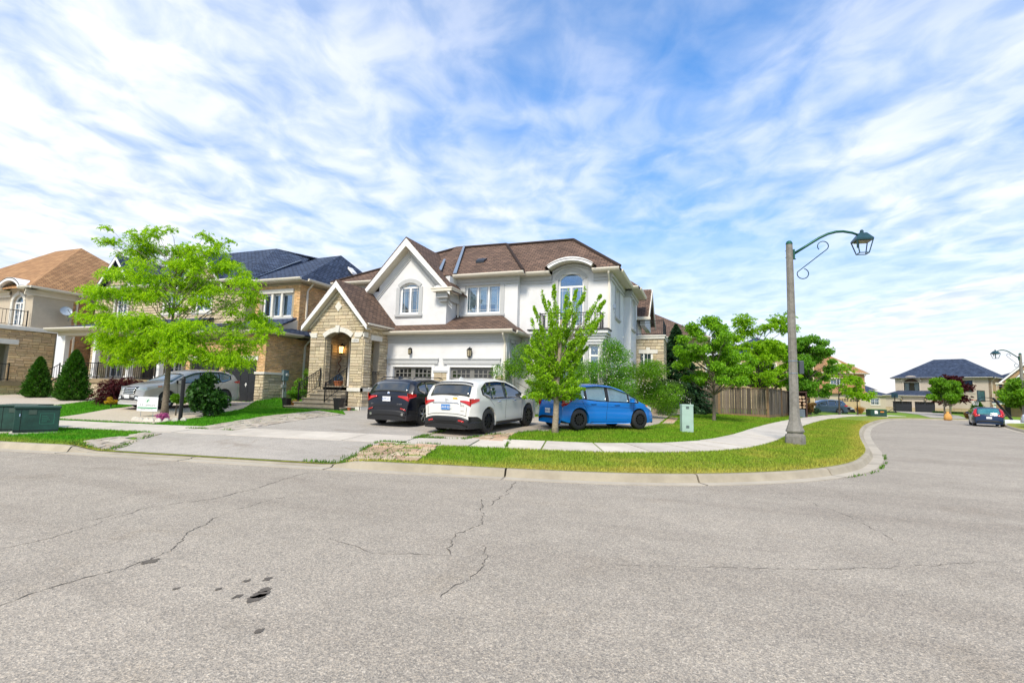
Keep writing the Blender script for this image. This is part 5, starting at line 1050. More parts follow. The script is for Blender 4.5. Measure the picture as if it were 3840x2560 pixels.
    def side(s, name, x0, x1, lo, hi, m, eps=.006, nx=14, nz_=4, sides=(1, -1), parent=None, th=.02, label=None):
        """panel following the body side between curves lo(x) and hi(x)"""
        for sg in sides:
            b = MB(); V = []; g = []
            for i in range(nx+1):
                x = x0+(x1-x0)*i/nx; l, h = (lo(x) if callable(lo) else lo), (hi(x) if callable(hi) else hi)
                for j in range(nz_+1):
                    z = l+(h-l)*j/nz_; yy = float(s.y(x, z)); V.append((s.bx_(x, yy), sg*(yy+eps), z))
            F = [(i*(nz_+1)+j, (i+1)*(nz_+1)+j, (i+1)*(nz_+1)+j+1, i*(nz_+1)+j+1) for i in range(nx) for j in range(nz_)]
            k = len(V); V += [(v[0], v[1]-sg*th, v[2]) for v in V]; N = nz_+1
            edge = [(i*N, (i+1)*N) for i in range(nx)]+[((i+1)*N+nz_, i*N+nz_) for i in range(nx)]+[(j+1, j) for j in range(nz_)]+[(nx*N+j, nx*N+j+1) for j in range(nz_)]
            F += [(a, b_, b_+k, a+k) for a, b_ in edge]; b.v = V; b.f = F; o = b.build(name, m, parent or s.root, smooth=False, label=label)
            for p in o.data.polygons: p.use_smooth = len(p.vertices) == 4 and p.index < nx*nz_
        return o
    def tailx(s, z): # x on the rear sheet at height z
        k = int(np.argmax(s.Tz >= z)); return float(np.interp(z, s.Tz[:k+1], s.Tx[:k+1])) if k else 0.
    def nosex(s, z):
        Tz = s.Tz[::-1]; Tx = s.Tx[::-1]; k = int(np.argmax(Tz >= z)); return float(np.interp(z, Tz[:k+1], Tx[:k+1])) if k else s.L
    def sheet(s, name, f0, f1, z0, z1, m, rear=True, eps=.008, nf=8, nz_=4, parent=None, byx=None, shape=None, label=None):
        """panel on the rear (or nose) sheet: lateral fraction f0..f1, heights z0..z1"""
        b = MB(); V = []
        for i in range(nf+1):
            f = f0+(f1-f0)*i/nf
            for j in range(nz_+1):
                t = j/nz_; fi = i/nf
                if byx: x = byx[0]+(byx[1]-byx[0])*t
                else:
                    zz = z0+(z1-z0)*t
                    if shape: zz = shape(fi, t)
                    x = s.tailx(zz) if rear else s.nosex(zz)
                p = Vector(s.S(x, f)); dx = .02; q = Vector(s.S(min(max(x+dx, 0), s.L), f))-Vector(s.S(max(x-dx, 0), f)); df = Vector(s.S(x, f+.01))-Vector(s.S(x, f-.01)); n = q.cross(df)
                n = n.normalized() if n.length else Vector((0, 0, 1)); 
                if n.z < 0 : n = -n
                if not byx and abs(n.z) < .2: n = Vector(((-1 if rear else 1)*abs(n.x), n.y if (n.y > 0) == (f > 0) else -n.y, n.z))
                V.append(p+n*eps)
        N = nz_+1; F = [(i*N+j, (i+1)*N+j, (i+1)*N+j+1, i*N+j+1) for i in range(nf) for j in range(nz_)]; b.v = [tuple(v) for v in V]; b.f = F
        o = b.build(name, m, parent or s.root, smooth=True, label=label); sm = o.modifiers.new('s', 'SOLIDIFY'); sm.thickness = .004; sm.offset = 0; return o
    def wheel(s, x, sg, rim, spokes=5, style='star', steel=False):
        r = s.r; w = .215; yo = s.Wd*.985; c = (x, sg*(yo-w/2), r); b = MB(); seg = 32
        prof = [(r*.60, -w/2), (r*.93, -w/2), (r, -w*.36), (r, w*.36), (r*.93, w/2), (r*.62, w/2+.004)]
        V = []; F = []
        for k in range(seg):
            a = 2*math.pi*k/seg
            for rr, o in prof: V.append((c[0]+rr*math.cos(a), c[1]+sg*o, c[2]+rr*math.sin(a)))
        n = len(prof)
        for k in range(seg):
            for j in range(n-1): F.append((k*n+j, ((k+1) % seg)*n+j, ((k+1) % seg)*n+j+1, k*n+j+1))
        b.v = V; b.f = F; wh = b.build('wheel', M_TYRE, s.root, smooth=True)
        d = MB(); V = [(c[0]+r*.64*math.cos(2*math.pi*k/seg), c[1]+sg*(w/2-.06), c[2]+r*.64*math.sin(2*math.pi*k/seg)) for k in range(seg)]; d.add(V, [tuple(range(seg))]); d.build('backing_disc', M_BLK if not steel else M_BLKRIM, wh)  # flat dark backing disc that closes the wheel behind the spokes
        q = MB(); V = []; F = []; yf = c[1]+sg*(w/2-.012)
        for k in range(seg):
            a = 2*math.pi*k/seg
            for rr, o in ((r*.665, -.02), (r*.665, .016), (r*.60, .010), (r*.58, -.03)): V.append((c[0]+rr*math.cos(a), yf+sg*o, c[2]+rr*math.sin(a)))
        for k in range(seg):
            for j in range(3): F.append((k*4+j, ((k+1) % seg)*4+j, ((k+1) % seg)*4+j+1, k*4+j+1))
        q.v = V; q.f = F
        def spoke(a, w0, w1, r0, r1, o0=.0, o1=.0):
            d = Vector((math.cos(a), 0, math.sin(a))); t = Vector((-math.sin(a), 0, math.cos(a))); C = Vector((c[0], yf, c[2])); S_ = Vector((0, sg, 0))
            vs = [C+d*r0+t*w0+S_*(.005+o0), C+d*r0-t*w0+S_*(.005+o0), C+d*r1-t*w1+S_*(.008+o1), C+d*r1+t*w1+S_*(.008+o1)]; q.add(vs+[v-S_*.04 for v in vs], [(0, 1, 2, 3), (0, 4, 5, 1), (2, 6, 7, 3), (3, 7, 4, 0), (1, 5, 6, 2)])
        if steel:
            for k in range(12): spoke(2*math.pi*k/12, r*.04, r*.05, r*.30, r*.62, .0)
            V = [(c[0]+r*.42*math.cos(2*math.pi*k/seg), yf+sg*.01, c[2]+r*.42*math.sin(2*math.pi*k/seg)) for k in range(seg)]; q.add(V, [tuple(range(seg))])
            for k in range(5): a = 2*math.pi*k/5; q.tube([(c[0]+r*.17*math.cos(a), yf, c[2]+r*.17*math.sin(a)), (c[0]+r*.17*math.cos(a), yf+sg*.03, c[2]+r*.17*math.sin(a))], .016, 6)
        else:
            for k in range(spokes):
                a = 2*math.pi*k/spokes+.3
                if style == 'double': spoke(a-.13, r*.05, r*.045, r*.12, r*.63); spoke(a+.13, r*.05, r*.045, r*.12, r*.63)
                else: spoke(a, r*.09, r*.06, r*.10, r*.63)
        q.tube([(c[0], yf-sg*.02, c[2]), (c[0], yf+sg*.02, c[2])], r*.17, 12); q.build('rim', rim, wh, smooth=False)
    def wheels_all(s, rim, **k):
        for x in s.wheels:
            for sg in (1, -1): s.wheel(x, sg, rim, **k)
    def lowband(s, z0, z1, m, back=.5, name='bumper_lower'):
        b = MB(); P = []
        for x in np.linspace(back, .0, 8): P.append((x, float(s.wp(x))+.004, s.bx_(x, float(s.wp(x)))))
        W0 = float(s.wp(0.)); L_ = [(q[2]-.012, q[1]) for q in P]+[(s.bx_(0, f*W0)-.014, f*W0) for f in np.linspace(.9, -.9, 11)]+[(q[2]-.012, -q[1]) for q in P[::-1]]
        n = len(L_); b.add([(x, y, z0) for x, y in L_]+[(x, y, z1) for x, y in L_]+[(x+.03, y*.96, z0) for x, y in L_], [(i, i+1, n+i+1, n+i) for i in range(n-1)]+[(i, 2*n+i, 2*n+i+1, i+1) for i in range(n-1)]); return b.build(name, m, s.root)
    def mirror(s, x, z, m, sides=(1, -1)):
        for sg in sides:
            yy = float(s.y(x, z)); b = MB(); pr = [(-.04, .06), (-.09, .10), (-.10, .2), (-.02, .24), (.09, .18), (.10, .05)]
            V = [(x+a, sg*(yy+b_), z+h*(1-.3*(b_ > .15))) for h in (-.07, .09) for a, b_ in pr]; k = 6; b.add(V, [tuple(range(k)), tuple(range(2*k-1, k-1, -1))]+[(i, (i+1) % k, (i+1) % k+k, i+k) for i in range(k)]); b.tube([(x, sg*(yy-.02), z-.05), (x, sg*(yy+.08), z-.03)], .03, 5)
            b.build('wing_mirror', m, s.root, bevel=.02)
    def handle(s, x, z, m):
        for sg in (1, -1):
            yy = float(s.y(x, z)); b = MB(); b.tube([(x-.11, sg*(yy-.002), z), (x-.08, sg*(yy+.03), z), (x+.08, sg*(yy+.03), z+.006), (x+.11, sg*(yy-.002), z+.006)], .016, 6); b.build('door_handle', m, s.root)
    def seam(s, x0, x1, z0, z1):
        for sg in (1, -1):
            b = MB(); V = []
            for k in range(9):
                t = k/8; x = x0+(x1-x0)*t; z = z0+(z1-z0)*t; yy = float(s.y(x, z)); V += [(x-.006, sg*(yy+.0025), z), (x+.006, sg*(yy+.0025), z)]
            b.add(V, [(2*k, 2*k+1, 2*k+3, 2*k+2) for k in range(8)]); b.build('door_gap', M_UNDER, s.root)
    def plate(s, z, txt, bg, fg, rear=True, w=.31, h=.155, yoff=0.):
        x = (s.tailx(z)-.022) if rear else s.nosex(z)+.022; b = MB(); d = -1 if rear else 1
        b.bx(min(x, x+.012*d), max(x, x+.012*d), yoff-w/2, yoff+w/2, z-h/2, z+h/2); o = b.build('number_plate', bg, s.root)
        if txt: text(o, 'plate_text', txt, h*.62, (x+.014*d, yoff, z-.005), -math.pi/2 if rear else math.pi/2, fg, ext=.001)
        return o
    def badge(s, txt, y_, z, size, m, rear=True):
        x = (s.tailx(z)-.012) if rear else s.nosex(z)+.012; x = s.bx_(x, y_)-.004 if rear else x; return text(s.root, 'badge', txt, size, (x, y_, z), -math.pi/2 if rear else math.pi/2, m, ext=.002)
def place(x, y, head, w=1.6, wb=2.6, x0=.8):
    """ground height and pitch for a car whose rear axle stands at x, y; head is measured from +X"""
    fx, fy = x+wb*math.cos(head), y+wb*math.sin(head); za, zb = (tz1(x, y) if sdist([[x, y]], LS)[0] > .3 else float(base(y))), (tz1(fx, fy) if sdist([[fx, fy]], LS)[0] > .3 else float(base(fy)))
    p = math.atan2(zb-za, wb); return (x-x0*math.cos(head)*math.cos(p), y-x0*math.sin(head)*math.cos(p), za-x0*math.sin(p)+.016), p
def lin(*p): 
    X = [a for a, _ in p]; Z = [b for _, b in p]; return lambda x: float(np.interp(x, X, Z))
M_PLATE_B = mat('plate_blue', (.05, .20, .50), .4, .1, 20); M_PLATE_W = mat('plate_white', (.75, .76, .78), .4, .05, 10); M_INK = mat('plate_ink', (.05, .12, .35), .5)
def suv_white():
    hd = math.radians(90-8.3); x, y = -6.88, 14.36; loc, p = place(x, y, hd, wb=2.685, x0=.95)
    c = Car('parked_suv', 'white crossover with black wheels parked beside the black one, seen from behind', 4.66, 1.87, [(0, .34), (.01, .50), (.03, .72), (.045, .90), (.10, 1.08), (.16, 1.13), (.44, 1.55), (.60, 1.605), (1.1, 1.645), (1.9, 1.65), (2.4, 1.61), (2.75, 1.52), (3.45, 1.12), (4.1, 1.03), (4.45, .92), (4.58, .80), (4.63, .60), (4.66, .36)], .22, 1.02, (.95, 3.635), .375, 1.65, paint('pearl_white_paint', (.66, .65, .60), .0), loc, hd, p, cat='suv')
    hi = lin((.55, 1.30), (.95, 1.50), (1.6, 1.525), (2.2, 1.49), (2.8, 1.30), (3.2, 1.08)); lo = lin((.55, 1.22), (1.0, 1.05), (3.3, 1.02))
    c.side('window_trim', .60, 3.18, lambda x: lo(x)-.03, lambda x: hi(x)+.03, M_BLK, .004, 20)
    for a, b in ((.68, 1.12), (1.16, 1.96), (2.04, 2.98)): c.side('side_window', a, b, lo, hi, M_CARGLASS, .009, 10)
    c.side('chrome_strip', .75, 3.1, lambda x: lo(x)-.04, lambda x: lo(x)-.018, M_CHROME, .012, 16, 1)
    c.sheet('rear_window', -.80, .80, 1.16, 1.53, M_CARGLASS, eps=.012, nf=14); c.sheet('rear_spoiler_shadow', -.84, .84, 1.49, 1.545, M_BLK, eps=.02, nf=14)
    b = MB()
    V = []
    for f in np.linspace(-.88, .88, 13): q = c.S(.45, f); V += [(q[0]-.13+.05*f*f, q[1], q[2]-.03), (q[0]+.2, q[1], q[2]+.035), (q[0]-.11+.05*f*f, q[1], q[2]-.06), (q[0]+.2, q[1], q[2]-.05)]
    b.add(V, [(4*i, 4*i+4, 4*i+5, 4*i+1) for i in range(12)]+[(4*i+2, 4*i+3, 4*i+7, 4*i+6) for i in range(12)]+[(4*i, 4*i+2, 4*i+6, 4*i+4) for i in range(12)]); b.build('rear_spoiler', c.pnt, c.root, smooth=False)
    c.sheet('windscreen', -.84, .84, 0, 0, M_CARGLASS, byx=(2.82, 3.38), nf=10)
    for sg in (1, -1):
        c.sheet('tail_light', sg*.56, sg*.99, .92, 1.08, M_RED, eps=.02, nf=8, shape=lambda f, t: (.985-.04*f)+t*(.04+.085*f))
    c.side('tail_light', .02, .36, lin((0, .90), (.36, 1.00)), lin((0, 1.075), (.36, 1.06)), M_RED, .012, 6)
    c.sheet('chrome_strip', -.62, .62, .935, .955, M_CHROME, eps=.02, nf=10, nz_=1)
    c.sheet('bumper_cladding', -.99, .99, .345, .56, M_BLK, eps=.016, nf=14); c.side('bumper_cladding', .0, .55, .37, lin((0, .56), (.3, .54), (.56, .40)), M_BLK, .012, 6)
    c.side('sill_cladding', 1.42, 3.16, .215, lin((1.42, .33), (3.16, .31)), M_BLK, .010, 12, 2)
    c.sheet('tailgate_gap', -.86, .86, .625, .637, M_UNDER, eps=.006, nf=12, nz_=1)
    for sg in (1, -1): c.sheet('bumper_reflector', sg*.58, sg*.82, .43, .475, M_RED, eps=.026, nf=4, nz_=1); c.sheet('tailgate_gap', sg*.862, sg*.872, .63, .90, M_UNDER, eps=.006, nf=1)
    c.sheet('bumper_grille', -.50, .50, .40, .46, M_UNDER, eps=.022, nf=8, nz_=1)
    c.lowband(.20, .37, M_BLK, .52); c.plate(.82, 'CAHF·026', M_PLATE_B, M_PLATE_W)
    c.badge('RDX', -.56, .87, .07, M_CHROME); c.badge('AWD', -.57, .72, .05, M_CHROME)
    lg = MB(); x = c.tailx(1.03)-.02; lg.tube([(x, .055*math.cos(t), 1.03+.06*math.sin(t)) for t in [k*math.pi/8 for k in range(17)]], .006, 5); lg.tube([(x, .03, .985), (x, 0, 1.06), (x, -.03, .985)], .006, 5); lg.tube([(x, .018, 1.01), (x, -.018, 1.01)], .005, 5); lg.build('emblem', M_CHROME, c.root)
    MB().tube([(x+.09, .0, 1.205), (x+.05, -.36, 1.20)], .012, 6).build('rear_wiper', M_BLK, c.root)
    x = c.tailx(1.08)-.015; MB().bx(x, x+.008, -.36, -.20, 1.045, 1.10).build('sticker', mat('orange_sticker', (.85, .45, .06), .5, .2, 60), c.root)
    f = MB(); f.add([(.72, -.025, 1.60), (.72, .025, 1.60), (.98, .02, 1.635), (.98, -.02, 1.635), (.76, 0, 1.70), (.80, 0, 1.70)], [(0, 1, 4), (1, 2, 5, 4), (2, 3, 5), (3, 0, 4, 5)]); f.build('roof_fin', c.pnt, c.root)
    c.seam(1.98, 2.02, .38, 1.02); c.seam(1.30, 1.02, .80, 1.02); c.seam(3.1, 3.15, .38, 1.02); c.handle(1.55, .93, M_CHROME); c.handle(2.55, .93, M_CHROME); c.mirror(3.0, 1.08, c.pnt)
    c.wheels_all(M_BLKRIM, spokes=10, style='star')
def suv_black():
    hd = math.radians(90-1.5); x, y = -9.72, 15.28; loc, p = place(x, y, hd, wb=2.67, x0=.90)
    c = Car('parked_suv', 'black crossover with silver twin-spoke wheels parked in front of the garage doors', 4.45, 1.84, [(0, .34), (.01, .50), (.03, .75), (.06, .93), (.11, 1.06), (.18, 1.12), (.42, 1.50), (.55, 1.56), (1.1, 1.595), (1.9, 1.60), (2.4, 1.55), (2.7, 1.46), (3.3, 1.12), (3.95, 1.04), (4.25, .92), (4.38, .78), (4.42, .60), (4.45, .36)], .21, 1.03, (.90, 3.57), .36, 1.6, paint('black_paint', (.003, .004, .009), .0), loc, hd, p, cat='suv')
    hi = lin((.50, 1.30), (.9, 1.45), (1.6, 1.475), (2.2, 1.43), (2.75, 1.26), (3.1, 1.08)); lo = lin((.50, 1.20), (.9, 1.07), (3.2, 1.04))
    c.side('window_trim', .52, 3.1, lambda x: lo(x)-.03, lambda x: hi(x)+.03, M_BLK, .004, 20)
    for a, b in ((.60, 1.08), (1.14, 1.92), (2.0, 2.92)): c.side('side_window', a, b, lo, hi, M_CARGLASS, .009, 10)
    c.sheet('rear_window', -.80, .80, 1.15, 1.47, M_CARGLASS, eps=.012, nf=14); c.sheet('windscreen', -.84, .84, 0, 0, M_CARGLASS, byx=(2.75, 3.25), nf=10)
    for sg in (1, -1): c.sheet('tail_light', sg*.50, sg*.99, .92, 1.08, M_RED, eps=.02, nf=8, shape=lambda f, t: (.965-.045*f)+t*(.035+.10*f)); c.sheet('bumper_reflector', sg*.70, sg*.95, .60, .64, M_RED, eps=.022, nf=4, nz_=1)
    c.side('tail_light', .02, .34, lin((0, .90), (.34, .98)), lin((0, 1.09), (.34, 1.06)), M_RED, .012, 6)
    c.sheet('bumper_cladding', -.97, .97, .36, .54, M_BLK, eps=.016, nf=14); c.side('bumper_cladding', 0, .5, .36, lin((0, .54), (.5, .48)), M_BLK, .012, 6); c.side('sill_cladding', 1.35, 3.1, .21, .33, M_BLK, .010, 12, 2)
    c.sheet('tailgate_gap', -.84, .84, .655, .667, M_UNDER, eps=.006, nf=12, nz_=1)
    for sg in (1, -1):
        x = c.tailx(.40); MB().tube([(x-.01+.05, sg*.62, .40), (x-.03+.05, sg*.62, .40)], .045, 12).build('exhaust_tip', M_CHROME, c.root)
        yy = float(c.y(1.5, 1.5))*.86; MB().tube([(.6, sg*yy, 1.56), (.75, sg*yy, 1.625), (2.3, sg*yy, 1.625), (2.6, sg*yy, 1.56)], .016, 6).build('roof_rail', M_BLK, c.root)
    c.lowband(.20, .37, M_BLK, .48); c.plate(.90, 'BZPJ·411', M_PLATE_W, M_INK); c.badge('X1', .60, .73, .07, M_CHROME); c.badge('xDrive28i', -.50, .73, .05, M_CHROME)
    x = c.tailx(1.09)-.018; MB().tube([(x, 0, 1.09), (x-.006, 0, 1.09)], .045, 14).build('roundel', mat('roundel_white', (.8, .8, .82), .3), c.root)
    q = MB()
    for a0 in (0, math.pi): q.add([(x-.008, 0, 1.09)]+[(x-.008, .033*math.cos(a0+k*math.pi/8), 1.09+.033*math.sin(a0+k*math.pi/8)) for k in range(5)], [tuple(range(6))])
    q.build('roundel_quarters', mat('roundel_blue', (.05, .25, .7), .3), c.root)
    MB().add([(.68, -.025, 1.56), (.68, .025, 1.56), (.94, .02, 1.59), (.94, -.02, 1.59), (.72, 0, 1.66), (.76, 0, 1.66)], [(0, 1, 4), (1, 2, 5, 4), (2, 3, 5), (3, 0, 4, 5)]).build('roof_fin', c.pnt, c.root)
    c.seam(1.94, 1.98, .38, 1.03); c.seam(3.0, 3.05, .38, 1.03); c.handle(1.5, .95, M_BLK); c.handle(2.5, .95, M_BLK); c.mirror(2.9, 1.1, M_BLK); c.wheels_all(M_ALLOY, spokes=5, style='double')
def hatch_blue():
    hd = math.radians(90-41.7); rx, ry = -3.72, 16.4; n = (-math.sin(hd), math.cos(hd)); x, y = rx+n[0]*.76, ry+n[1]*.76; loc, p = place(x, y, hd, wb=2.6, x0=.70)
    c = Car('parked_hatchback', 'bright blue small hatchback with black steel wheels parked behind the young street tree', 4.14, 1.70, [(0, .34), (.01, .48), (.04, .70), (.07, .85), (.14, 1.02), (.22, 1.08), (.48, 1.40), (.66, 1.465), (1.1, 1.52), (1.7, 1.535), (2.2, 1.50), (2.6, 1.40), (3.35, 1.02), (3.75, .90), (3.98, .78), (4.10, .60), (4.14, .36)], .21, .95, (.70, 3.30), .335, 1.535, paint('bright_blue_paint', (.002, .165, .56), .0), loc, hd, p, tum=.20)
    hi = lin((.45, 1.18), (.8, 1.36), (1.5, 1.42), (2.1, 1.39), (2.7, 1.22), (3.25, .97)); lo = lin((.45, 1.13), (.75, 1.02), (1.5, .96), (3.3, .92)); GL = mat('pale_car_glass', (.11, .19, .22), .05, .25, 2.2, spec=1., coat=1.)  # opaque panes; the paler colour imitates light showing through the cabin
    c.side('window_trim', .40, 3.24, lambda x: lo(x)-.025, lambda x: hi(x)+.025, M_BLK, .004, 20)
    for a, b in ((.48, .88), (.98, 1.76), (1.90, 2.72), (2.80, 3.14)): c.side('side_window', a, b, lo, hi, GL, .009, 10)
    c.sheet('rear_window', -.80, .80, 1.12, 1.38, M_CARGLASS, eps=.012, nf=12); c.sheet('windscreen', -.84, .84, 0, 0, GL, byx=(2.68, 3.28), nf=10)
    for sg in (1, -1): c.sheet('tail_light', sg*.86, sg*.995, .84, 1.12, M_RED, eps=.014, nf=4)
    c.side('tail_light', .03, .38, lin((0, .80), (.12, .76), (.38, .97)), lin((0, 1.13), (.26, 1.10), (.38, 1.03)), M_RED, .012, 6); c.side('indicator_lens', .10, .27, lin((0, .84), (.27, .90)), lin((0, 1.0), (.27, 1.0)), M_CLEAR, .016, 4)
    c.side('headlight', 3.62, 3.98, lin((3.6, .80), (3.98, .64)), lin((3.6, .86), (3.98, .76)), M_CLEAR, .012, 6); c.side('indicator', 3.60, 3.70, lin((3.6, .81), (3.7, .79)), lin((3.6, .85), (3.7, .85)), M_ORANGE, .016, 3)
    c.seam(1.80, 1.86, .32, .94); c.seam(1.02, .78, .62, .95); c.seam(2.98, 3.0, .36, .9); c.handle(1.25, .86, c.pnt); c.handle(2.25, .84, c.pnt); c.mirror(2.82, .98, c.pnt)
    c.side('body_crease', .5, 3.3, lin((.5, .80), (3.3, .73)), lin((.5, .83), (3.3, .745)), c.pnt, .010, 16, 1); c.side('sill_panel', 1.15, 2.85, .20, .27, c.pnt, .014, 10, 1)
    c.sheet('bumper_lower', -.9, .9, .36, .44, M_BLK, eps=.012, nf=10); c.plate(.60, 'CDNK·318', M_PLATE_W, M_INK)
    MB().tube([(.62, 0, 1.46), (.50, 0, 1.62)], .006, 4).build('aerial', M_BLK, c.root); c.wheels_all(M_BLKRIM, steel=True)
def suv_silver():
    hd = math.radians(-92); x, y = -21.85, 17.75; loc, p = place(x, y, hd, wb=2.7, x0=.98)
    c = Car('parked_suv', 'silver grey family SUV in the brick house driveway, nose towards the street', 4.69, 1.88, [(0, .36), (.01, .50), (.04, .80), (.08, 1.0), (.14, 1.12), (.40, 1.52), (.6, 1.60), (1.2, 1.67), (2.0, 1.675), (2.5, 1.62), (2.8, 1.52), (3.5, 1.16), (4.1, 1.07), (4.4, .98), (4.56, .86), (4.64, .62), (4.69, .36)], .23, 1.06, (.98, 3.68), .37, 1.675, paint('silver_paint', (.50, .48, .45), .3), loc, hd, p, cat='suv')
    hi = lin((.55, 1.34), (.95, 1.51), (1.7, 1.55), (2.4, 1.49), (2.9, 1.32), (3.35, 1.12)); lo = lin((.55, 1.26), (1.0, 1.12), (3.4, 1.08)); GL = mat('blue_car_glass', (.07, .14, .18), .05, .2, 2, spec=1., coat=1.)
    c.side('window_trim', .6, 3.3, lambda x: lo(x)-.03, lambda x: hi(x)+.03, M_BLK, .004, 20)
    for a, b in ((.68, 1.2), (1.26, 2.1), (2.18, 3.1)): c.side('side_window', a, b, lo, hi, GL, .009, 10)
    c.sheet('windscreen', -.86, .86, 0, 0, GL, byx=(2.84, 3.46), nf=10); c.sheet('rear_window', -.8, .8, 1.18, 1.5, M_CARGLASS, eps=.012)
    c.side('tail_light', .04, .48, lin((0, 1.0), (.48, 1.08)), lin((0, 1.18), (.48, 1.12)), M_RED, .012, 6)
    for sg in (1, -1):
        c.sheet('headlight', sg*.50, sg*.99, .80, .93, M_CLEAR, rear=False, eps=.016, nf=6, shape=lambda f, t: .80+.05*f+t*.11); c.sheet('fog_light', sg*.60, sg*.92, .46, .56, M_CLEAR, rear=False, eps=.02, nf=4); c.sheet('fog_surround', sg*.52, sg*.97, .42, .60, M_BLK, rear=False, eps=.012, nf=4)
    c.side('headlight', 3.98, 4.50, lin((3.98, .96), (4.5, .80)), lin((3.98, .98), (4.5, .93)), M_CLEAR, .012, 6); c.side('indicator', 3.95, 4.12, .93, .975, M_ORANGE, .018, 3)
    for k in range(4): c.sheet('grille_bar', -.44, .44, .66+.065*k, .695+.065*k, M_CHROME, rear=False, eps=.024, nf=8, nz_=1)
    c.sheet('grille', -.46, .46, .64, .93, M_BLK, rear=False, eps=.012, nf=8); c.sheet('lower_intake', -.55, .55, .40, .52, M_BLK, rear=False, eps=.014, nf=8); c.side('bumper_cladding', 4.1, 4.62, .36, .44, M_BLK, .012, 5, 2); c.side('sill_cladding', 1.45, 3.2, .22, .34, M_BLK, .01, 10, 2)
    e = MB(); x = c.nosex(.79)+.03; e.tube([(x, .07*math.cos(t), .79+.04*math.sin(t)) for t in [k*math.pi/8 for k in range(17)]], .007, 5); e.tube([(x, -.025, .76), (x, -.015, .82)], .007, 4); e.tube([(x, .025, .82), (x, .015, .76)], .007, 4); e.tube([(x, -.02, .79), (x, .02, .79)], .006, 4); e.build('emblem', M_CHROME, c.root)
    c.plate(.55, '', M_PLATE_W, M_INK, rear=False, yoff=0.); c.seam(2.12, 2.16, .4, 1.06); c.seam(3.2, 3.25, .4, 1.06); c.seam(1.36, 1.1, .8, 1.08); c.handle(1.7, .98, c.pnt); c.handle(2.7, .98, c.pnt); c.mirror(3.15, 1.12, c.pnt); c.wheels_all(M_ALLOY, spokes=5, style='double')
def hatch_navy():
    hd = math.radians(90-17.5); loc, p = (20.4, 48.2, float(base(45))+.01), 0
    c = Car('parked_hatchback', 'dark blue compact hatchback with tall red tail lights parked at the far kerb', 4.25, 1.80, [(0, .34), (.01, .55), (.05, .80), (.10, .93), (.42, 1.36), (.6, 1.41), (1.2, 1.447), (2.0, 1.44), (2.5, 1.33), (3.1, 1.0), (3.8, .9), (4.15, .7), (4.25, .36)], .20, .93, (.80, 3.44), .325, 1.447, paint('navy_paint', (.010, .028, .075), .4), loc, hd, 0, tum=.24)
    hi = lin((.5, 1.2), (.9, 1.32), (1.8, 1.35), (2.5, 1.2), (2.95, 1.0)); lo = lin((.5, 1.1), (1, .98), (3, .95))
    for a, b in ((.6, 1.4), (1.5, 2.85)): c.side('side_window', a, b, lo, hi, M_CARGLASS, .009, 10)
    c.sheet('rear_window', -.72, .72, .90, 1.34, mat('teal_car_glass', (.03, .16, .17), .06, .3, 4, spec=1., coat=1.), eps=.012, nf=10)
    for sg in (1, -1): c.sheet('tail_light', sg*.78, sg*1.0, .84, 1.36, M_RED, eps=.016, nf=4); c.sheet('tail_light', sg*.62, sg*1.0, .80, .92, M_RED, eps=.02, nf=4)
    c.side('tail_light', .04, .25, .82, .96, M_RED, .012, 4); c.sheet('roof_panel', -.95, .95, 0, 0, mat('pale_roof_reflection', (.45, .47, .48), .25, .05, coat=1.) if False else c.pnt, byx=(.62, 1.8), nf=8)
    c.plate(.66, '', M_PLATE_W, M_INK); c.badge('V O L V O', 0, .84, .10, M_CHROME); c.sheet('bumper_lower', -.95, .95, .36, .46, M_BLK, eps=.012, nf=8); c.mirror(2.7, .98, c.pnt); c.wheels_all(M_ALLOY, spokes=5)
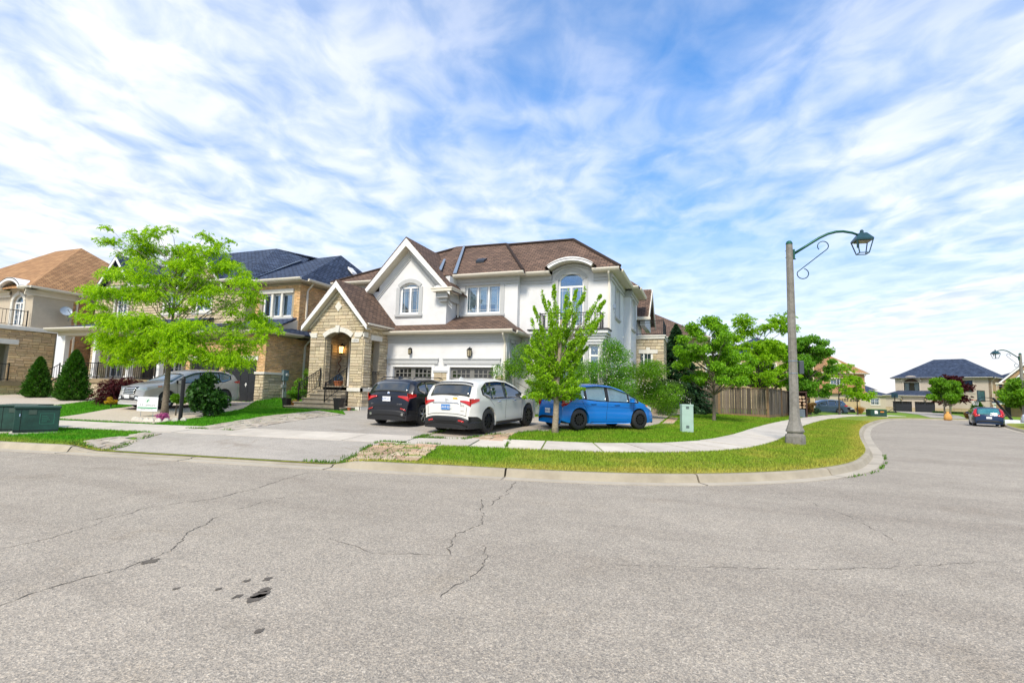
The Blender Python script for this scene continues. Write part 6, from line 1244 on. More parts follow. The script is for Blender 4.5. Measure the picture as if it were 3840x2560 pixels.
def far_cars():
    c = Car('parked_suv', 'steel blue SUV on the driveway beyond the wooden fence', 4.9, 1.93, [(0, .36), (.01, .5), (.05, .85), (.12, 1.1), (.42, 1.58), (.7, 1.68), (1.6, 1.75), (2.4, 1.72), (2.9, 1.56), (3.5, 1.18), (4.3, 1.08), (4.7, .9), (4.85, .65), (4.9, .36)], .24, 1.08, (1.0, 3.93), .38, 1.75, paint('steel_blue_paint', (.06, .10, .15), .5), (15.7, 68.0, .06), math.radians(180+14), 0, cat='suv')
    hi = lin((.55, 1.38), (1, 1.56), (2, 1.62), (2.9, 1.4), (3.4, 1.15)); lo = lin((.55, 1.3), (1, 1.13), (3.5, 1.1))
    for a, b in ((.7, 1.25), (1.32, 2.2), (2.3, 3.2)): c.side('side_window', a, b, lo, hi, M_CARGLASS, .009, 8)
    c.side('tail_light', .03, .45, .98, 1.14, M_RED, .012, 4); c.sheet('rear_window', -.8, .8, 1.2, 1.55, M_CARGLASS); c.sheet('windscreen', -.85, .85, 0, 0, M_CARGLASS, byx=(2.95, 3.45), nf=6); c.mirror(3.2, 1.15, c.pnt); c.wheels_all(M_ALLOY, spokes=5, style='double')
    c = Car('parked_car', 'black car half hidden behind the steel blue SUV', 4.7, 1.85, [(0, .36), (.01, .5), (.05, .8), (.12, 1.0), (.9, 1.4), (1.6, 1.5), (2.4, 1.48), (3.3, 1.02), (4.2, .95), (4.6, .7), (4.7, .36)], .22, .98, (.95, 3.7), .34, 1.5, paint('black_paint', (.006, .007, .012), .2), (13.2, 73.0, .02), math.radians(-2), 0)
    c.side('side_window', .9, 3.0, lin((.9, 1.05), (3, 1.02)), lin((.9, 1.2), (1.5, 1.36), (2.3, 1.36), (3, 1.1)), M_CARGLASS); c.sheet('windscreen', -.85, .85, 0, 0, M_CARGLASS, byx=(2.45, 3.2), nf=6); c.side('headlight', 4.1, 4.5, .68, .78, M_CLEAR); c.wheels_all(M_ALLOY, spokes=5)
    c = Car('parked_car', 'white car cut off by the right edge of the view', 4.6, 1.82, [(0, .36), (.01, .5), (.05, .8), (.12, .98), (.8, 1.4), (1.5, 1.46), (2.4, 1.44), (3.3, 1.0), (4.2, .9), (4.5, .7), (4.6, .36)], .22, .95, (.95, 3.6), .33, 1.46, paint('white_car_paint', (.7, .7, .7), 0.), (25.2, 43.8, .26), math.radians(165), 0)
    c.side('side_window', .9, 3.0, lin((.9, 1.02), (3, 1.0)), lin((.9, 1.2), (1.5, 1.33), (2.3, 1.33), (3, 1.08)), M_CARGLASS); c.sheet('windscreen', -.85, .85, 0, 0, M_CARGLASS, byx=(2.45, 3.2), nf=6); c.side('headlight', 4.0, 4.45, .66, .78, M_CLEAR); c.wheels_all(M_ALLOY, spokes=5)
suv_white(); suv_black(); hatch_blue(); suv_silver(); hatch_navy(); far_cars()
# ---------------------------------------------------------------- trees and shrubs
M_BARK = mat('grey_bark', (.17, .14, .105), .95, .3, 14, bump=.9, bscale=30); M_BARKD = mat('dark_bark', (.075, .06, .045), .95, .3, 14, bump=.9, bscale=30); M_BARKW = mat('pale_bark', (.30, .245, .175), .95, .25, 12, bump=1., bscale=25)
def leaves_mesh(name, C, D, Ln, Wd, m, parent, fold=.25):
    """C centres, D leaf directions (unit), lengths and widths: kite shaped leaves folded on the midrib"""
    n = len(C); r = RNG.normal(size=(n, 3)); s = np.cross(D, r); s /= np.linalg.norm(s, axis=1)[:, None]+1e-9; nn = np.cross(s, D)
    Ln, Wd = np.broadcast_to(Ln, n)[:, None], np.broadcast_to(Wd, n)[:, None]
    a = C-D*Ln*.5; b = C+D*Ln*.5-np.array([0, 0, .15])*Ln; l = C-s*Wd*.5+nn*Wd*fold-D*Ln*.08; q = C+s*Wd*.5+nn*Wd*fold-D*Ln*.08
    V = np.stack([a, l, b, q], 1).reshape(-1, 3); o0 = np.array(ORG.get(parent.name, (0, 0, 0))); F = np.arange(4*n).reshape(-1, 4)
    return np_mesh(name, V-o0, F, m, parent)
def unit(n): v = RNG.normal(size=(n, 3)); return v/np.linalg.norm(v, axis=1)[:, None]
def twist(pts, amp, r):
    P = [Vector(p) for p in pts]; out = [P[0]]
    for a, b in zip(P, P[1:]):
        n = 4
        for k in range(1, n+1): out.append(a.lerp(b, k/n)+(Vector([r.uniform(-1, 1) for _ in range(3)])*amp if k < n else Vector()))
    return out
def tree(name, label, base_, hfork, clusters, trunk_r, leafm, leaf=(.16, .045), n=20000, bark=None, cat='tree', group=None, flat=1., lean=(0, 0), droop=.35, seed=0, twigs=7, shell=.35, spray=None, crown='crown', br_=1.):
    """clusters: (dx, dy, z, radius, vertical radius) foliage pads round the trunk; branches run from the trunk into each pad"""
    r = random.Random(seed); bark = bark or M_BARK; t = thing(name, label, cat, base_, 0, group); bx_, by_, bz_ = base_
    top = Vector((bx_+lean[0], by_+lean[1], bz_+hfork)); zmax = max(c[2] for c in clusters); b = MB()
    tr = twist([(bx_, by_, bz_-.1), ((bx_+top.x)/2, (by_+top.y)/2, bz_+hfork*.5), top, (top.x+lean[0]*.3, top.y+lean[1]*.3, bz_+zmax*.86)], trunk_r*.15, r)
    k = len(tr); b.tube(tr, [trunk_r*(1.35 if i == 0 else 1)*(1-.86*(i/(k-1))**1.1) for i in range(k)], 9); b.build('trunk', bark, t, smooth=True)
    br = MB(); C = []; D = []; per = [c[3]**2*c[4] if True else 1 for c in clusters]; tot = sum(p**.75 for p in per)
    for (dx, dy, z, rad, rz), w in zip(clusters, per):
        c = Vector((bx_+dx, by_+dy, bz_+z)); h = min(max(hfork*.85, z-math.hypot(dx, dy)*r.uniform(.55, .95)), zmax*.8); f = h/max(.1, zmax*.86); s = Vector((bx_+lean[0]*min(1, h/hfork), by_+lean[1]*min(1, h/hfork), bz_+h)); r0 = br_*trunk_r*(.52-.34*min(1, f))
        mid = s.lerp(c, .5)+Vector((r.uniform(-.15, .15), r.uniform(-.15, .15), r.uniform(.0, .35)*rad)); P = twist([s, mid, c], .05+rad*.04, r); kk = len(P); br.tube(P, [r0*(1-.8*i/(kk-1)) for i in range(kk)], 6, cap=False)
        ends = []
        for j in range(twigs):
            u = Vector(unit(1)[0]); u.z *= flat*.8; e = c+Vector((u.x*rad, u.y*rad, u.z*rz))*r.uniform(.65, 1.0); q = P[r.randrange(kk//2, kk)]; br.tube(twist([q, e], .05, r), [r0*.22, r0*.16, r0*.12, r0*.08, .004], 4, cap=False); ends.append((q, e))
        m = int(n*w**.75/tot)
        if spray:     # leaves strung along drooping sprays
            ns = max(3, m//spray); u = unit(ns); u[:, 2] *= .85; rr_ = (RNG.random(ns)**shell)[:, None]; cc = np.array(c)+u*rr_*np.array([rad, rad, rz]); dirn = u*np.array([1, 1, .25])+RNG.normal(0, .35, (ns, 3))*np.array([1, 1, .4]); dirn /= np.linalg.norm(dirn, axis=1)[:, None]
            tt = RNG.random((ns, spray)); L_ = RNG.uniform(.25, .5, ns)[:, None]*min(1, rad); q = cc[:, None]+dirn[:, None]*(tt*L_)[..., None]; q[..., 2] -= droop*(tt**2)*L_; q += RNG.normal(0, .022, q.shape)
            dd = dirn[:, None]*.7+RNG.normal(0, .5, q.shape)+np.array([0, 0, -.25]); C.append(q.reshape(-1, 3)); D.append(dd.reshape(-1, 3))
        else:
            u = unit(m); rr_ = (RNG.random(m)**shell)[:, None]; bump = 1+.22*np.sin(u[:, :1]*5+seed)*np.cos(u[:, 1:2]*6+c.x); C.append(np.array(c)+u*rr_*bump*np.array([rad, rad, rz])); d_ = u*.5+RNG.normal(0, .6, (m, 3))+np.array([0, 0, -droop]); D.append(d_)
    if len(br.v): br.build('branches', bark, t, smooth=True)
    C, D = np.concatenate(C), np.concatenate(D); D /= np.linalg.norm(D, axis=1)[:, None]+1e-9; k = len(C)
    leaves_mesh(crown, C, D, leaf[0]*RNG.uniform(.7, 1.3, k), leaf[1]*RNG.uniform(.7, 1.3, k), leafm, t); return t
R2 = (math.cos(yaw), math.sin(yaw)); F2v = (-math.sin(yaw), math.cos(yaw))
def off(lat, dep): return (R2[0]*lat+F2v[0]*dep, R2[1]*lat+F2v[1]*dep)
LM_LIME = leafmat('lime_leaves', (.32, .54, .014), .40, .48); LM_GREEN = leafmat('mid_green_leaves', (.13, .30, .015), .4, .40); LM_DARK = leafmat('dark_leaves', (.028, .095, .014), .6, .28)
LM_EMER = leafmat('emerald_leaves', (.12, .31, .02), .4, .38); LM_SPRUCE = leafmat('spruce_needles', (.016, .055, .018), .45, .12); LM_RED = leafmat('maroon_leaves', (.060, .008, .011), .5, .3); LM_THUJA = leafmat('cedar_foliage', (.045, .14, .014), .45, .25); LM_YEL = leafmat('yellow_leaves', (.50, .36, .03), .3, .3); LM_BR = leafmat('young_tree_leaves', (.25, .46, .018), .35, .42); LM_RUST = leafmat('rusty_leaves', (.16, .10, .03), .45, .25)
LM_TUFT = leafmat('ornamental_grass', (.45, .26, .08), .3, .3); LM_PINK = leafmat('pink_petals', (.45, .12, .33), .4, .3); LM_WHITE = leafmat('white_blossom', (.62, .62, .55), .15, .2)
def g_(x, y, dz=0.): return (x, y, tz1(x, y)+dz)
# honey locust on the left lawn
loc_cl = []
for lat, z, rd in ((-2.75, 7.0, .55), (-2.2, 6.75, .6), (-1.35, 7.15, .55), (-.45, 6.9, .6), (-1.8, 6.3, .7), (.95, 6.75, .55), (1.9, 6.3, .6), (1.5, 7.1, .45), (2.55, 6.0, .45), (.4, 6.1, .6), (-1.0, 6.2, .7), (1.35, 5.7, .75), (2.75, 5.55, .6), (3.1, 4.9, .6),
                   (-2.3, 5.55, .6), (-.75, 5.35, .8), (-2.7, 4.6, .65), (.3, 5.1, .8), (1.6, 4.7, .8), (2.6, 4.2, .7), (-1.5, 4.6, .85), (-.2, 4.3, .7), (-3.1, 3.75, .75), (-2.2, 3.6, .8), (3.5, 3.75, .6), (4.25, 3.45, .55), (2.5, 3.3, .8), (1.3, 3.2, .9), (-1.0, 3.3, .8), (.2, 2.9, .8),
                   (-3.0, 2.75, .7), (-1.9, 2.7, .85), (3.4, 2.75, .7), (2.2, 2.4, .85), (.9, 2.3, .7), (-.6, 2.3, .8), (-2.5, 2.1, .7), (2.9, 1.95, .6), (-1.4, 1.95, .6), (4.0, 3.1, .5), (1.9, 1.75, .5)):
    dep = random.uniform(-1.5, 1.5)*(1-abs(lat)/6)
    for k in range(3):
        dx, dy = off(lat*(.84 if lat < 0 else .88)+random.uniform(-.5, .5), dep+random.uniform(-.5, .5)); loc_cl.append((dx, dy, max(z, 2.25)-.0+random.uniform(-.25, .38), rd*random.uniform(.45, 1.05), rd*random.uniform(.25, .6)))
tree('locust_tree', 'tall lime green honey locust with feathery tiers beside the lawn sign', g_(-19.5, 13.9), 3.1, loc_cl, .125, LM_LIME, leaf=(.088, .029), n=135000, bark=M_BARK, flat=.6, lean=(-.05, 0), droop=.6, seed=3, twigs=5, spray=16, shell=.85, br_=.5)
# young upright tree in front of the blue hatchback
def upright_tree():
    r = random.Random(9); B = g_(-4.27, 15.6); t = thing('young_tree', 'young street tree with upright leafy shoots and pale trunk beside the blue hatchback', 'tree', B)
    tr = twist([(B[0], B[1], B[2]-.1), (B[0]+.02, B[1], B[2]+1.2), (B[0]+.10, B[1], B[2]+2.4), (B[0]+.16, B[1], B[2]+3.6)], .02, r); MB().tube(tr, [.105-.065*i/(len(tr)-1)+(.03 if i == 0 else 0) for i in range(len(tr))], 9).build('trunk', M_BARKW, t, smooth=True)
    shoots = []
    for k, (lat0, z0, lat1, z1) in enumerate(((.0, 1.9, -1.02, 3.0), (.0, 2.1, -.95, 3.55), (.05, 2.3, -.92, 3.95), (.05, 2.4, -.72, 4.45), (.05, 2.6, -.45, 4.3), (.1, 2.7, -.24, 4.72), (.1, 2.8, .1, 4.45), (.1, 2.9, .32, 4.30), (.1, 2.7, .50, 4.62), (.15, 2.6, .78, 4.72), (.15, 2.5, 1.10, 4.35), (.15, 2.4, 1.32, 4.15), (.1, 2.2, 1.22, 3.75), (.1, 2.1, 1.05, 3.3), (.0, 1.8, .95, 2.75), (0, 1.8, -1.1, 2.4), (0, 1.7, -.85, 2.1), (0, 1.6, .75, 2.2), (0, 1.5, -.55, 1.75), (0, 1.5, .5, 1.7), (0, 1.9, .35, 2.9), (0, 2., -.4, 3.1), (.1, 2.3, -.2, 3.6))):
        lat1 = lat1+(.18 if z1 > 2.8 else 0)+r.uniform(-.06, .06)
        dep = r.uniform(-.75, .75); d0, d1 = off(lat0, 0), off(lat1, dep); s = Vector((B[0]+d0[0], B[1]+d0[1], B[2]+z0*.93)); e = Vector((B[0]+d1[0], B[1]+d1[1], B[2]+z1)); m = s.lerp(e, .45)+Vector((0, 0, -.12)); shoots.append((s, m, e))
    for k in range(38):
        lat = r.uniform(-1.05, 1.05); z1 = r.uniform(1.0, 2.7); dep = r.uniform(-.9, .9); d1 = off(lat, dep); s = Vector((B[0], B[1], B[2]+max(1.1, z1-.6))); e = Vector((B[0]+d1[0], B[1]+d1[1], B[2]+z1)); shoots.append((s, s.lerp(e, .5)+Vector((0, 0, .05)), e))
    br = MB(); C = []; D = []; k_ = 0
    for s, m, e in shoots:
        P = twist([s, m, e], .06, r); br.tube(P, [.028*(1-.85*i/(len(P)-1)) for i in range(len(P))], 5, cap=False); L_ = (e-s).length
        n = int(620*L_); q = RNG.random(n)**.8; idx = np.minimum((q*(len(P)-1)).astype(int), len(P)-2); PA = np.array(P); pt = PA[idx]+(PA[idx+1]-PA[idx])*((q*(len(P)-1))-idx)[:, None]; keep = (q > .18) & (RNG.random(n) < .12+.95*(.5+.5*np.sin(q*24+k_*2.1))); k_ += 1; clump = .5+.5*np.sin(q*26+r.random()*6)
        rad = (.05+.11*np.sin(np.pi*np.clip(q, 0, .97)*.9+.3)*(.25+.9*clump))[:, None]; C.append((pt+unit(n)*rad*RNG.random((n, 1))**.4)[keep]); D.append((unit(n)+np.array([0, 0, -.2]))[keep])
    for _ in range(9):
        a = r.uniform(0, 6.28); s = Vector((B[0]+.15+r.uniform(-.3, .6), B[1], B[2]+2.9)); br.tube(twist([s, s+Vector((math.cos(a)*.5+.3, math.sin(a)*.3, r.uniform(.6, 1.1)))], .03, r), [.012, .01, .008, .006, .003], 4, cap=False)
    br.build('branches', M_BARK, t, smooth=True); C, D = np.concatenate(C), np.concatenate(D); D /= np.linalg.norm(D, axis=1)[:, None]; k = len(C)
    leaves_mesh('crown', C, D, .062*RNG.uniform(.7, 1.3, k), .055*RNG.uniform(.7, 1.3, k), LM_BR, t)
upright_tree()
def blob(n, W_, H_, z0, seed, dep=None, rad=.5, low=0.):
    r = random.Random(seed); out = []
    for k in range(n):
        a = r.uniform(0, 6.28); zz = r.random(); prof = math.sin(math.pi*min(1, max(.06, zz*.86+.14)))**.7; q = math.sqrt(r.random()); x = math.cos(a)*q*W_*prof; y = math.sin(a)*q*(dep or W_)*prof; s = r.uniform(.75, 1.25)*rad; out.append((x, y, z0+zz*H_, s, s*.75))
    return out
def shrub(name, label, x, y, w, h, m, n, leaf=(.07, .05), seed=0, dep=None, z0=.25, cat='shrub', group=None, rad=None, flat=1., nb=12, droop=.2, bark=None, spray=None):
    return tree(name, label, g_(x, y), .25, [(c[0], c[1], c[2], c[3], c[4]) for c in blob(nb, w, h-z0, z0, seed, dep, rad or min(w, h)*.35)], .035, m, leaf, n, bark=bark or M_BARKD, cat=cat, group=group, seed=seed, twigs=3, droop=droop, shell=.3, flat=flat, spray=spray)
# shrubs round the main house
shrub('lilac_bush', 'broad bright green bush against the white wall behind the white crossover', -7.2, 23.4, 2.35, 3.6, LM_GREEN, 30000, (.07, .042), 11, dep=.9, nb=24, rad=.62)
shrub('flowering_bush', 'tall loose bush with white blossom behind the blue hatchback', -4.15, 24.6, 1.5, 3.7, LM_EMER, 22000, (.06, .038), 12, dep=1.1, nb=18, rad=.55)
shrub('flowering_bush', 'spreading pale green bush in front of the side porch', -2.6, 26.8, 1.6, 3.0, LM_GREEN, 24000, (.06, .038), 13, dep=1.5, nb=18, rad=.6)
tree('blossom_spray', 'white blossom sprays over the tall bush by the bay window', g_(-4.15, 24.6), 1.0, [(c[0], c[1], c[2]+.2, c[3], c[4]) for c in blob(12, 1.4, 2.6, 1.0, 77, 1.0, .5)], .02, LM_WHITE, (.05, .045), 900, cat='blossom', seed=5, twigs=2) if False else None
shrub('dark_bush', 'dark rounded bush beside the side porch stair', -1.75, 31.6, 1.1, 2.3, leafmat('dull_green_leaves', (.05, .10, .03), .5, .25), 9000, (.08, .05), 14, nb=14, rad=.5)
shrub('hedge_plant', 'low leafy plants beneath the golden tree line at the wall', -9.6, 22.6, .7, 1.5, LM_GREEN, 4500, (.08, .05), 15, nb=8) if False else None
def blossom():
    for nm, (x, y), w, z0, z1, k in (('a', (-4.15, 24.4), 1.4, 1.6, 3.9, 260), ('b', (-2.6, 26.5), 1.4, 1.2, 3.0, 140)):
        C = np.column_stack([RNG.normal(x, w*.5, k), RNG.normal(y-.6, .35, k), RNG.uniform(z0, z1, k)+.5]); root = [o for o in COL.objects if o.name.startswith('flowering_bush')][0 if nm == 'a' else 1]; leaves_mesh('blossom', C, unit(k), .055, .05, LM_WHITE, root)
blossom()
# conifers
def conifer(name, label, base_, h, w, m, n, seed, needle=(.16, .05), tiers=True, cat='tree', group=None, power=1.):
    r = random.Random(seed); t = thing(name, label, cat, base_, 0, group); x, y, z = base_; MB().tube([(x, y, z-.1), (x, y, z+h*.5), (x, y, z+h*.97)], [w*.06+.02, w*.035+.01, .01], 7).build('trunk', M_BARKD, t, smooth=True)
    q = RNG.random(n)**1.25; a = RNG.uniform(0, 2*math.pi, n)
    if tiers:
        lobes = 1+.22*np.sin(a*7+q*31)+.14*np.sin(a*11-q*53); rr_ = w*(1-q)**power*lobes*(1-.5*RNG.random(n)**2.2); saw = ((q*h/ .62) % 1); rr_ *= (.62+.38*(1-saw)); zz = z+.15+q*h*.985-.10*rr_*(1-saw)
    else: lobes = 1+.16*np.sin(a*5+q*17)+.12*np.sin(a*9-q*29)+.10*np.sin(a*14+q*61); rr_ = w*np.clip(1-q, 0, 1)**.62*np.clip(q*7+.55, 0, 1)*lobes*(1-.45*RNG.random(n)**1.6); zz = z+.05+q*h
    C = np.column_stack([x+np.cos(a)*rr_, y+np.sin(a)*rr_, zz]); D = np.column_stack([np.cos(a), np.sin(a), (-.25 if tiers else .9)*np.ones(n)])+RNG.normal(0, .35, (n, 3)); D /= np.linalg.norm(D, axis=1)[:, None]
    leaves_mesh('crown', C, D, needle[0]*RNG.uniform(.7, 1.3, n), needle[1]*RNG.uniform(.7, 1.3, n), m, t); return t
conifer('spruce_tree', 'dark spruce with drooping tiers beside the side porch', g_(-1.45, 37.0), 6.1, 2.35, LM_SPRUCE, 26000, 2, (.26, .08), power=.8)
GA = 'cone shaped cedars by the porch steps'
conifer('cedar', 'smaller cone shaped cedar left of the concrete porch steps', g_(-33.95, 17.0), 2.2, .66, LM_THUJA, 11000, 3, (.12, .05), False, 'shrub', GA); conifer('cedar', 'larger double pointed cedar right of the porch steps', g_(-30.0, 16.5), 2.55, .76, LM_THUJA, 13000, 4, (.12, .05), False, 'shrub', GA)
# left lawn plants
shrub('japanese_maple', 'low weeping maroon maple beside the silver SUV', -25.6, 16.1, .7, 1.05, LM_RED, 14000, (.11, .03), 21, nb=12, droop=.9, rad=.5, spray=12)
shrub('yellow_plant', 'small bright yellow plant at the edge of the aggregate drive', -23.5, 14.4, .26, .4, LM_YEL, 900, (.06, .035), 22, nb=6)
shrub('large_shrub', 'dense dark green shrub behind the black post', -17.6, 14.1, .5, 1.45, LM_DARK, 7000, (.13, .09), 23, nb=14, rad=.42); shrub('leafy_plant', 'light green leafy plant between the locust and the dark shrub', -18.75, 13.8, .35, .75, LM_GREEN, 900, (.12, .08), 24, nb=5)
shrub('rose_bush', 'green rose bush at the foot of the brick wall', -20.2, 21.3, .55, 1.0, LM_EMER, 2600, (.07, .05), 25, nb=7); shrub('climbing_shrub', 'thin pale shrub climbing beside the downspout', -20.5, 22.6, .55, 1.9, LM_GREEN, 1900, (.08, .05), 26, nb=8, rad=.3)
def tuft(name, label, x, y, h, w, m, n, cat='ornamental grass'):
    t = thing(name, label, cat, g_(x, y)); B = np.array(g_(x, y)); a = RNG.uniform(0, 6.28, n); sp = RNG.random(n)**.6; D = np.column_stack([np.cos(a)*sp*w/h, np.sin(a)*sp*w/h, np.ones(n)]); D /= np.linalg.norm(D, axis=1)[:, None]; L_ = h*RNG.uniform(.6, 1., n)
    leaves_mesh('blades', B+D*L_[:, None]*.5+RNG.normal(0, w*.12, (n, 3))*[1, 1, 0], D, L_, .02, m, t)
tuft('ornamental_grass', 'small tawny grass tuft beside the entrance steps', -19.75, 20.9, .6, .3, LM_TUFT, 500); tuft('ornamental_grass', 'round tawny grass clump near the green utility box down the street', 17.3, 68.5, 1.2, .8, LM_TUFT, 900)
shrub('pink_flowers', 'mound of small pink flowers ringed by white stones', -17.5, 12.45, .18, .2, LM_PINK, 1300, (.03, .025), 27, nb=6, z0=.08, cat='flowers', rad=.13)
# border stones
GS = 'white scalloped stones round the flower bed'
for k, (x, y) in enumerate([(-18.35, 12.05), (-18.12, 11.98), (-17.9, 11.95), (-17.67, 11.98), (-17.45, 12.0), (-17.22, 12.08), (-17.0, 12.2), (-16.85, 12.4), (-16.75, 12.62)]):
    z = tz1(x, y); b = MB(); pr = [(.10*math.cos(a), .13*math.sin(a)) for a in np.linspace(0, math.pi, 7)]; b.poly(Fr((x, y, z), .35+k*.02), [(u, v) for u, v in pr]+[(-.10, -.03), (.10, -.03)], -.035, .035); o = b.build('border_stone', mat('white_border_stone', (.62, .58, .50), .85, .12, 12, bump=.4, rnd=.1), origin=(x, y, z), bevel=.01); tag(o, 'white scalloped border stone, '+('leftmost', 'second from the left', 'third from the left', 'fourth from the left', 'middle one', 'fourth from the right', 'third from the right', 'second from the right', 'rightmost')[k]+' in the row round the pink flowers', 'border stone', GS)
# black post with bracket
x, y, z = g_(-16.95, 12.65); b = MB(); b.tube([(x, y, z), (x, y, z+1.45)], .065, 8); b.lathe((x, y, z+1.45), [(.07, 0), (.05, .05), (.01, .1)], 8); b.box(Fr((x, y, z), yaw), -1.35, .06, -.03, .03, 2.02, 2.09) if False else None; o = b.build('garden_post', M_IRON, origin=(x, y, z), bevel=.004); tag(o, 'black wooden post standing in front of the dark shrub', 'post')
# lawn sign
x, y, z = g_(-19.1, 12.95); t = thing('lawn_sign', 'white lawn care sign on wire legs with green leaf emblem beside the locust trunk', 'sign', (x, y, z)); f = Fr((x, y, z), .22)
MB().box(f, -.42, .42, -.012, .012, .22, .74).build('board', mat('sign_white', (.78, .79, .78), .5, .02), t); MB().tube([f.p(-.25, 0, -.05), f.p(-.25, 0, .3)], .006, 4).tube([f.p(.25, 0, -.05), f.p(.25, 0, .3)], .006, 4).build('leg', M_LEAD, t)
GRN = mat('sign_green', (.02, .28, .10), .5); text(t, 'lettering', 'E.Z. Lawncare', .10, f.p(0, .015, .44), .22, mat('sign_ink', (.03, .06, .05), .5), ext=.001, spacing=1.1); text(t, 'contact_line', '289.795.6599  EZLAWNCARE.CA', .038, f.p(0, .015, .285), .22, mat('sign_ink', (.03, .06, .05), .5), ext=.001); MB().box(f, -.40, .40, .012, .015, .32, .365).build('stripe', GRN, t)
c = f.p(0, .014, .60); b = MB(); b.tube([f.p(.085*math.cos(a), .014, .60+.085*math.sin(a)) for a in np.linspace(0, 2*math.pi, 21)], .005, 4); b.poly(f, [(-.045, .56), (.0, .555), (.04, .60), (.05, .65), (0, .635), (-.035, .60)], .012, .016); b.build('leaf_emblem', GRN, t)
# planters by the steps
for (x, y, s, lab) in ((-16.62, 20.5, 1., 'tall black planter right of the stone entrance steps'), (-19.95, 20.55, .85, 'black planter left of the stone entrance steps')):
    z = tz1(x, y); t = thing('planter', lab, 'planter', (x, y, z)); MB().lathe((x, y, z), [(.20*s, 0), (.27*s, .55*s), (.29*s, .56*s), (.29*s, .62*s), (.25*s, .62*s), (.24*s, .55*s)], 4, math.pi/4).build('pot', mat('black_pot', (.02, .018, .02), .4), t)
    MB().lathe((x, y, z+.5*s), [(.01, .05), (.23*s, .05)], 8).build('soil', M_BARKD, t)
x, y, z = g_(-16.2, 20.75); b = MB(); b.lathe((x, y, z), [(.05, 0), (.09, .14), (.10, .14), (.10, .17), (.08, .17)], 12); o = b.build('clay_pot', mat('terracotta', (.40, .13, .05), .8), origin=(x, y, z)); tag(o, 'small orange clay pot beside the tall black planter', 'pot')
x, y, z = -18.2, 22.3, 1.7; t = thing('flower_pot', 'orange pot with blue flowers on the entrance porch floor', 'pot', (x, y, z)); MB().lathe((x, y, z), [(.16, 0), (.24, .30), (.26, .30), (.26, .35), (.2, .35)], 12).build('pot', mat('terracotta', (.40, .13, .05), .8), t); n = 260; leaves_mesh('flowers', np.array([x, y, z+.45])+unit(n)*.22, unit(n), .06, .05, leafmat('blue_flowers', (.03, .10, .22), .4, .2), t)
# right-hand lawn trees
def spread(n, W_, z0, z1, seed, rad=.7, dep=None, prof=.5):
    r = random.Random(seed); out = []
    for k in range(n):
        a = r.uniform(0, 6.28); q = math.sqrt(r.random()); zz = r.random(); w = W_*math.sin(math.pi*(.18+.78*zz))**prof; dx, dy = off(math.cos(a)*q*w, math.sin(a)*q*(dep or w)); s = rad*r.uniform(.7, 1.25); out.append((dx, dy, z0+(z1-z0)*zz, s, s*.6))
    return out
GT = 'street trees along the side lawn'
tree('lawn_tree', 'rounded green ornamental tree with grey trunk in front of the wooden fence', g_(.75, 28.9), 1.6, spread(60, 2.1, 2.0, 5.3, 31, .42), .10, leafmat('bright_leaves', (.17, .38, .015), .45, .42), (.11, .065), 38000, cat='tree', group=GT, seed=31, droop=.6, shell=.8, twigs=4)
lc = spread(36, 2.3, 2.2, 5.2, 32, .5)+[(off(-1.0, 0)[0], off(-1.0, 0)[1], 6.6, .75, .6), (off(-.6, .4)[0], off(-.6, .4)[1], 5.9, .8, .5), (off(1.5, .2)[0], off(1.5, .2)[1], 6.7, .7, .5), (off(2.1, 0)[0], off(2.1, 0)[1], 6.2, .7, .45), (off(.8, 0)[0], off(.8, 0)[1], 6.2, .7, .4), (off(-1.6, 0)[0], off(-1.6, 0)[1], 5.4, .7, .4), (off(2.3, 0)[0], off(2.3, 0)[1], 7.1, .4, .35)]
tree('lawn_tree', 'taller feathery locust with dark trunk beside the fence post', g_(3.9, 38.6), 2.2, lc, .12, leafmat('fresh_leaves', (.25, .47, .015), .4, .44), (.14, .045), 48000, bark=M_BARKD, cat='tree', group=GT, seed=32, flat=.6, spray=14, shell=.9, twigs=4)
tree('street_tree', 'dense dark green maple rising behind the lamp post', g_(9.0, 50.5), 1.8, spread(64, 2.0, 1.9, 6.7, 33, .6), .16, LM_EMER, (.17, .10), 42000, bark=M_BARKD, group=GT, seed=33, droop=.5, shell=.8, twigs=3)
tree('street_tree', 'bright green maple crown showing left of the lamp post top', g_(6.4, 52.5), 1.8, spread(46, 2.2, 2.2, 6.2, 34, .6), .14, leafmat('fresh_leaves', (.25, .47, .015), .4, .44), (.22, .13), 13000, bark=M_BARKD, group=GT, seed=34)
tree('small_tree', 'thin airy locust beside the steel blue SUV', g_(13.3, 59.6), 1.9, spread(16, 1.35, 2.4, 5.4, 35, .5), .10, leafmat('fresh_leaves', (.25, .47, .015), .4, .44), (.17, .06), 4500, bark=M_BARKD, group=GT, seed=35, spray=12)
tree('small_tree', 'small wide crowned tree with slim trunk left of the tawny grass clump', g_(15.5, 62.2), 1.6, spread(20, 1.6, 1.8, 3.9, 36, .55), .08, leafmat('fresh_leaves', (.25, .47, .015), .4, .44), (.2, .07), 8000, bark=M_BARKD, group=GT, seed=36, spray=12)
shrub('porch_shrub', 'rosy green shrub spilling over the lawn beyond the fence', 7.75, 45.2, .75, 1.4, LM_RUST, 3000, (.1, .06), 37, nb=10); shrub('spreading_shrub', 'low dark juniper at the pavement edge beyond the fence', 8.3, 47.4, .9, .8, LM_SPRUCE, 4500, (.14, .05), 38, nb=10)
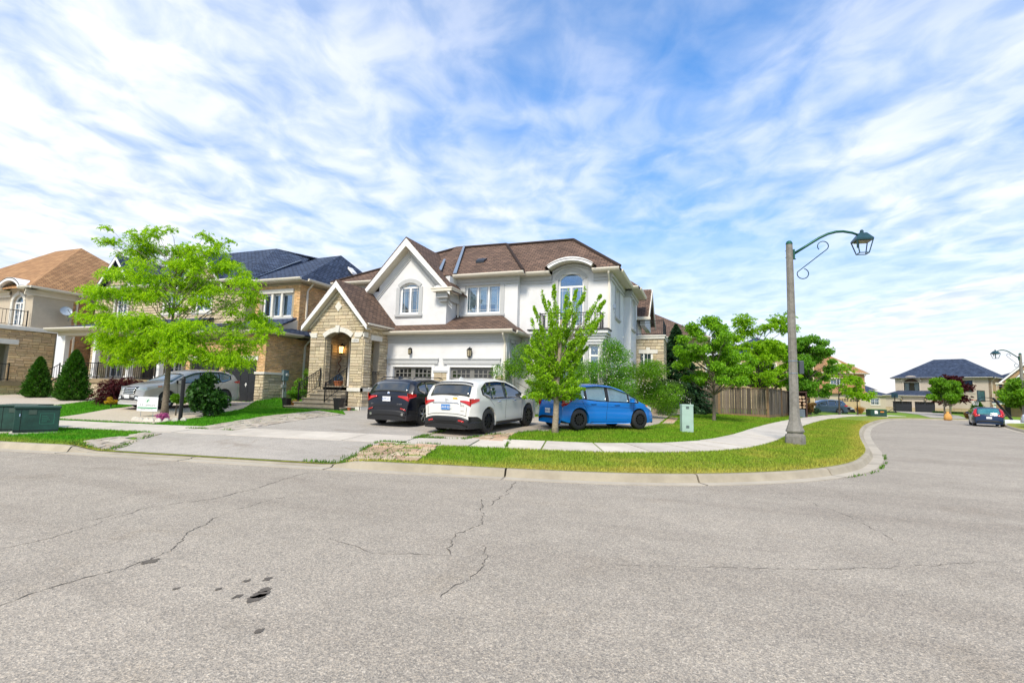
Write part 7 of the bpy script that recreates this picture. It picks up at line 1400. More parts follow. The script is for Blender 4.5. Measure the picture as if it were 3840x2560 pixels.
# fence
def fence():
    t = thing('wooden_fence', 'weathered grey board fence with one brown corner post behind the lawn trees', 'fence', g_(2, 38.2)); M = mat('weathered_boards', (.085, .066, .048), .95, .3, 5, bump=.8, bscale=18, rnd=.45, col2=(.18, .145, .11)); pm = mat('brown_post', (.21, .13, .065), .9, .2, 8, bump=.5, rnd=.1); me = {}
    r = random.Random(6)
    def run(a, b, h0, h1):
        a, b = Vector(a), Vector(b); L_ = (b-a).length; ang = math.atan2(b.y-a.y, b.x-a.x); n = int(L_/.145); rails = MB()
        for k in range(n):
            p = a.lerp(b, (k+.5)/n); zt = h0+(h1-h0)*k/n+r.uniform(-.015, .015); z = tz1(p.x, p.y)
            key = 'p'
            if key not in me:
                q = MB().bx(-.5, .5, -.5, .5, 0, 1); m_ = bpy.data.meshes.new('plank'); m_.from_pydata(q.v, [], q.f); m_.materials.append(M); me[key] = m_
            o = bpy.data.objects.new('plank', me[key]); COL.objects.link(o); o.parent = t; o.location = (p.x-ORG[t.name][0]+r.uniform(-.01, .01), p.y-ORG[t.name][1]+(k % 2)*.018, z+.06-ORG[t.name][2]); o.rotation_euler = (r.uniform(-.01, .01), r.uniform(-.008, .008), ang); o.scale = (.133, .018, zt-z-.06)
        f = Fr((a.x, a.y, 0), ang)
        for z in (.95, h0-.1): rails.box(f, 0, L_, -.09, -.03, z-.04, z+.04)
        rails.box(f, 0, L_, -.02, .03, .38, .6); rails.box(f, 0, L_, -.06, .05, h0-.0, h0+.035) if abs(h0-h1) < .05 else None
        rails.build('rail', pm, t)
    run((-1.6, 38.6), (1.25, 38.2), 2.45, 2.42); run((1.4, 38.2), (4.25, 37.9), 2.38, 2.36); run((4.4, 37.9), (5.6, 41.5), 2.36, 2.34); run((5.7, 41.8), (6.6, 45.0), 2.3, 2.28)
    for x, y in ((1.32, 38.15), (4.32, 37.85), (-1.7, 38.55), (5.65, 41.65)): z = tz1(x, y); MB().bx(x-.07, x+.07, y-.07, y+.07, z-.1, 2.46).build('post', pm, t)
    l = MB()
    for k in range(9): x = -.5+.09*k; l.bx(x, x+.02, 38.36, 38.38, 1.85, 2.25)
    l.bx(-.55, .35, 38.35, 38.39, 1.82, 1.86); l.build('trellis_window', M_CUT, t)
fence()
# ---------------------------------------------------------------- street furniture
def street_lamp(x, y, zb, arm_ang, label, h=6.65, s=1.):
    t = thing('street_lamp', label, 'street lamp', (x, y, zb), 0, 'street lamps with lantern heads'); M = mat('lamp_concrete', (.235, .22, .195), .9, .22, 9, bump=.6, bscale=70, grime=.75); G = mat('dark_green_metal', (.008, .085, .06), .4, .15, 6, metal=.3); K = mat('blue_black_metal', (.015, .06, .075), .4, .15, 6, metal=.2)
    p8 = math.pi/8
    MB().lathe((x, y, zb), [(.30, -.1), (.30, .27), (.285, .29), (.285, .31), (.235, .34), (.235, .38), (.275, .41), (.275, .46), (.26, .47), (.215, .60), (.175, .75), (.155, .95), (.145, 1.2), (.140, 1.6), (.105, h-.25), (.10, h-.1)], 8, p8).build('post', M, t)
    MB().lathe((x, y, zb), [(.105, h-.10), (.105, h-.05), (.07, h+.01), (.02, h+.03)], 10).build('post_cap', G, t)
    f = Fr((x, y, zb), arm_ang); z0 = h-.42
    MB().box(f, .10, .15, -.06, .06, z0-.18, z0+.14).build('bracket', G, t); MB().tube([f.p(-.13, 0, z0-.12), f.p(.15, 0, z0-.12)], .012, 5).tube([f.p(-.13, 0, z0+.10), f.p(.15, 0, z0+.10)], .012, 5).tube([f.p(.11, 0, z0-.18), f.p(.19, 0, z0-.18)], .02, 5).build('bolt', G, t)
    pts = [(.13, z0), (.5, z0+.24), (.9, z0+.50), (1.15, z0+.62), (1.4, z0+.68), (1.6, z0+.68), (1.85, z0+.62), (2.0, z0+.55)]
    MB().tube([f.p(u, 0, z) for u, z in pts], [.043]*6+[.04, .036], 8).build('arm', G, t, smooth=True)
    sc = [(.62, z0-.62+.20*0)]; a = MB(); cir = lambda cu, cz, r, a0, a1: [f.p(cu+r*math.cos(q), 0, cz+r*math.sin(q)) for q in np.linspace(a0, a1, 14)]
    a.tube(cir(.38, z0-.68, .17, 1.3, -3.5) + cir(1.0, z0+.22, .16, -1.0, 3.9), .016, 5); a.build('scroll', K, t)
    lc_ = Vector(f.p(2.13, 0, z0+.32)); lx, ly, lz = lc_; hd_ = MB(); r4 = arm_ang+math.pi/4
    hd_.lathe((lx, ly, lz), [(.345, .0), (.35, .05), (.33, .07), (.15, .26), (.05, .28)], 4, r4); hd_.lathe((lx, ly, lz), [(.055, .27), (.055, .35), (.03, .38)], 10); hd_.build('lantern_hood', K, t)
    fr_ = MB()
    for k in range(4):
        q = r4+k*math.pi/2; fr_.tube([(lx+.32*math.cos(q), ly+.32*math.sin(q), lz), (lx+.19*math.cos(q), ly+.19*math.sin(q), lz-.40)], .02, 4); q2 = q+math.pi/2
        fr_.tube([(lx+.19*math.cos(q), ly+.19*math.sin(q), lz-.40), (lx+.19*math.cos(q2), ly+.19*math.sin(q2), lz-.40)], .018, 4)
    fr_.tube([(lx-.12, ly, lz), (lx-.12, ly, lz-.2)], .035, 6); fr_.build('lantern_frame', K, t)
    MB().lathe((lx, ly, lz), [(.24, -.005), (.24, -.03), (.1, -.035)], 4, r4).build('lamp_reflector', mat('lamp_inner', (.30, .26, .20), .4, .1, metal=.3), t)
    if s == 1.:
        b = MB(); b.box(f, .165, .30, -.09, .09, 2.25, 2.68); b.build('utility_box', mat('dark_grey_box', (.05, .06, .075), .5), t, bevel=.02); MB().lathe((x, y, zb), [(.144, 2.26), (.144, 2.28)], 8, p8).lathe((x, y, zb), [(.142, 2.66), (.142, 2.68)], 8, p8).build('strap', M_LEAD, t)
    return t
xl, yl = 2.88, 18.5; street_lamp(xl, yl, tz1(xl, yl)-.01, math.radians(6), 'tall concrete lamp post with green arm and lantern on the corner verge')
street_lamp(27.1, 58.1, -.2, math.radians(180+18), 'distant lamp post with lantern arm at the right edge', h=6.5, s=.99)
# pale green utility pedestal
x, y, z = -.42, 19.35, tz1(-.42, 19.35); t = thing('utility_pedestal', 'tall pale green utility pedestal standing on the corner lawn', 'utility box', (x, y, z)); f = Fr((x, y, z), yaw-.05); MG = mat('pale_green_metal', (.37, .51, .44), .5, .08, 4, grime=.5)
MB().box(f, -.20, .20, -.14, .14, .02, .98).build('cabinet', MG, t, bevel=.008); MB().box(f, -.205, .205, -.145, .15, .93, 1.0).build('lid', MG, t, bevel=.006); MB().box(f, -.18, .18, -.12, .12, -.1, .03).build('plinth', M_UNDER, t)
for zz in (.20, .88):
    v = MB()
    for k in range(5): v.box(f, -.055, .045, .14, .146, zz-.04+k*.02, zz-.03+k*.02)
    v.box(f, -.06, .05, .139, .142, zz-.045, zz+.055); v.build('vent', mat('vent_grey', (.12, .17, .16), .6), t)
# green transformer boxes
MT = mat('transformer_green', (.012, .055, .04), .5, .35, 4, grime=.7)
def box_green(x, y, ang, w, d, h, label, panel=True, group='green transformer boxes'):
    z = tz1(x, y) if sdist([[x, y]], LS)[0] > 0 else float(base(y)); t = thing('transformer_box', label, 'transformer box', (x, y, z), 0, group); f = Fr((x, y, z), ang)
    MB().box(f, -w/2-.06, w/2+.06, -d-.06, .08, -.05, .03).build('concrete_pad', M_CONC, t); MB().box(f, -w/2, w/2, -d, 0, .03, h-.06).build('cabinet', MT, t, bevel=.015); MB().box(f, -w/2-.02, w/2+.02, -d-.02, .03, h-.06, h).build('lid', MT, t, bevel=.012)
    MB().box(f, -w/2+.13, -w/2+.14, 0, .004, .06, h-.08).box(f, -w/2+.002, w/2-.002, 0, .012, .08, .10).build('door_seam', M_UNDER, t); MB().box(f, -.18, -.02, 0, .012, h-.22, h-.10).build('label_plate', mat('plate_dark', (.05, .08, .06), .4), t)
    if panel:
        s = MB(); 
        for a, b_, c, d_ in ((.05, .35, h-.20, h-.19), (.05, .35, h-.48, h-.47), (.05, .06, h-.48, h-.19), (.34, .35, h-.48, h-.19)): s.box(f, a, b_, 0, .003, c, d_)
        for k in range(4): s.box(f, .09, .20+.03*(k % 3), 0, .003, h-.27-.05*k, h-.255-.05*k)
        s.build('stencil_marking', mat('faded_green_paint', (.03, .17, .11), .6), t); MB().tube([f.p(-w/2+.11, .01, h-.2), f.p(-w/2+.11, .02, h-.27)], .012, 5).build('latch', M_CHROME, t)
    return t
box_green(-17.05, 8.62, math.radians(63), .92, .62, .74, 'dark green transformer box with stencilled panel on the left verge'); box_green(-17.95, 8.6, math.radians(40), .9, .8, .78, 'dark green transformer box partly behind the stencilled one, cut by the left edge', panel=False)
t = box_green(17.0, 60.9, math.radians(16), 1.55, .8, .72, 'dark green utility box with white notice at the kerb down the street', panel=False, group=None); f = Fr(t.location, math.radians(16)); MB().box(f, -.4, -.1, .005, .012, .3, .62).build('notice', M_WHITE, t); MB().box(f, .15, .5, .005, .012, .45, .55).build('warning_strip', M_ORANGE, t)
# orange bag, hoops
x, y = 25.4, 68.4; z = float(base(y)); b = MB(); b.lathe((x, y, z), [(.2, 0), (.36, .08), (.38, .35), (.28, .65), (.12, .80), (.16, .92), (.04, .96)], 9, .2, .8); o = b.build('leaf_bag', mat('tan_paper_bag', (.58, .30, .08), .85, .2, 8), origin=(x, y, z), smooth=True); tag(o, 'tan paper leaf bag standing on the kerb before the slate roofed house', 'bag')
def hoop_big():
    t = thing('basketball_hoop', 'large basketball hoop on a slanted black pole leaning over the street', 'basketball hoop', (24.4, 54.3, .1)); M = M_IRON; P0 = Vector((24.5, 54.35, .45)); r_ = Vector((R2[0], R2[1], 0))
    top = P0-r_*1.45+Vector((0, 0, 1.75)); MB().tube([P0, P0.lerp(top, .5), top], [.10, .10, .085], 8).build('pole', M, t); MB().tube([P0-r_*1.2+Vector((0, 0, -.25)), P0-r_*.35+Vector((0, 0, .45))], .045, 6).build('strut', M, t); MB().tube([P0.lerp(top, .72), P0.lerp(top, .98)+r_*.12], .03, 6).build('strut', M, t)
    b = MB(); f = Fr((24.4, 54.3, .12), yaw); b.box(f, -1.0, .75, -.5, .5, 0, .12); b.add([f.p(u, n, z) for u, n, z in ((-1.1, .45, .12), (.8, .45, .12), (.8, -.45, .12), (-1.1, -.45, .12), (-.6, .2, .32), (.5, .2, .32), (.5, -.2, .32), (-.6, -.2, .32))], [(0, 1, 5, 4), (1, 2, 6, 5), (2, 3, 7, 6), (3, 0, 4, 7), (4, 5, 6, 7)]); b.build('base', mat('pale_base', (.55, .57, .58), .5), t)
    bb = top-r_*1.0; MB().tube([top, bb+Vector((0, 0, .05))], .025, 5).tube([top+Vector((0, 0, -.25)), bb+Vector((0, 0, -.22))], .025, 5).build('arm', M, t)
    fb = Fr((bb.x, bb.y, bb.z), math.radians(50)); MB().box(fb, -.75, .75, -.02, .02, -.32, .62).build('backboard', mat('dark_backboard', (.03, .08, .12), .15, .2, spec=.8), t); q = MB(); 
    for a, c, d, e in ((-.75, .75, -.32, -.25), (-.75, .75, .57, .62), (-.75, -.69, -.25, .57), (.69, .75, -.25, .57)): q.box(fb, a, c, .02, .035, d, e)
    q.build('backboard_frame', M, t); c = bb-r_*.5+Vector((0, 0, -.20)); MB().tube([(c.x+.25*math.cos(k*math.pi/8), c.y+.25*math.sin(k*math.pi/8), c.z) for k in range(17)], .016, 5).tube([c+r_*.25, bb+Vector((0, 0, -.2))], .03, 5).build('rim', mat('orange_rim', (.7, .10, .03), .4), t); n = MB()
    for k in range(10):
        a, a2 = k*math.pi/5, (k+1)*math.pi/5
        for s_ in (a, a2): n.tube([(c.x+.25*math.cos(a), c.y+.25*math.sin(a), c.z), (c.x+.15*math.cos((a+s_)/2+.15), c.y+.15*math.sin((a+s_)/2+.15), c.z-.42)], .009, 4)
    n.build('net', M_WHITE, t)
hoop_big()
def hoop_small(x, y, lab, h=2.6, base_=True):
    z = tz1(x, y) if sdist([[x, y]], LS)[0] > .3 else float(base(y)); t = thing('basketball_hoop', lab, 'basketball hoop', (x, y, z)); MB().tube([(x, y, z), (x, y, z+h)], .06, 6).build('pole', M_IRON, t); f = Fr((x, y, z), yaw-math.radians(75)); MB().box(f, -.5, .5, -.02, .02, h-.35, h+.35).build('backboard', mat('dark_backboard', (.03, .08, .12), .15, .2, spec=.8), t)
    c = Vector(f.p(0, .5, h-.3)); c = Vector((x+R2[0]*.6, y+R2[1]*.6, z+h-.35)); MB().tube([(c.x+.3*math.cos(k*math.pi/6), c.y+.3*math.sin(k*math.pi/6), c.z) for k in range(13)], .02, 4).tube([(x, y, c.z), c], .02, 4).build('rim', M_WHITE, t); MB().lathe((c.x, c.y, c.z-.35), [(.16, 0), (.29, .35)], 8).build('net', M_WHITE, t) if False else None; MB().bx(x-1.2, x+.1, y-.4, y+.4, z, z+.15).tube([(x-1.0, y, z+.1), (x, y, z+.8)], .04, 5).build('base', M_BLK, t)
hoop_small(27.4, 90.7, 'small black basketball hoop stand by the dark garage doors')
x, y, z = g_(7.0, 43.6); t = thing('utility_meter_cabinet', 'low grey utility cabinet against the end of the fence', 'utility box', (x, y, z)); MB().bx(x-.45, x+.45, y-.3, y+.3, -.05+z, z+.6).build('cabinet', mat('slate_grey_box', (.10, .13, .16), .6), t, bevel=.02); 
x, y, z = g_(7.15, 44.4); t = thing('firewood_rack', 'dark wood store with pale log ends at the end of the fence', 'rack', (x, y, z)); M = mat('dark_brown_wood', (.05, .022, .016), .8, .2, 8); b = MB()
for u in (-.55, .55): b.bx(x+u-.05, x+u+.05, y-.3, y+.3, z, z+1.9)
b.bx(x-.6, x+.6, y-.35, y+.35, z+1.85, z+1.95); b.bx(x-.5, x+.5, y+.2, y+.25, z+.2, z+1.85); b.build('frame', M, t)
rr = random.Random(3)
for k in range(16): u, v = x-.4+.26*(k % 4)+rr.uniform(-.04, .04), z+.75+.25*(k//4); MB().tube([(u, y-.32, v), (u, y+.2, v)], .10, 8).build('log', PV[k % 3], t)
# ---------------------------------------------------------------- houses beyond
def simple_hip(h, fr, u0, u1, d, z, rise, m, over=.5, name='roof', ins=None):
    ins = ins or min((u1-u0)/2, d/2); a, b = u0-over, u1+over; P = lambda u, n, zz: fr.p(u, n, zz)
    i = ins+over; e = min(i, (b-a)/2); f = min(i, (d+2*over)/2)
    A, B_, C, D = P(a, over, z), P(b, over, z), P(b, -d-over, z), P(a, -d-over, z); E, F_, G, H = P(a+e, over-f, z+rise), P(b-e, over-f, z+rise), P(b-e, -d-over+f, z+rise), P(a+e, -d-over+f, z+rise)
    return roof(h, [[A, B_, F_, E], [B_, C, G, F_], [C, D, H, G], [D, A, E, H]]+([[E, F_, G, H]] if f < (d+2*over)/2-.01 else []), m, name, .1)
def house_slate():
    z0 = -.27; h = thing('slate_roof_house', 'taupe stucco house with slate blue roof and dark garage doors', 'house', (38, 108, z0)); ang = -.60; C = Vector((44.8, 104.6, 0)); U0 = Vector((math.cos(ang), math.sin(ang), 0)); N0 = Vector((math.sin(ang), -math.cos(ang), 0)); o_ = C-U0*15*.86+N0*2.2
    f = Fr((o_.x, o_.y, z0), ang); f.U = f.U*.86; M = mat('taupe_stucco', (.50, .43, .355), .9, .05, 4, grime=.1); TR = mat('taupe_trim', (.55, .48, .40), .7, .05)
    w = MB(); wall(w, f, -1.2, 9.2, 0, 3.1, .3, [(-.0, 3.3, 0, 2.15), (3.75, 7.05, 0, 2.15)]); w.box(f, -1.2, -.9, -7, -.3, 0, 3.1); g = Fr(f.p(0, -2.2, 0)[:2]+(z0,), ang); g.U = g.U*.86
    wall(w, g, -.2, 9.0, 3.0, 6.3, .3, [(1.3, 4.0, 3.9, 5.55)]); wall(w, g, 9.0, 15.0, 0, 6.3, .3, [(10.2, 12.4, 3.9, 5.9)]); w.box(g, -.2, .1, -11, -.3, 3, 6.3); w.build('wall', M, h)
    s = Fr(g.p(15.0, 0, 0), ang+math.pi/2); w = MB(); wall(w, s, 0, 12, 0, 6.3, .3, [(3.4, 4.2, 3.4, 5.4), (1.2, 1.7, 1.9, 4.0), (4.6, 5.5, .2, 2.5)]); w.box(Fr(s.p(12, 0, 0), ang), -15, 0, -.3, 0, 0, 6.3) if False else None
    w.build('brick_wall', brickmat('buff_brick_far', (.52, .36, .20), (.45, .29, .15), (.38, .30, .2), .24, .085, .010, bump=.3), h)
    MB().box(f, -1.25, 0, 0, .08, 0, 1.1).box(f, 7.05, 9.25, 0, .08, 0, 1.1).box(f, 3.3, 3.75, 0, .08, 0, 1.1).box(g, 9.0, 15.05, 0, .1, 0, 1.2).build('stone_base', brickmat('tan_stone_far', (.50, .40, .25), (.42, .33, .2), (.3, .25, .18), .5, .2, .012), h)
    for a in (0, 3.75): garage_door(h, f, a, a+3.3, 0, 2.15, mat('charcoal_door', (.022, .024, .032), .5), glass=True, arched=False)
    MB().box(f, -.15, 3.45, 0, .05, 2.15, 2.3).box(f, 3.6, 7.2, 0, .05, 2.15, 2.3).box(f, -1.2, 9.2, 0, .08, 2.75, 3.05).build('trim', TR, h)
    wall_lantern(h, f, 1.6, 2.6, s=1.6); wall_lantern(h, f, 5.6, 2.6, s=1.6)
    window(h, g, 1.3, 4.0, 3.9, 5.55, 3, fm=M_BLACKDOOR, f=.09, surround=TR, sw=.2, curtain=.3); window(h, g, 10.2, 12.4, 3.9, 5.9, 2, fm=M_BLACKDOOR, f=.09, surround=TR, sw=.3)
    MB().arc(g, 1.0, 4.3, 5.75, .75, .28, -.4, .25, 14).build('arched_hood', TR, h); b = MB(); spandrel(b, g, 1.0, 4.3, 5.75, .75, 0, .01, 12, top=6.51) if False else b.poly(g, [(1.0, 5.6)]+[(1.0+3.3*k/10, arcz(1.0+3.3*k/10, 1.0, 4.3, 5.75, .75)) for k in range(11)]+[(4.3, 5.6)], -.1, .06); b.build('hood_wall', M, h)
    MB().arc(g, 1.5, 3.8, 5.72, .45, .07, .06, .12, 12).box(g, 1.5, 3.8, .06, .12, 5.66, 5.72).box(g, 2.6, 2.7, .06, .12, 5.72, 6.15).build('fanlight_frame', M_BLACKDOOR, h); MB().poly(g, [(1.5+2.3*k/10, arcz(1.5+2.3*k/10, 1.5, 3.8, 5.72, .45)) for k in range(11)], .05, .07).build('pane', M_GLASSD, h)
    for a, b_, c, d in ((3.4, 4.2, 3.4, 5.4), (1.2, 1.7, 1.9, 4.0), (4.6, 5.5, .2, 2.5)): window(h, s, a, b_, c, d, 1, fm=mat('dark_brown_frame', (.05, .03, .02), .5), f=.08, sill=True, surround=M_CUT if c > 1 else None, sw=.04)
    roof(h, [[f.p(-1.7, .5, 3.15), f.p(9.0, .5, 3.15), f.p(9.0, -2.2, 4.1), f.p(.2, -2.2, 4.1)], [f.p(-1.7, .5, 3.15), f.p(.2, -2.2, 4.1), f.p(.2, -7, 4.1), f.p(-1.7, -7, 3.15)]], M_SHD, 'garage_roof')
    simple_hip(h, g, -.2, 15.0, 12, 6.35, 3.55, M_SHD, .6, 'main_roof', ins=5.2); roof(h, [[g.p(-.9, .65, 6.38), g.p(7.4, .65, 6.38), g.p(3.4, -3.9, 8.5), g.p(2.6, -3.9, 8.5)], [g.p(7.4, .65, 6.38), g.p(7.4, -4, 8.3), g.p(3.4, -3.9, 8.5)]], M_SHD, 'front_hip')
    eave(h, g, -.2, 15.0, 6.42, .5, frieze=False, e0=.5, e1=.5); eave(h, s, 0, 12, 6.42, .5, frieze=False, e1=.4); eave(h, f, -1.2, 9.0, 3.2, .4, frieze=False, e0=.4)
    downspout(h, s, .3, 6.3, .2, .5)
    MB().box(g, 13.0, 13.4, .0, .1, .3, 2.6).build('door_frame', M_WHITE, h)
    # garden in front
    t = thing('garden_hedge', 'low dark hedge and bed in front of the slate roofed house', 'hedge', f.p(10, 8, 0)); n = 9000; q = RNG.random((n, 3)); C = np.array([f.p(8.0+8*a, 3.6+1.2*b_, .1+.55*c) for a, b_, c in q]); leaves_mesh('leaves', C, unit(n), .16, .10, LM_DARK, t)
house_slate()
sheet('driveway', [(32.6, 109.4), (24.2, 69.3)], [(38.4, 105.9), (28.6, 71.9)], M_DRIVE, n=40, w=8, off=.03)
def wood_tree(name, label, w_, lat_, h, wd, lm, seed, n=9000, leaf=(.2, .12), z=None, dark=True, hf=1.3, cat='tree', group=None):
    pass
def far_tree(label, x, y, h, wd, lm, n, seed, leaf=(.22, .13), hf=1.3, name='garden_tree', spray=None, rad=.9):
    z = float(tz1(x, y)) if sdist([[x, y]], LS)[0] > .3 else float(base(y)); return tree(name, label, (x, y, z), hf, spread(30, wd, hf+.3, h-.3, seed, rad*wd/2.4), .12, lm, leaf, n, bark=M_BARK, cat='tree', seed=seed, spray=spray)
far_tree('round pale green maple before the dark garage door', 28.4, 77.3, 4.7, 1.6, LM_GREEN, 10000, 51, hf=1.6); far_tree('spreading maroon maple beside the pale green one', 31.3, 83.5, 5.6, 2.0, LM_RED, 11000, 52, name='maroon_maple', spray=12)
far_tree('green garden tree in front of the brick gabled house at the right edge', 27.5, 58.9, 4.3, 1.7, LM_GREEN, 12000, 53, hf=1.3)
def house_gable_right():
    z0 = -.35; h = thing('gabled_brick_house', 'buff brick house with twin white trimmed gables at the right edge', 'house', (42, 92, z0)); f = Fr((40.6, 91.9, z0), -.50); f.U = f.U*.8
    BR = brickmat('buff_brick_far', (.52, .36, .20), (.45, .29, .15), (.38, .30, .2), .24, .085, .010, bump=.3); w = MB(); wall(w, f, 0, 8, 0, 5.4, .3, [(1.0, 1.5, 2.6, 4.9), (2.5, 4.9, 3.1, 4.9), (2.3, 3.6, .3, 2.2)]); w.poly(f, [(0.2, 5.4), (7.6, 5.4), (4.3, 8.7)], -.3, -.02); w.box(f, 0, .3, -9, -.3, 0, 5.4); w.build('wall', BR, h)
    w = MB(); w.poly(f, [(1.6, 5.35), (6.2, 5.35), (3.9, 7.4)], 0, .5); w.build('front_gable', BR, h)
    window(h, f, 2.5, 4.9, 3.1, 4.9, 3, fm=M_WHITE, f=.09, munt=(2, 3), surround=M_WHITE, sw=.12, curtain=.1); window(h, f, 1.0, 1.5, 2.6, 4.9, 1, fm=M_WHITE, f=.09, surround=M_CUT, sw=.05); window(h, f, 2.3, 3.6, .3, 2.2, 2, transom=1.75, fm=M_WHITE, f=.1, munt=(1, 2))
    MB().arc(f, 2.4, 5.0, 5.15, .5, .22, .5, .58, 12).box(f, 2.2, 5.2, .0, .1, 4.95, 5.12).build('arched_header', M_WHITE, h)
    for c, a, zt, hh, n in ((4.3, 5.0, 4.9, 9.0, .3), (3.9, 2.7, 5.15, 7.75, .85)):
        r = MB()
        for s_ in (-1, 1): r.poly(f, [(c, hh), (c+s_*a, zt), (c+s_*a, zt-.26), (c, hh-.36)], n-.06, n)
        r.build('rake_board', M_WHITE, h); roof(h, [[f.p(c, n, hh+.06), f.p(c-a, n, zt+.06), f.p(c-a, -8, zt+.06), f.p(c, -8, hh+.06)][::1], [f.p(c, n, hh+.06), f.p(c, -8, hh+.06), f.p(c+a, -8, zt+.06), f.p(c+a, n, zt+.06)]], M_SHD, 'gable_roof')
    MB().box(f, -.8, 1.7, 0, .5, 4.95, 5.15).build('eave_return', M_CREAM, h)
    roof(h, [[f.p(-1.3, 2.2, 2.35), f.p(3.6, 2.2, 2.35), f.p(3.6, 0.01, 3.0), f.p(.2, 0.01, 3.0)], [f.p(-1.3, 2.2, 2.35), f.p(.2, .01, 3.0), f.p(-1.3, 0.01, 2.35)]], M_SHD, 'porch_roof'); MB().box(f, -1.2, 3.6, 1.9, 2.15, 2.1, 2.33).box(f, -1.0, -.75, 1.6, 1.9, 0, 2.1).box(f, 3.2, 3.45, 1.6, 1.9, 0, 2.1).build('porch_frame', M_WHITE, h); MB().box(f, -1.2, 4.5, .02, 2.2, -.2, .35).build('porch_floor', M_STEP, h)
    MB().box(f, .2, .9, -.0, .06, .35, 2.15).build('front_door', M_BLACKDOOR, h)
house_gable_right()
conifer('round_cedar', 'dark rounded cedar beside the gabled brick house', (29.3, 71.5, .1), 2.0, .9, LM_THUJA, 3000, 8, (.16, .08), False, 'shrub')
shrub('bronze_shrub', 'low bronze green shrub behind the dark blue hatchback', 26.9, 66.0, .9, .9, LM_RUST, 1500, (.12, .08), 61, nb=6)
def house_behind(lab, o, ang, w_, d, zw, rise, wm, rm, name='house', wins=(), garage=None, ins=None, sidewins=(), z0=0., extra=None):
    h = thing(name, lab, 'house', (o[0], o[1], z0)); f = Fr((o[0], o[1], z0), ang); b = MB(); wall(b, f, 0, w_, 0, zw, .3, [tuple(q) for q in wins]+([garage] if garage else [])); s = Fr(f.p(w_, 0, 0), ang+math.pi/2); wall(b, s, .3, d, 0, zw, .3, [tuple(q) for q in sidewins]); b.box(f, 0, .3, -d, -.3, 0, zw); b.box(f, .3, w_-.3, -d, -d+.3, 0, zw); b.build('wall', wm, h)
    for q in wins: window(h, f, *q, 2, fm=M_WHITE, f=.08, surround=M_CUT, sw=.12, munt=(2, 2))
    for q in sidewins: window(h, s, *q, 1, fm=M_WHITE, f=.08, surround=M_CUT, sw=.1)
    if garage: garage_door(h, f, *garage, mat('tan_garage_door', (.48, .36, .20), .6), glass=True)
    simple_hip(h, f, 0, w_, d, zw+.05, rise, rm, .5, ins=ins); eave(h, f, 0, w_, zw+.1, .45, frieze=False, e0=.45, e1=.45); eave(h, s, 0, d, zw+.1, .45, frieze=False, e1=.45); downspout(h, s, .2, zw, .3, .4)
    if extra: extra(h, f)
    return h
BS = mat('beige_far_stucco', (.47, .40, .31), .9, .05, 4); BF = brickmat('orange_brick_far', (.50, .28, .14), (.42, .22, .11), (.3, .22, .15), .24, .085, .010, bump=.3); BB = brickmat('buff_brick_far', (.52, .36, .20), (.45, .29, .15), (.38, .30, .2), .24, .085, .010, bump=.3); TS = brickmat('tan_stone_far', (.50, .40, .25), (.42, .33, .2), (.3, .25, .18), .5, .2, .012)
house_behind('long brown roofed stone house behind the wooden fence', (-11.0, 47.5), 0., 11.5, 11, 6.6, 3.2, TS, M_SHB, wins=((2.0, 3.6, 3.9, 5.5), (5.6, 7.0, 3.9, 5.5), (8.4, 9.8, 3.9, 5.5), (8.0, 9.6, .9, 2.6)), sidewins=((2.0, 3.2, 3.9, 5.4),), z0=.3, ins=5)
house_behind('stone and red brick house with slate dormer seen through the locust crowns', (2.4, 60), .1, 9, 11, 6.2, 2.4, TS, M_SHD, wins=((1.0, 2.2, 3.6, 5.2), (4.0, 5.4, 3.6, 5.2), (6.6, 7.8, 3.6, 5.2), (6.6, 7.8, .8, 2.4)), z0=.2, ins=5)
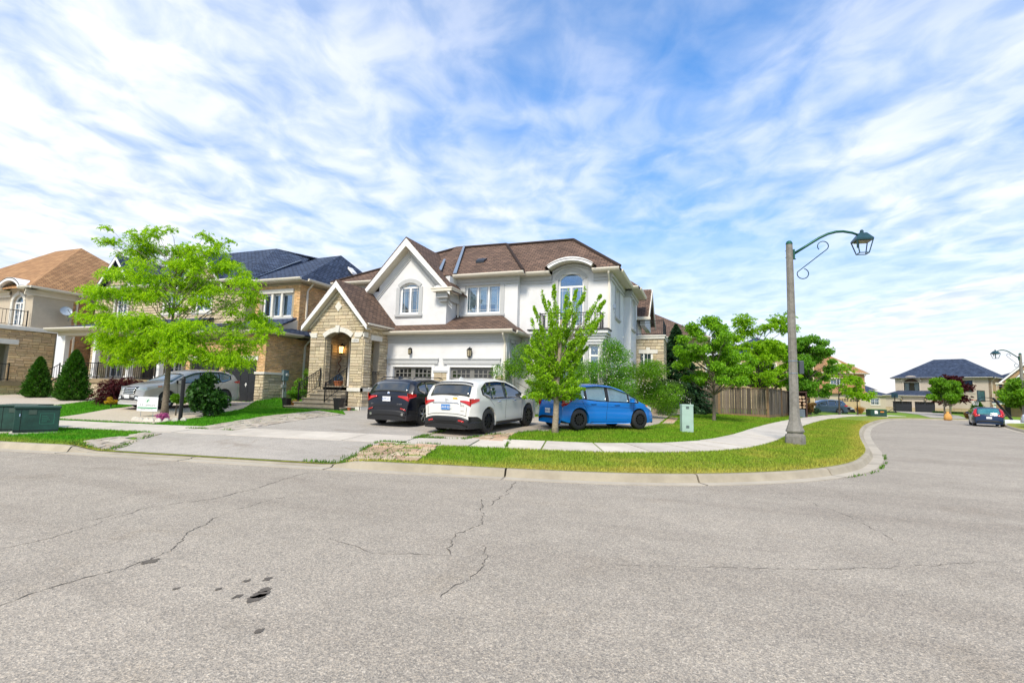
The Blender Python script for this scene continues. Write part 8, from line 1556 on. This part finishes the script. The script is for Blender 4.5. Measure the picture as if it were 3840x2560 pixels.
def ex(h, f):
    roof(h, [[f.p(-1.5, 3.2, 3.0), f.p(4.8, 3.2, 3.0), f.p(4.8, 0, 4.2), f.p(-1.5, 0, 4.2)]], M_SHO, 'garage_roof'); MB().box(f, -1, 4.6, -.3, 2.8, 0, 3.0).build('garage_wall', BS, h); g = Fr(f.p(0, 2.8, 0), f.ang); garage_door(h, Fr(f.p(0, 2.98, 0), f.ang), .4, 3.6, 0, 2.3, mat('tan_garage_door', (.48, .36, .20), .6), glass=True)
    r = MB()
    for s_ in (-1, 1): r.poly(f, [(2.2, 8.0), (2.2+s_*2.3, 6.0), (2.2+s_*2.3, 5.7), (2.2, 7.6)], .3, .36)
    r.build('rake_board', M_CREAM, h); MB().poly(f, [(.2, 5.6), (4.2, 5.6), (2.2, 7.6)], 0, .1).build('gable_wall', BS, h)
ang4 = .36
house_behind('orange brick house with brown hip roof and tan garage door', (17.6, 88.0), ang4, 6.4, 13, 6.0, 3.0, BF, M_SHO, wins=((1.2, 3.2, 3.6, 5.2),), sidewins=((2.0, 3.2, 3.2, 5.0), (5.5, 6.5, 3.2, 5.0)), z0=-.2, ins=3.4, extra=ex)
house_behind('beige far house with slate roof left of the taupe one', (33.0, 135), .39, 9, 10, 4.2, 2.0, BS, M_SHD, wins=((4, 6, 2.2, 3.6),), z0=-1.2); house_behind('small distant house with blue roof peak', (36.5, 160), .39, 9, 10, 5.6, 3.2, BS, M_SHD, z0=-.8, wins=((4, 6, 2.8, 4.4),)); house_behind('distant slate roofed house between the taupe house and the gabled one', (50.5, 104), .45, 12, 12, 5.2, 3.4, BB, M_SHD, z0=-.5, wins=((1, 2.5, 3, 4.6),))
house_behind('distant brown roofed house beyond the fence', (9.5, 92), .3, 8, 12, 5.8, 2.8, BF, M_SHB, wins=((1, 2.5, 3, 4.6),), z0=-.2)
# distant tree masses
rr = random.Random(12)
for k in range(7):
    a = -.10+k*.095; dd = rr.uniform(150, 210); x = dd*math.sin(a+.12); y = dd*math.cos(a+.12); s = rr.uniform(4, 6.5); t = tree('distant_tree', 'small hazy green tree top on the skyline between far roofs', (x, y, -1), 1.5, spread(14, s*.7, 1.5, s*.9, 70+k, 1.5), .2, LM_EMER if k % 2 else LM_DARK, (.6, .4), 2200, group='skyline trees', seed=70+k, twigs=1)
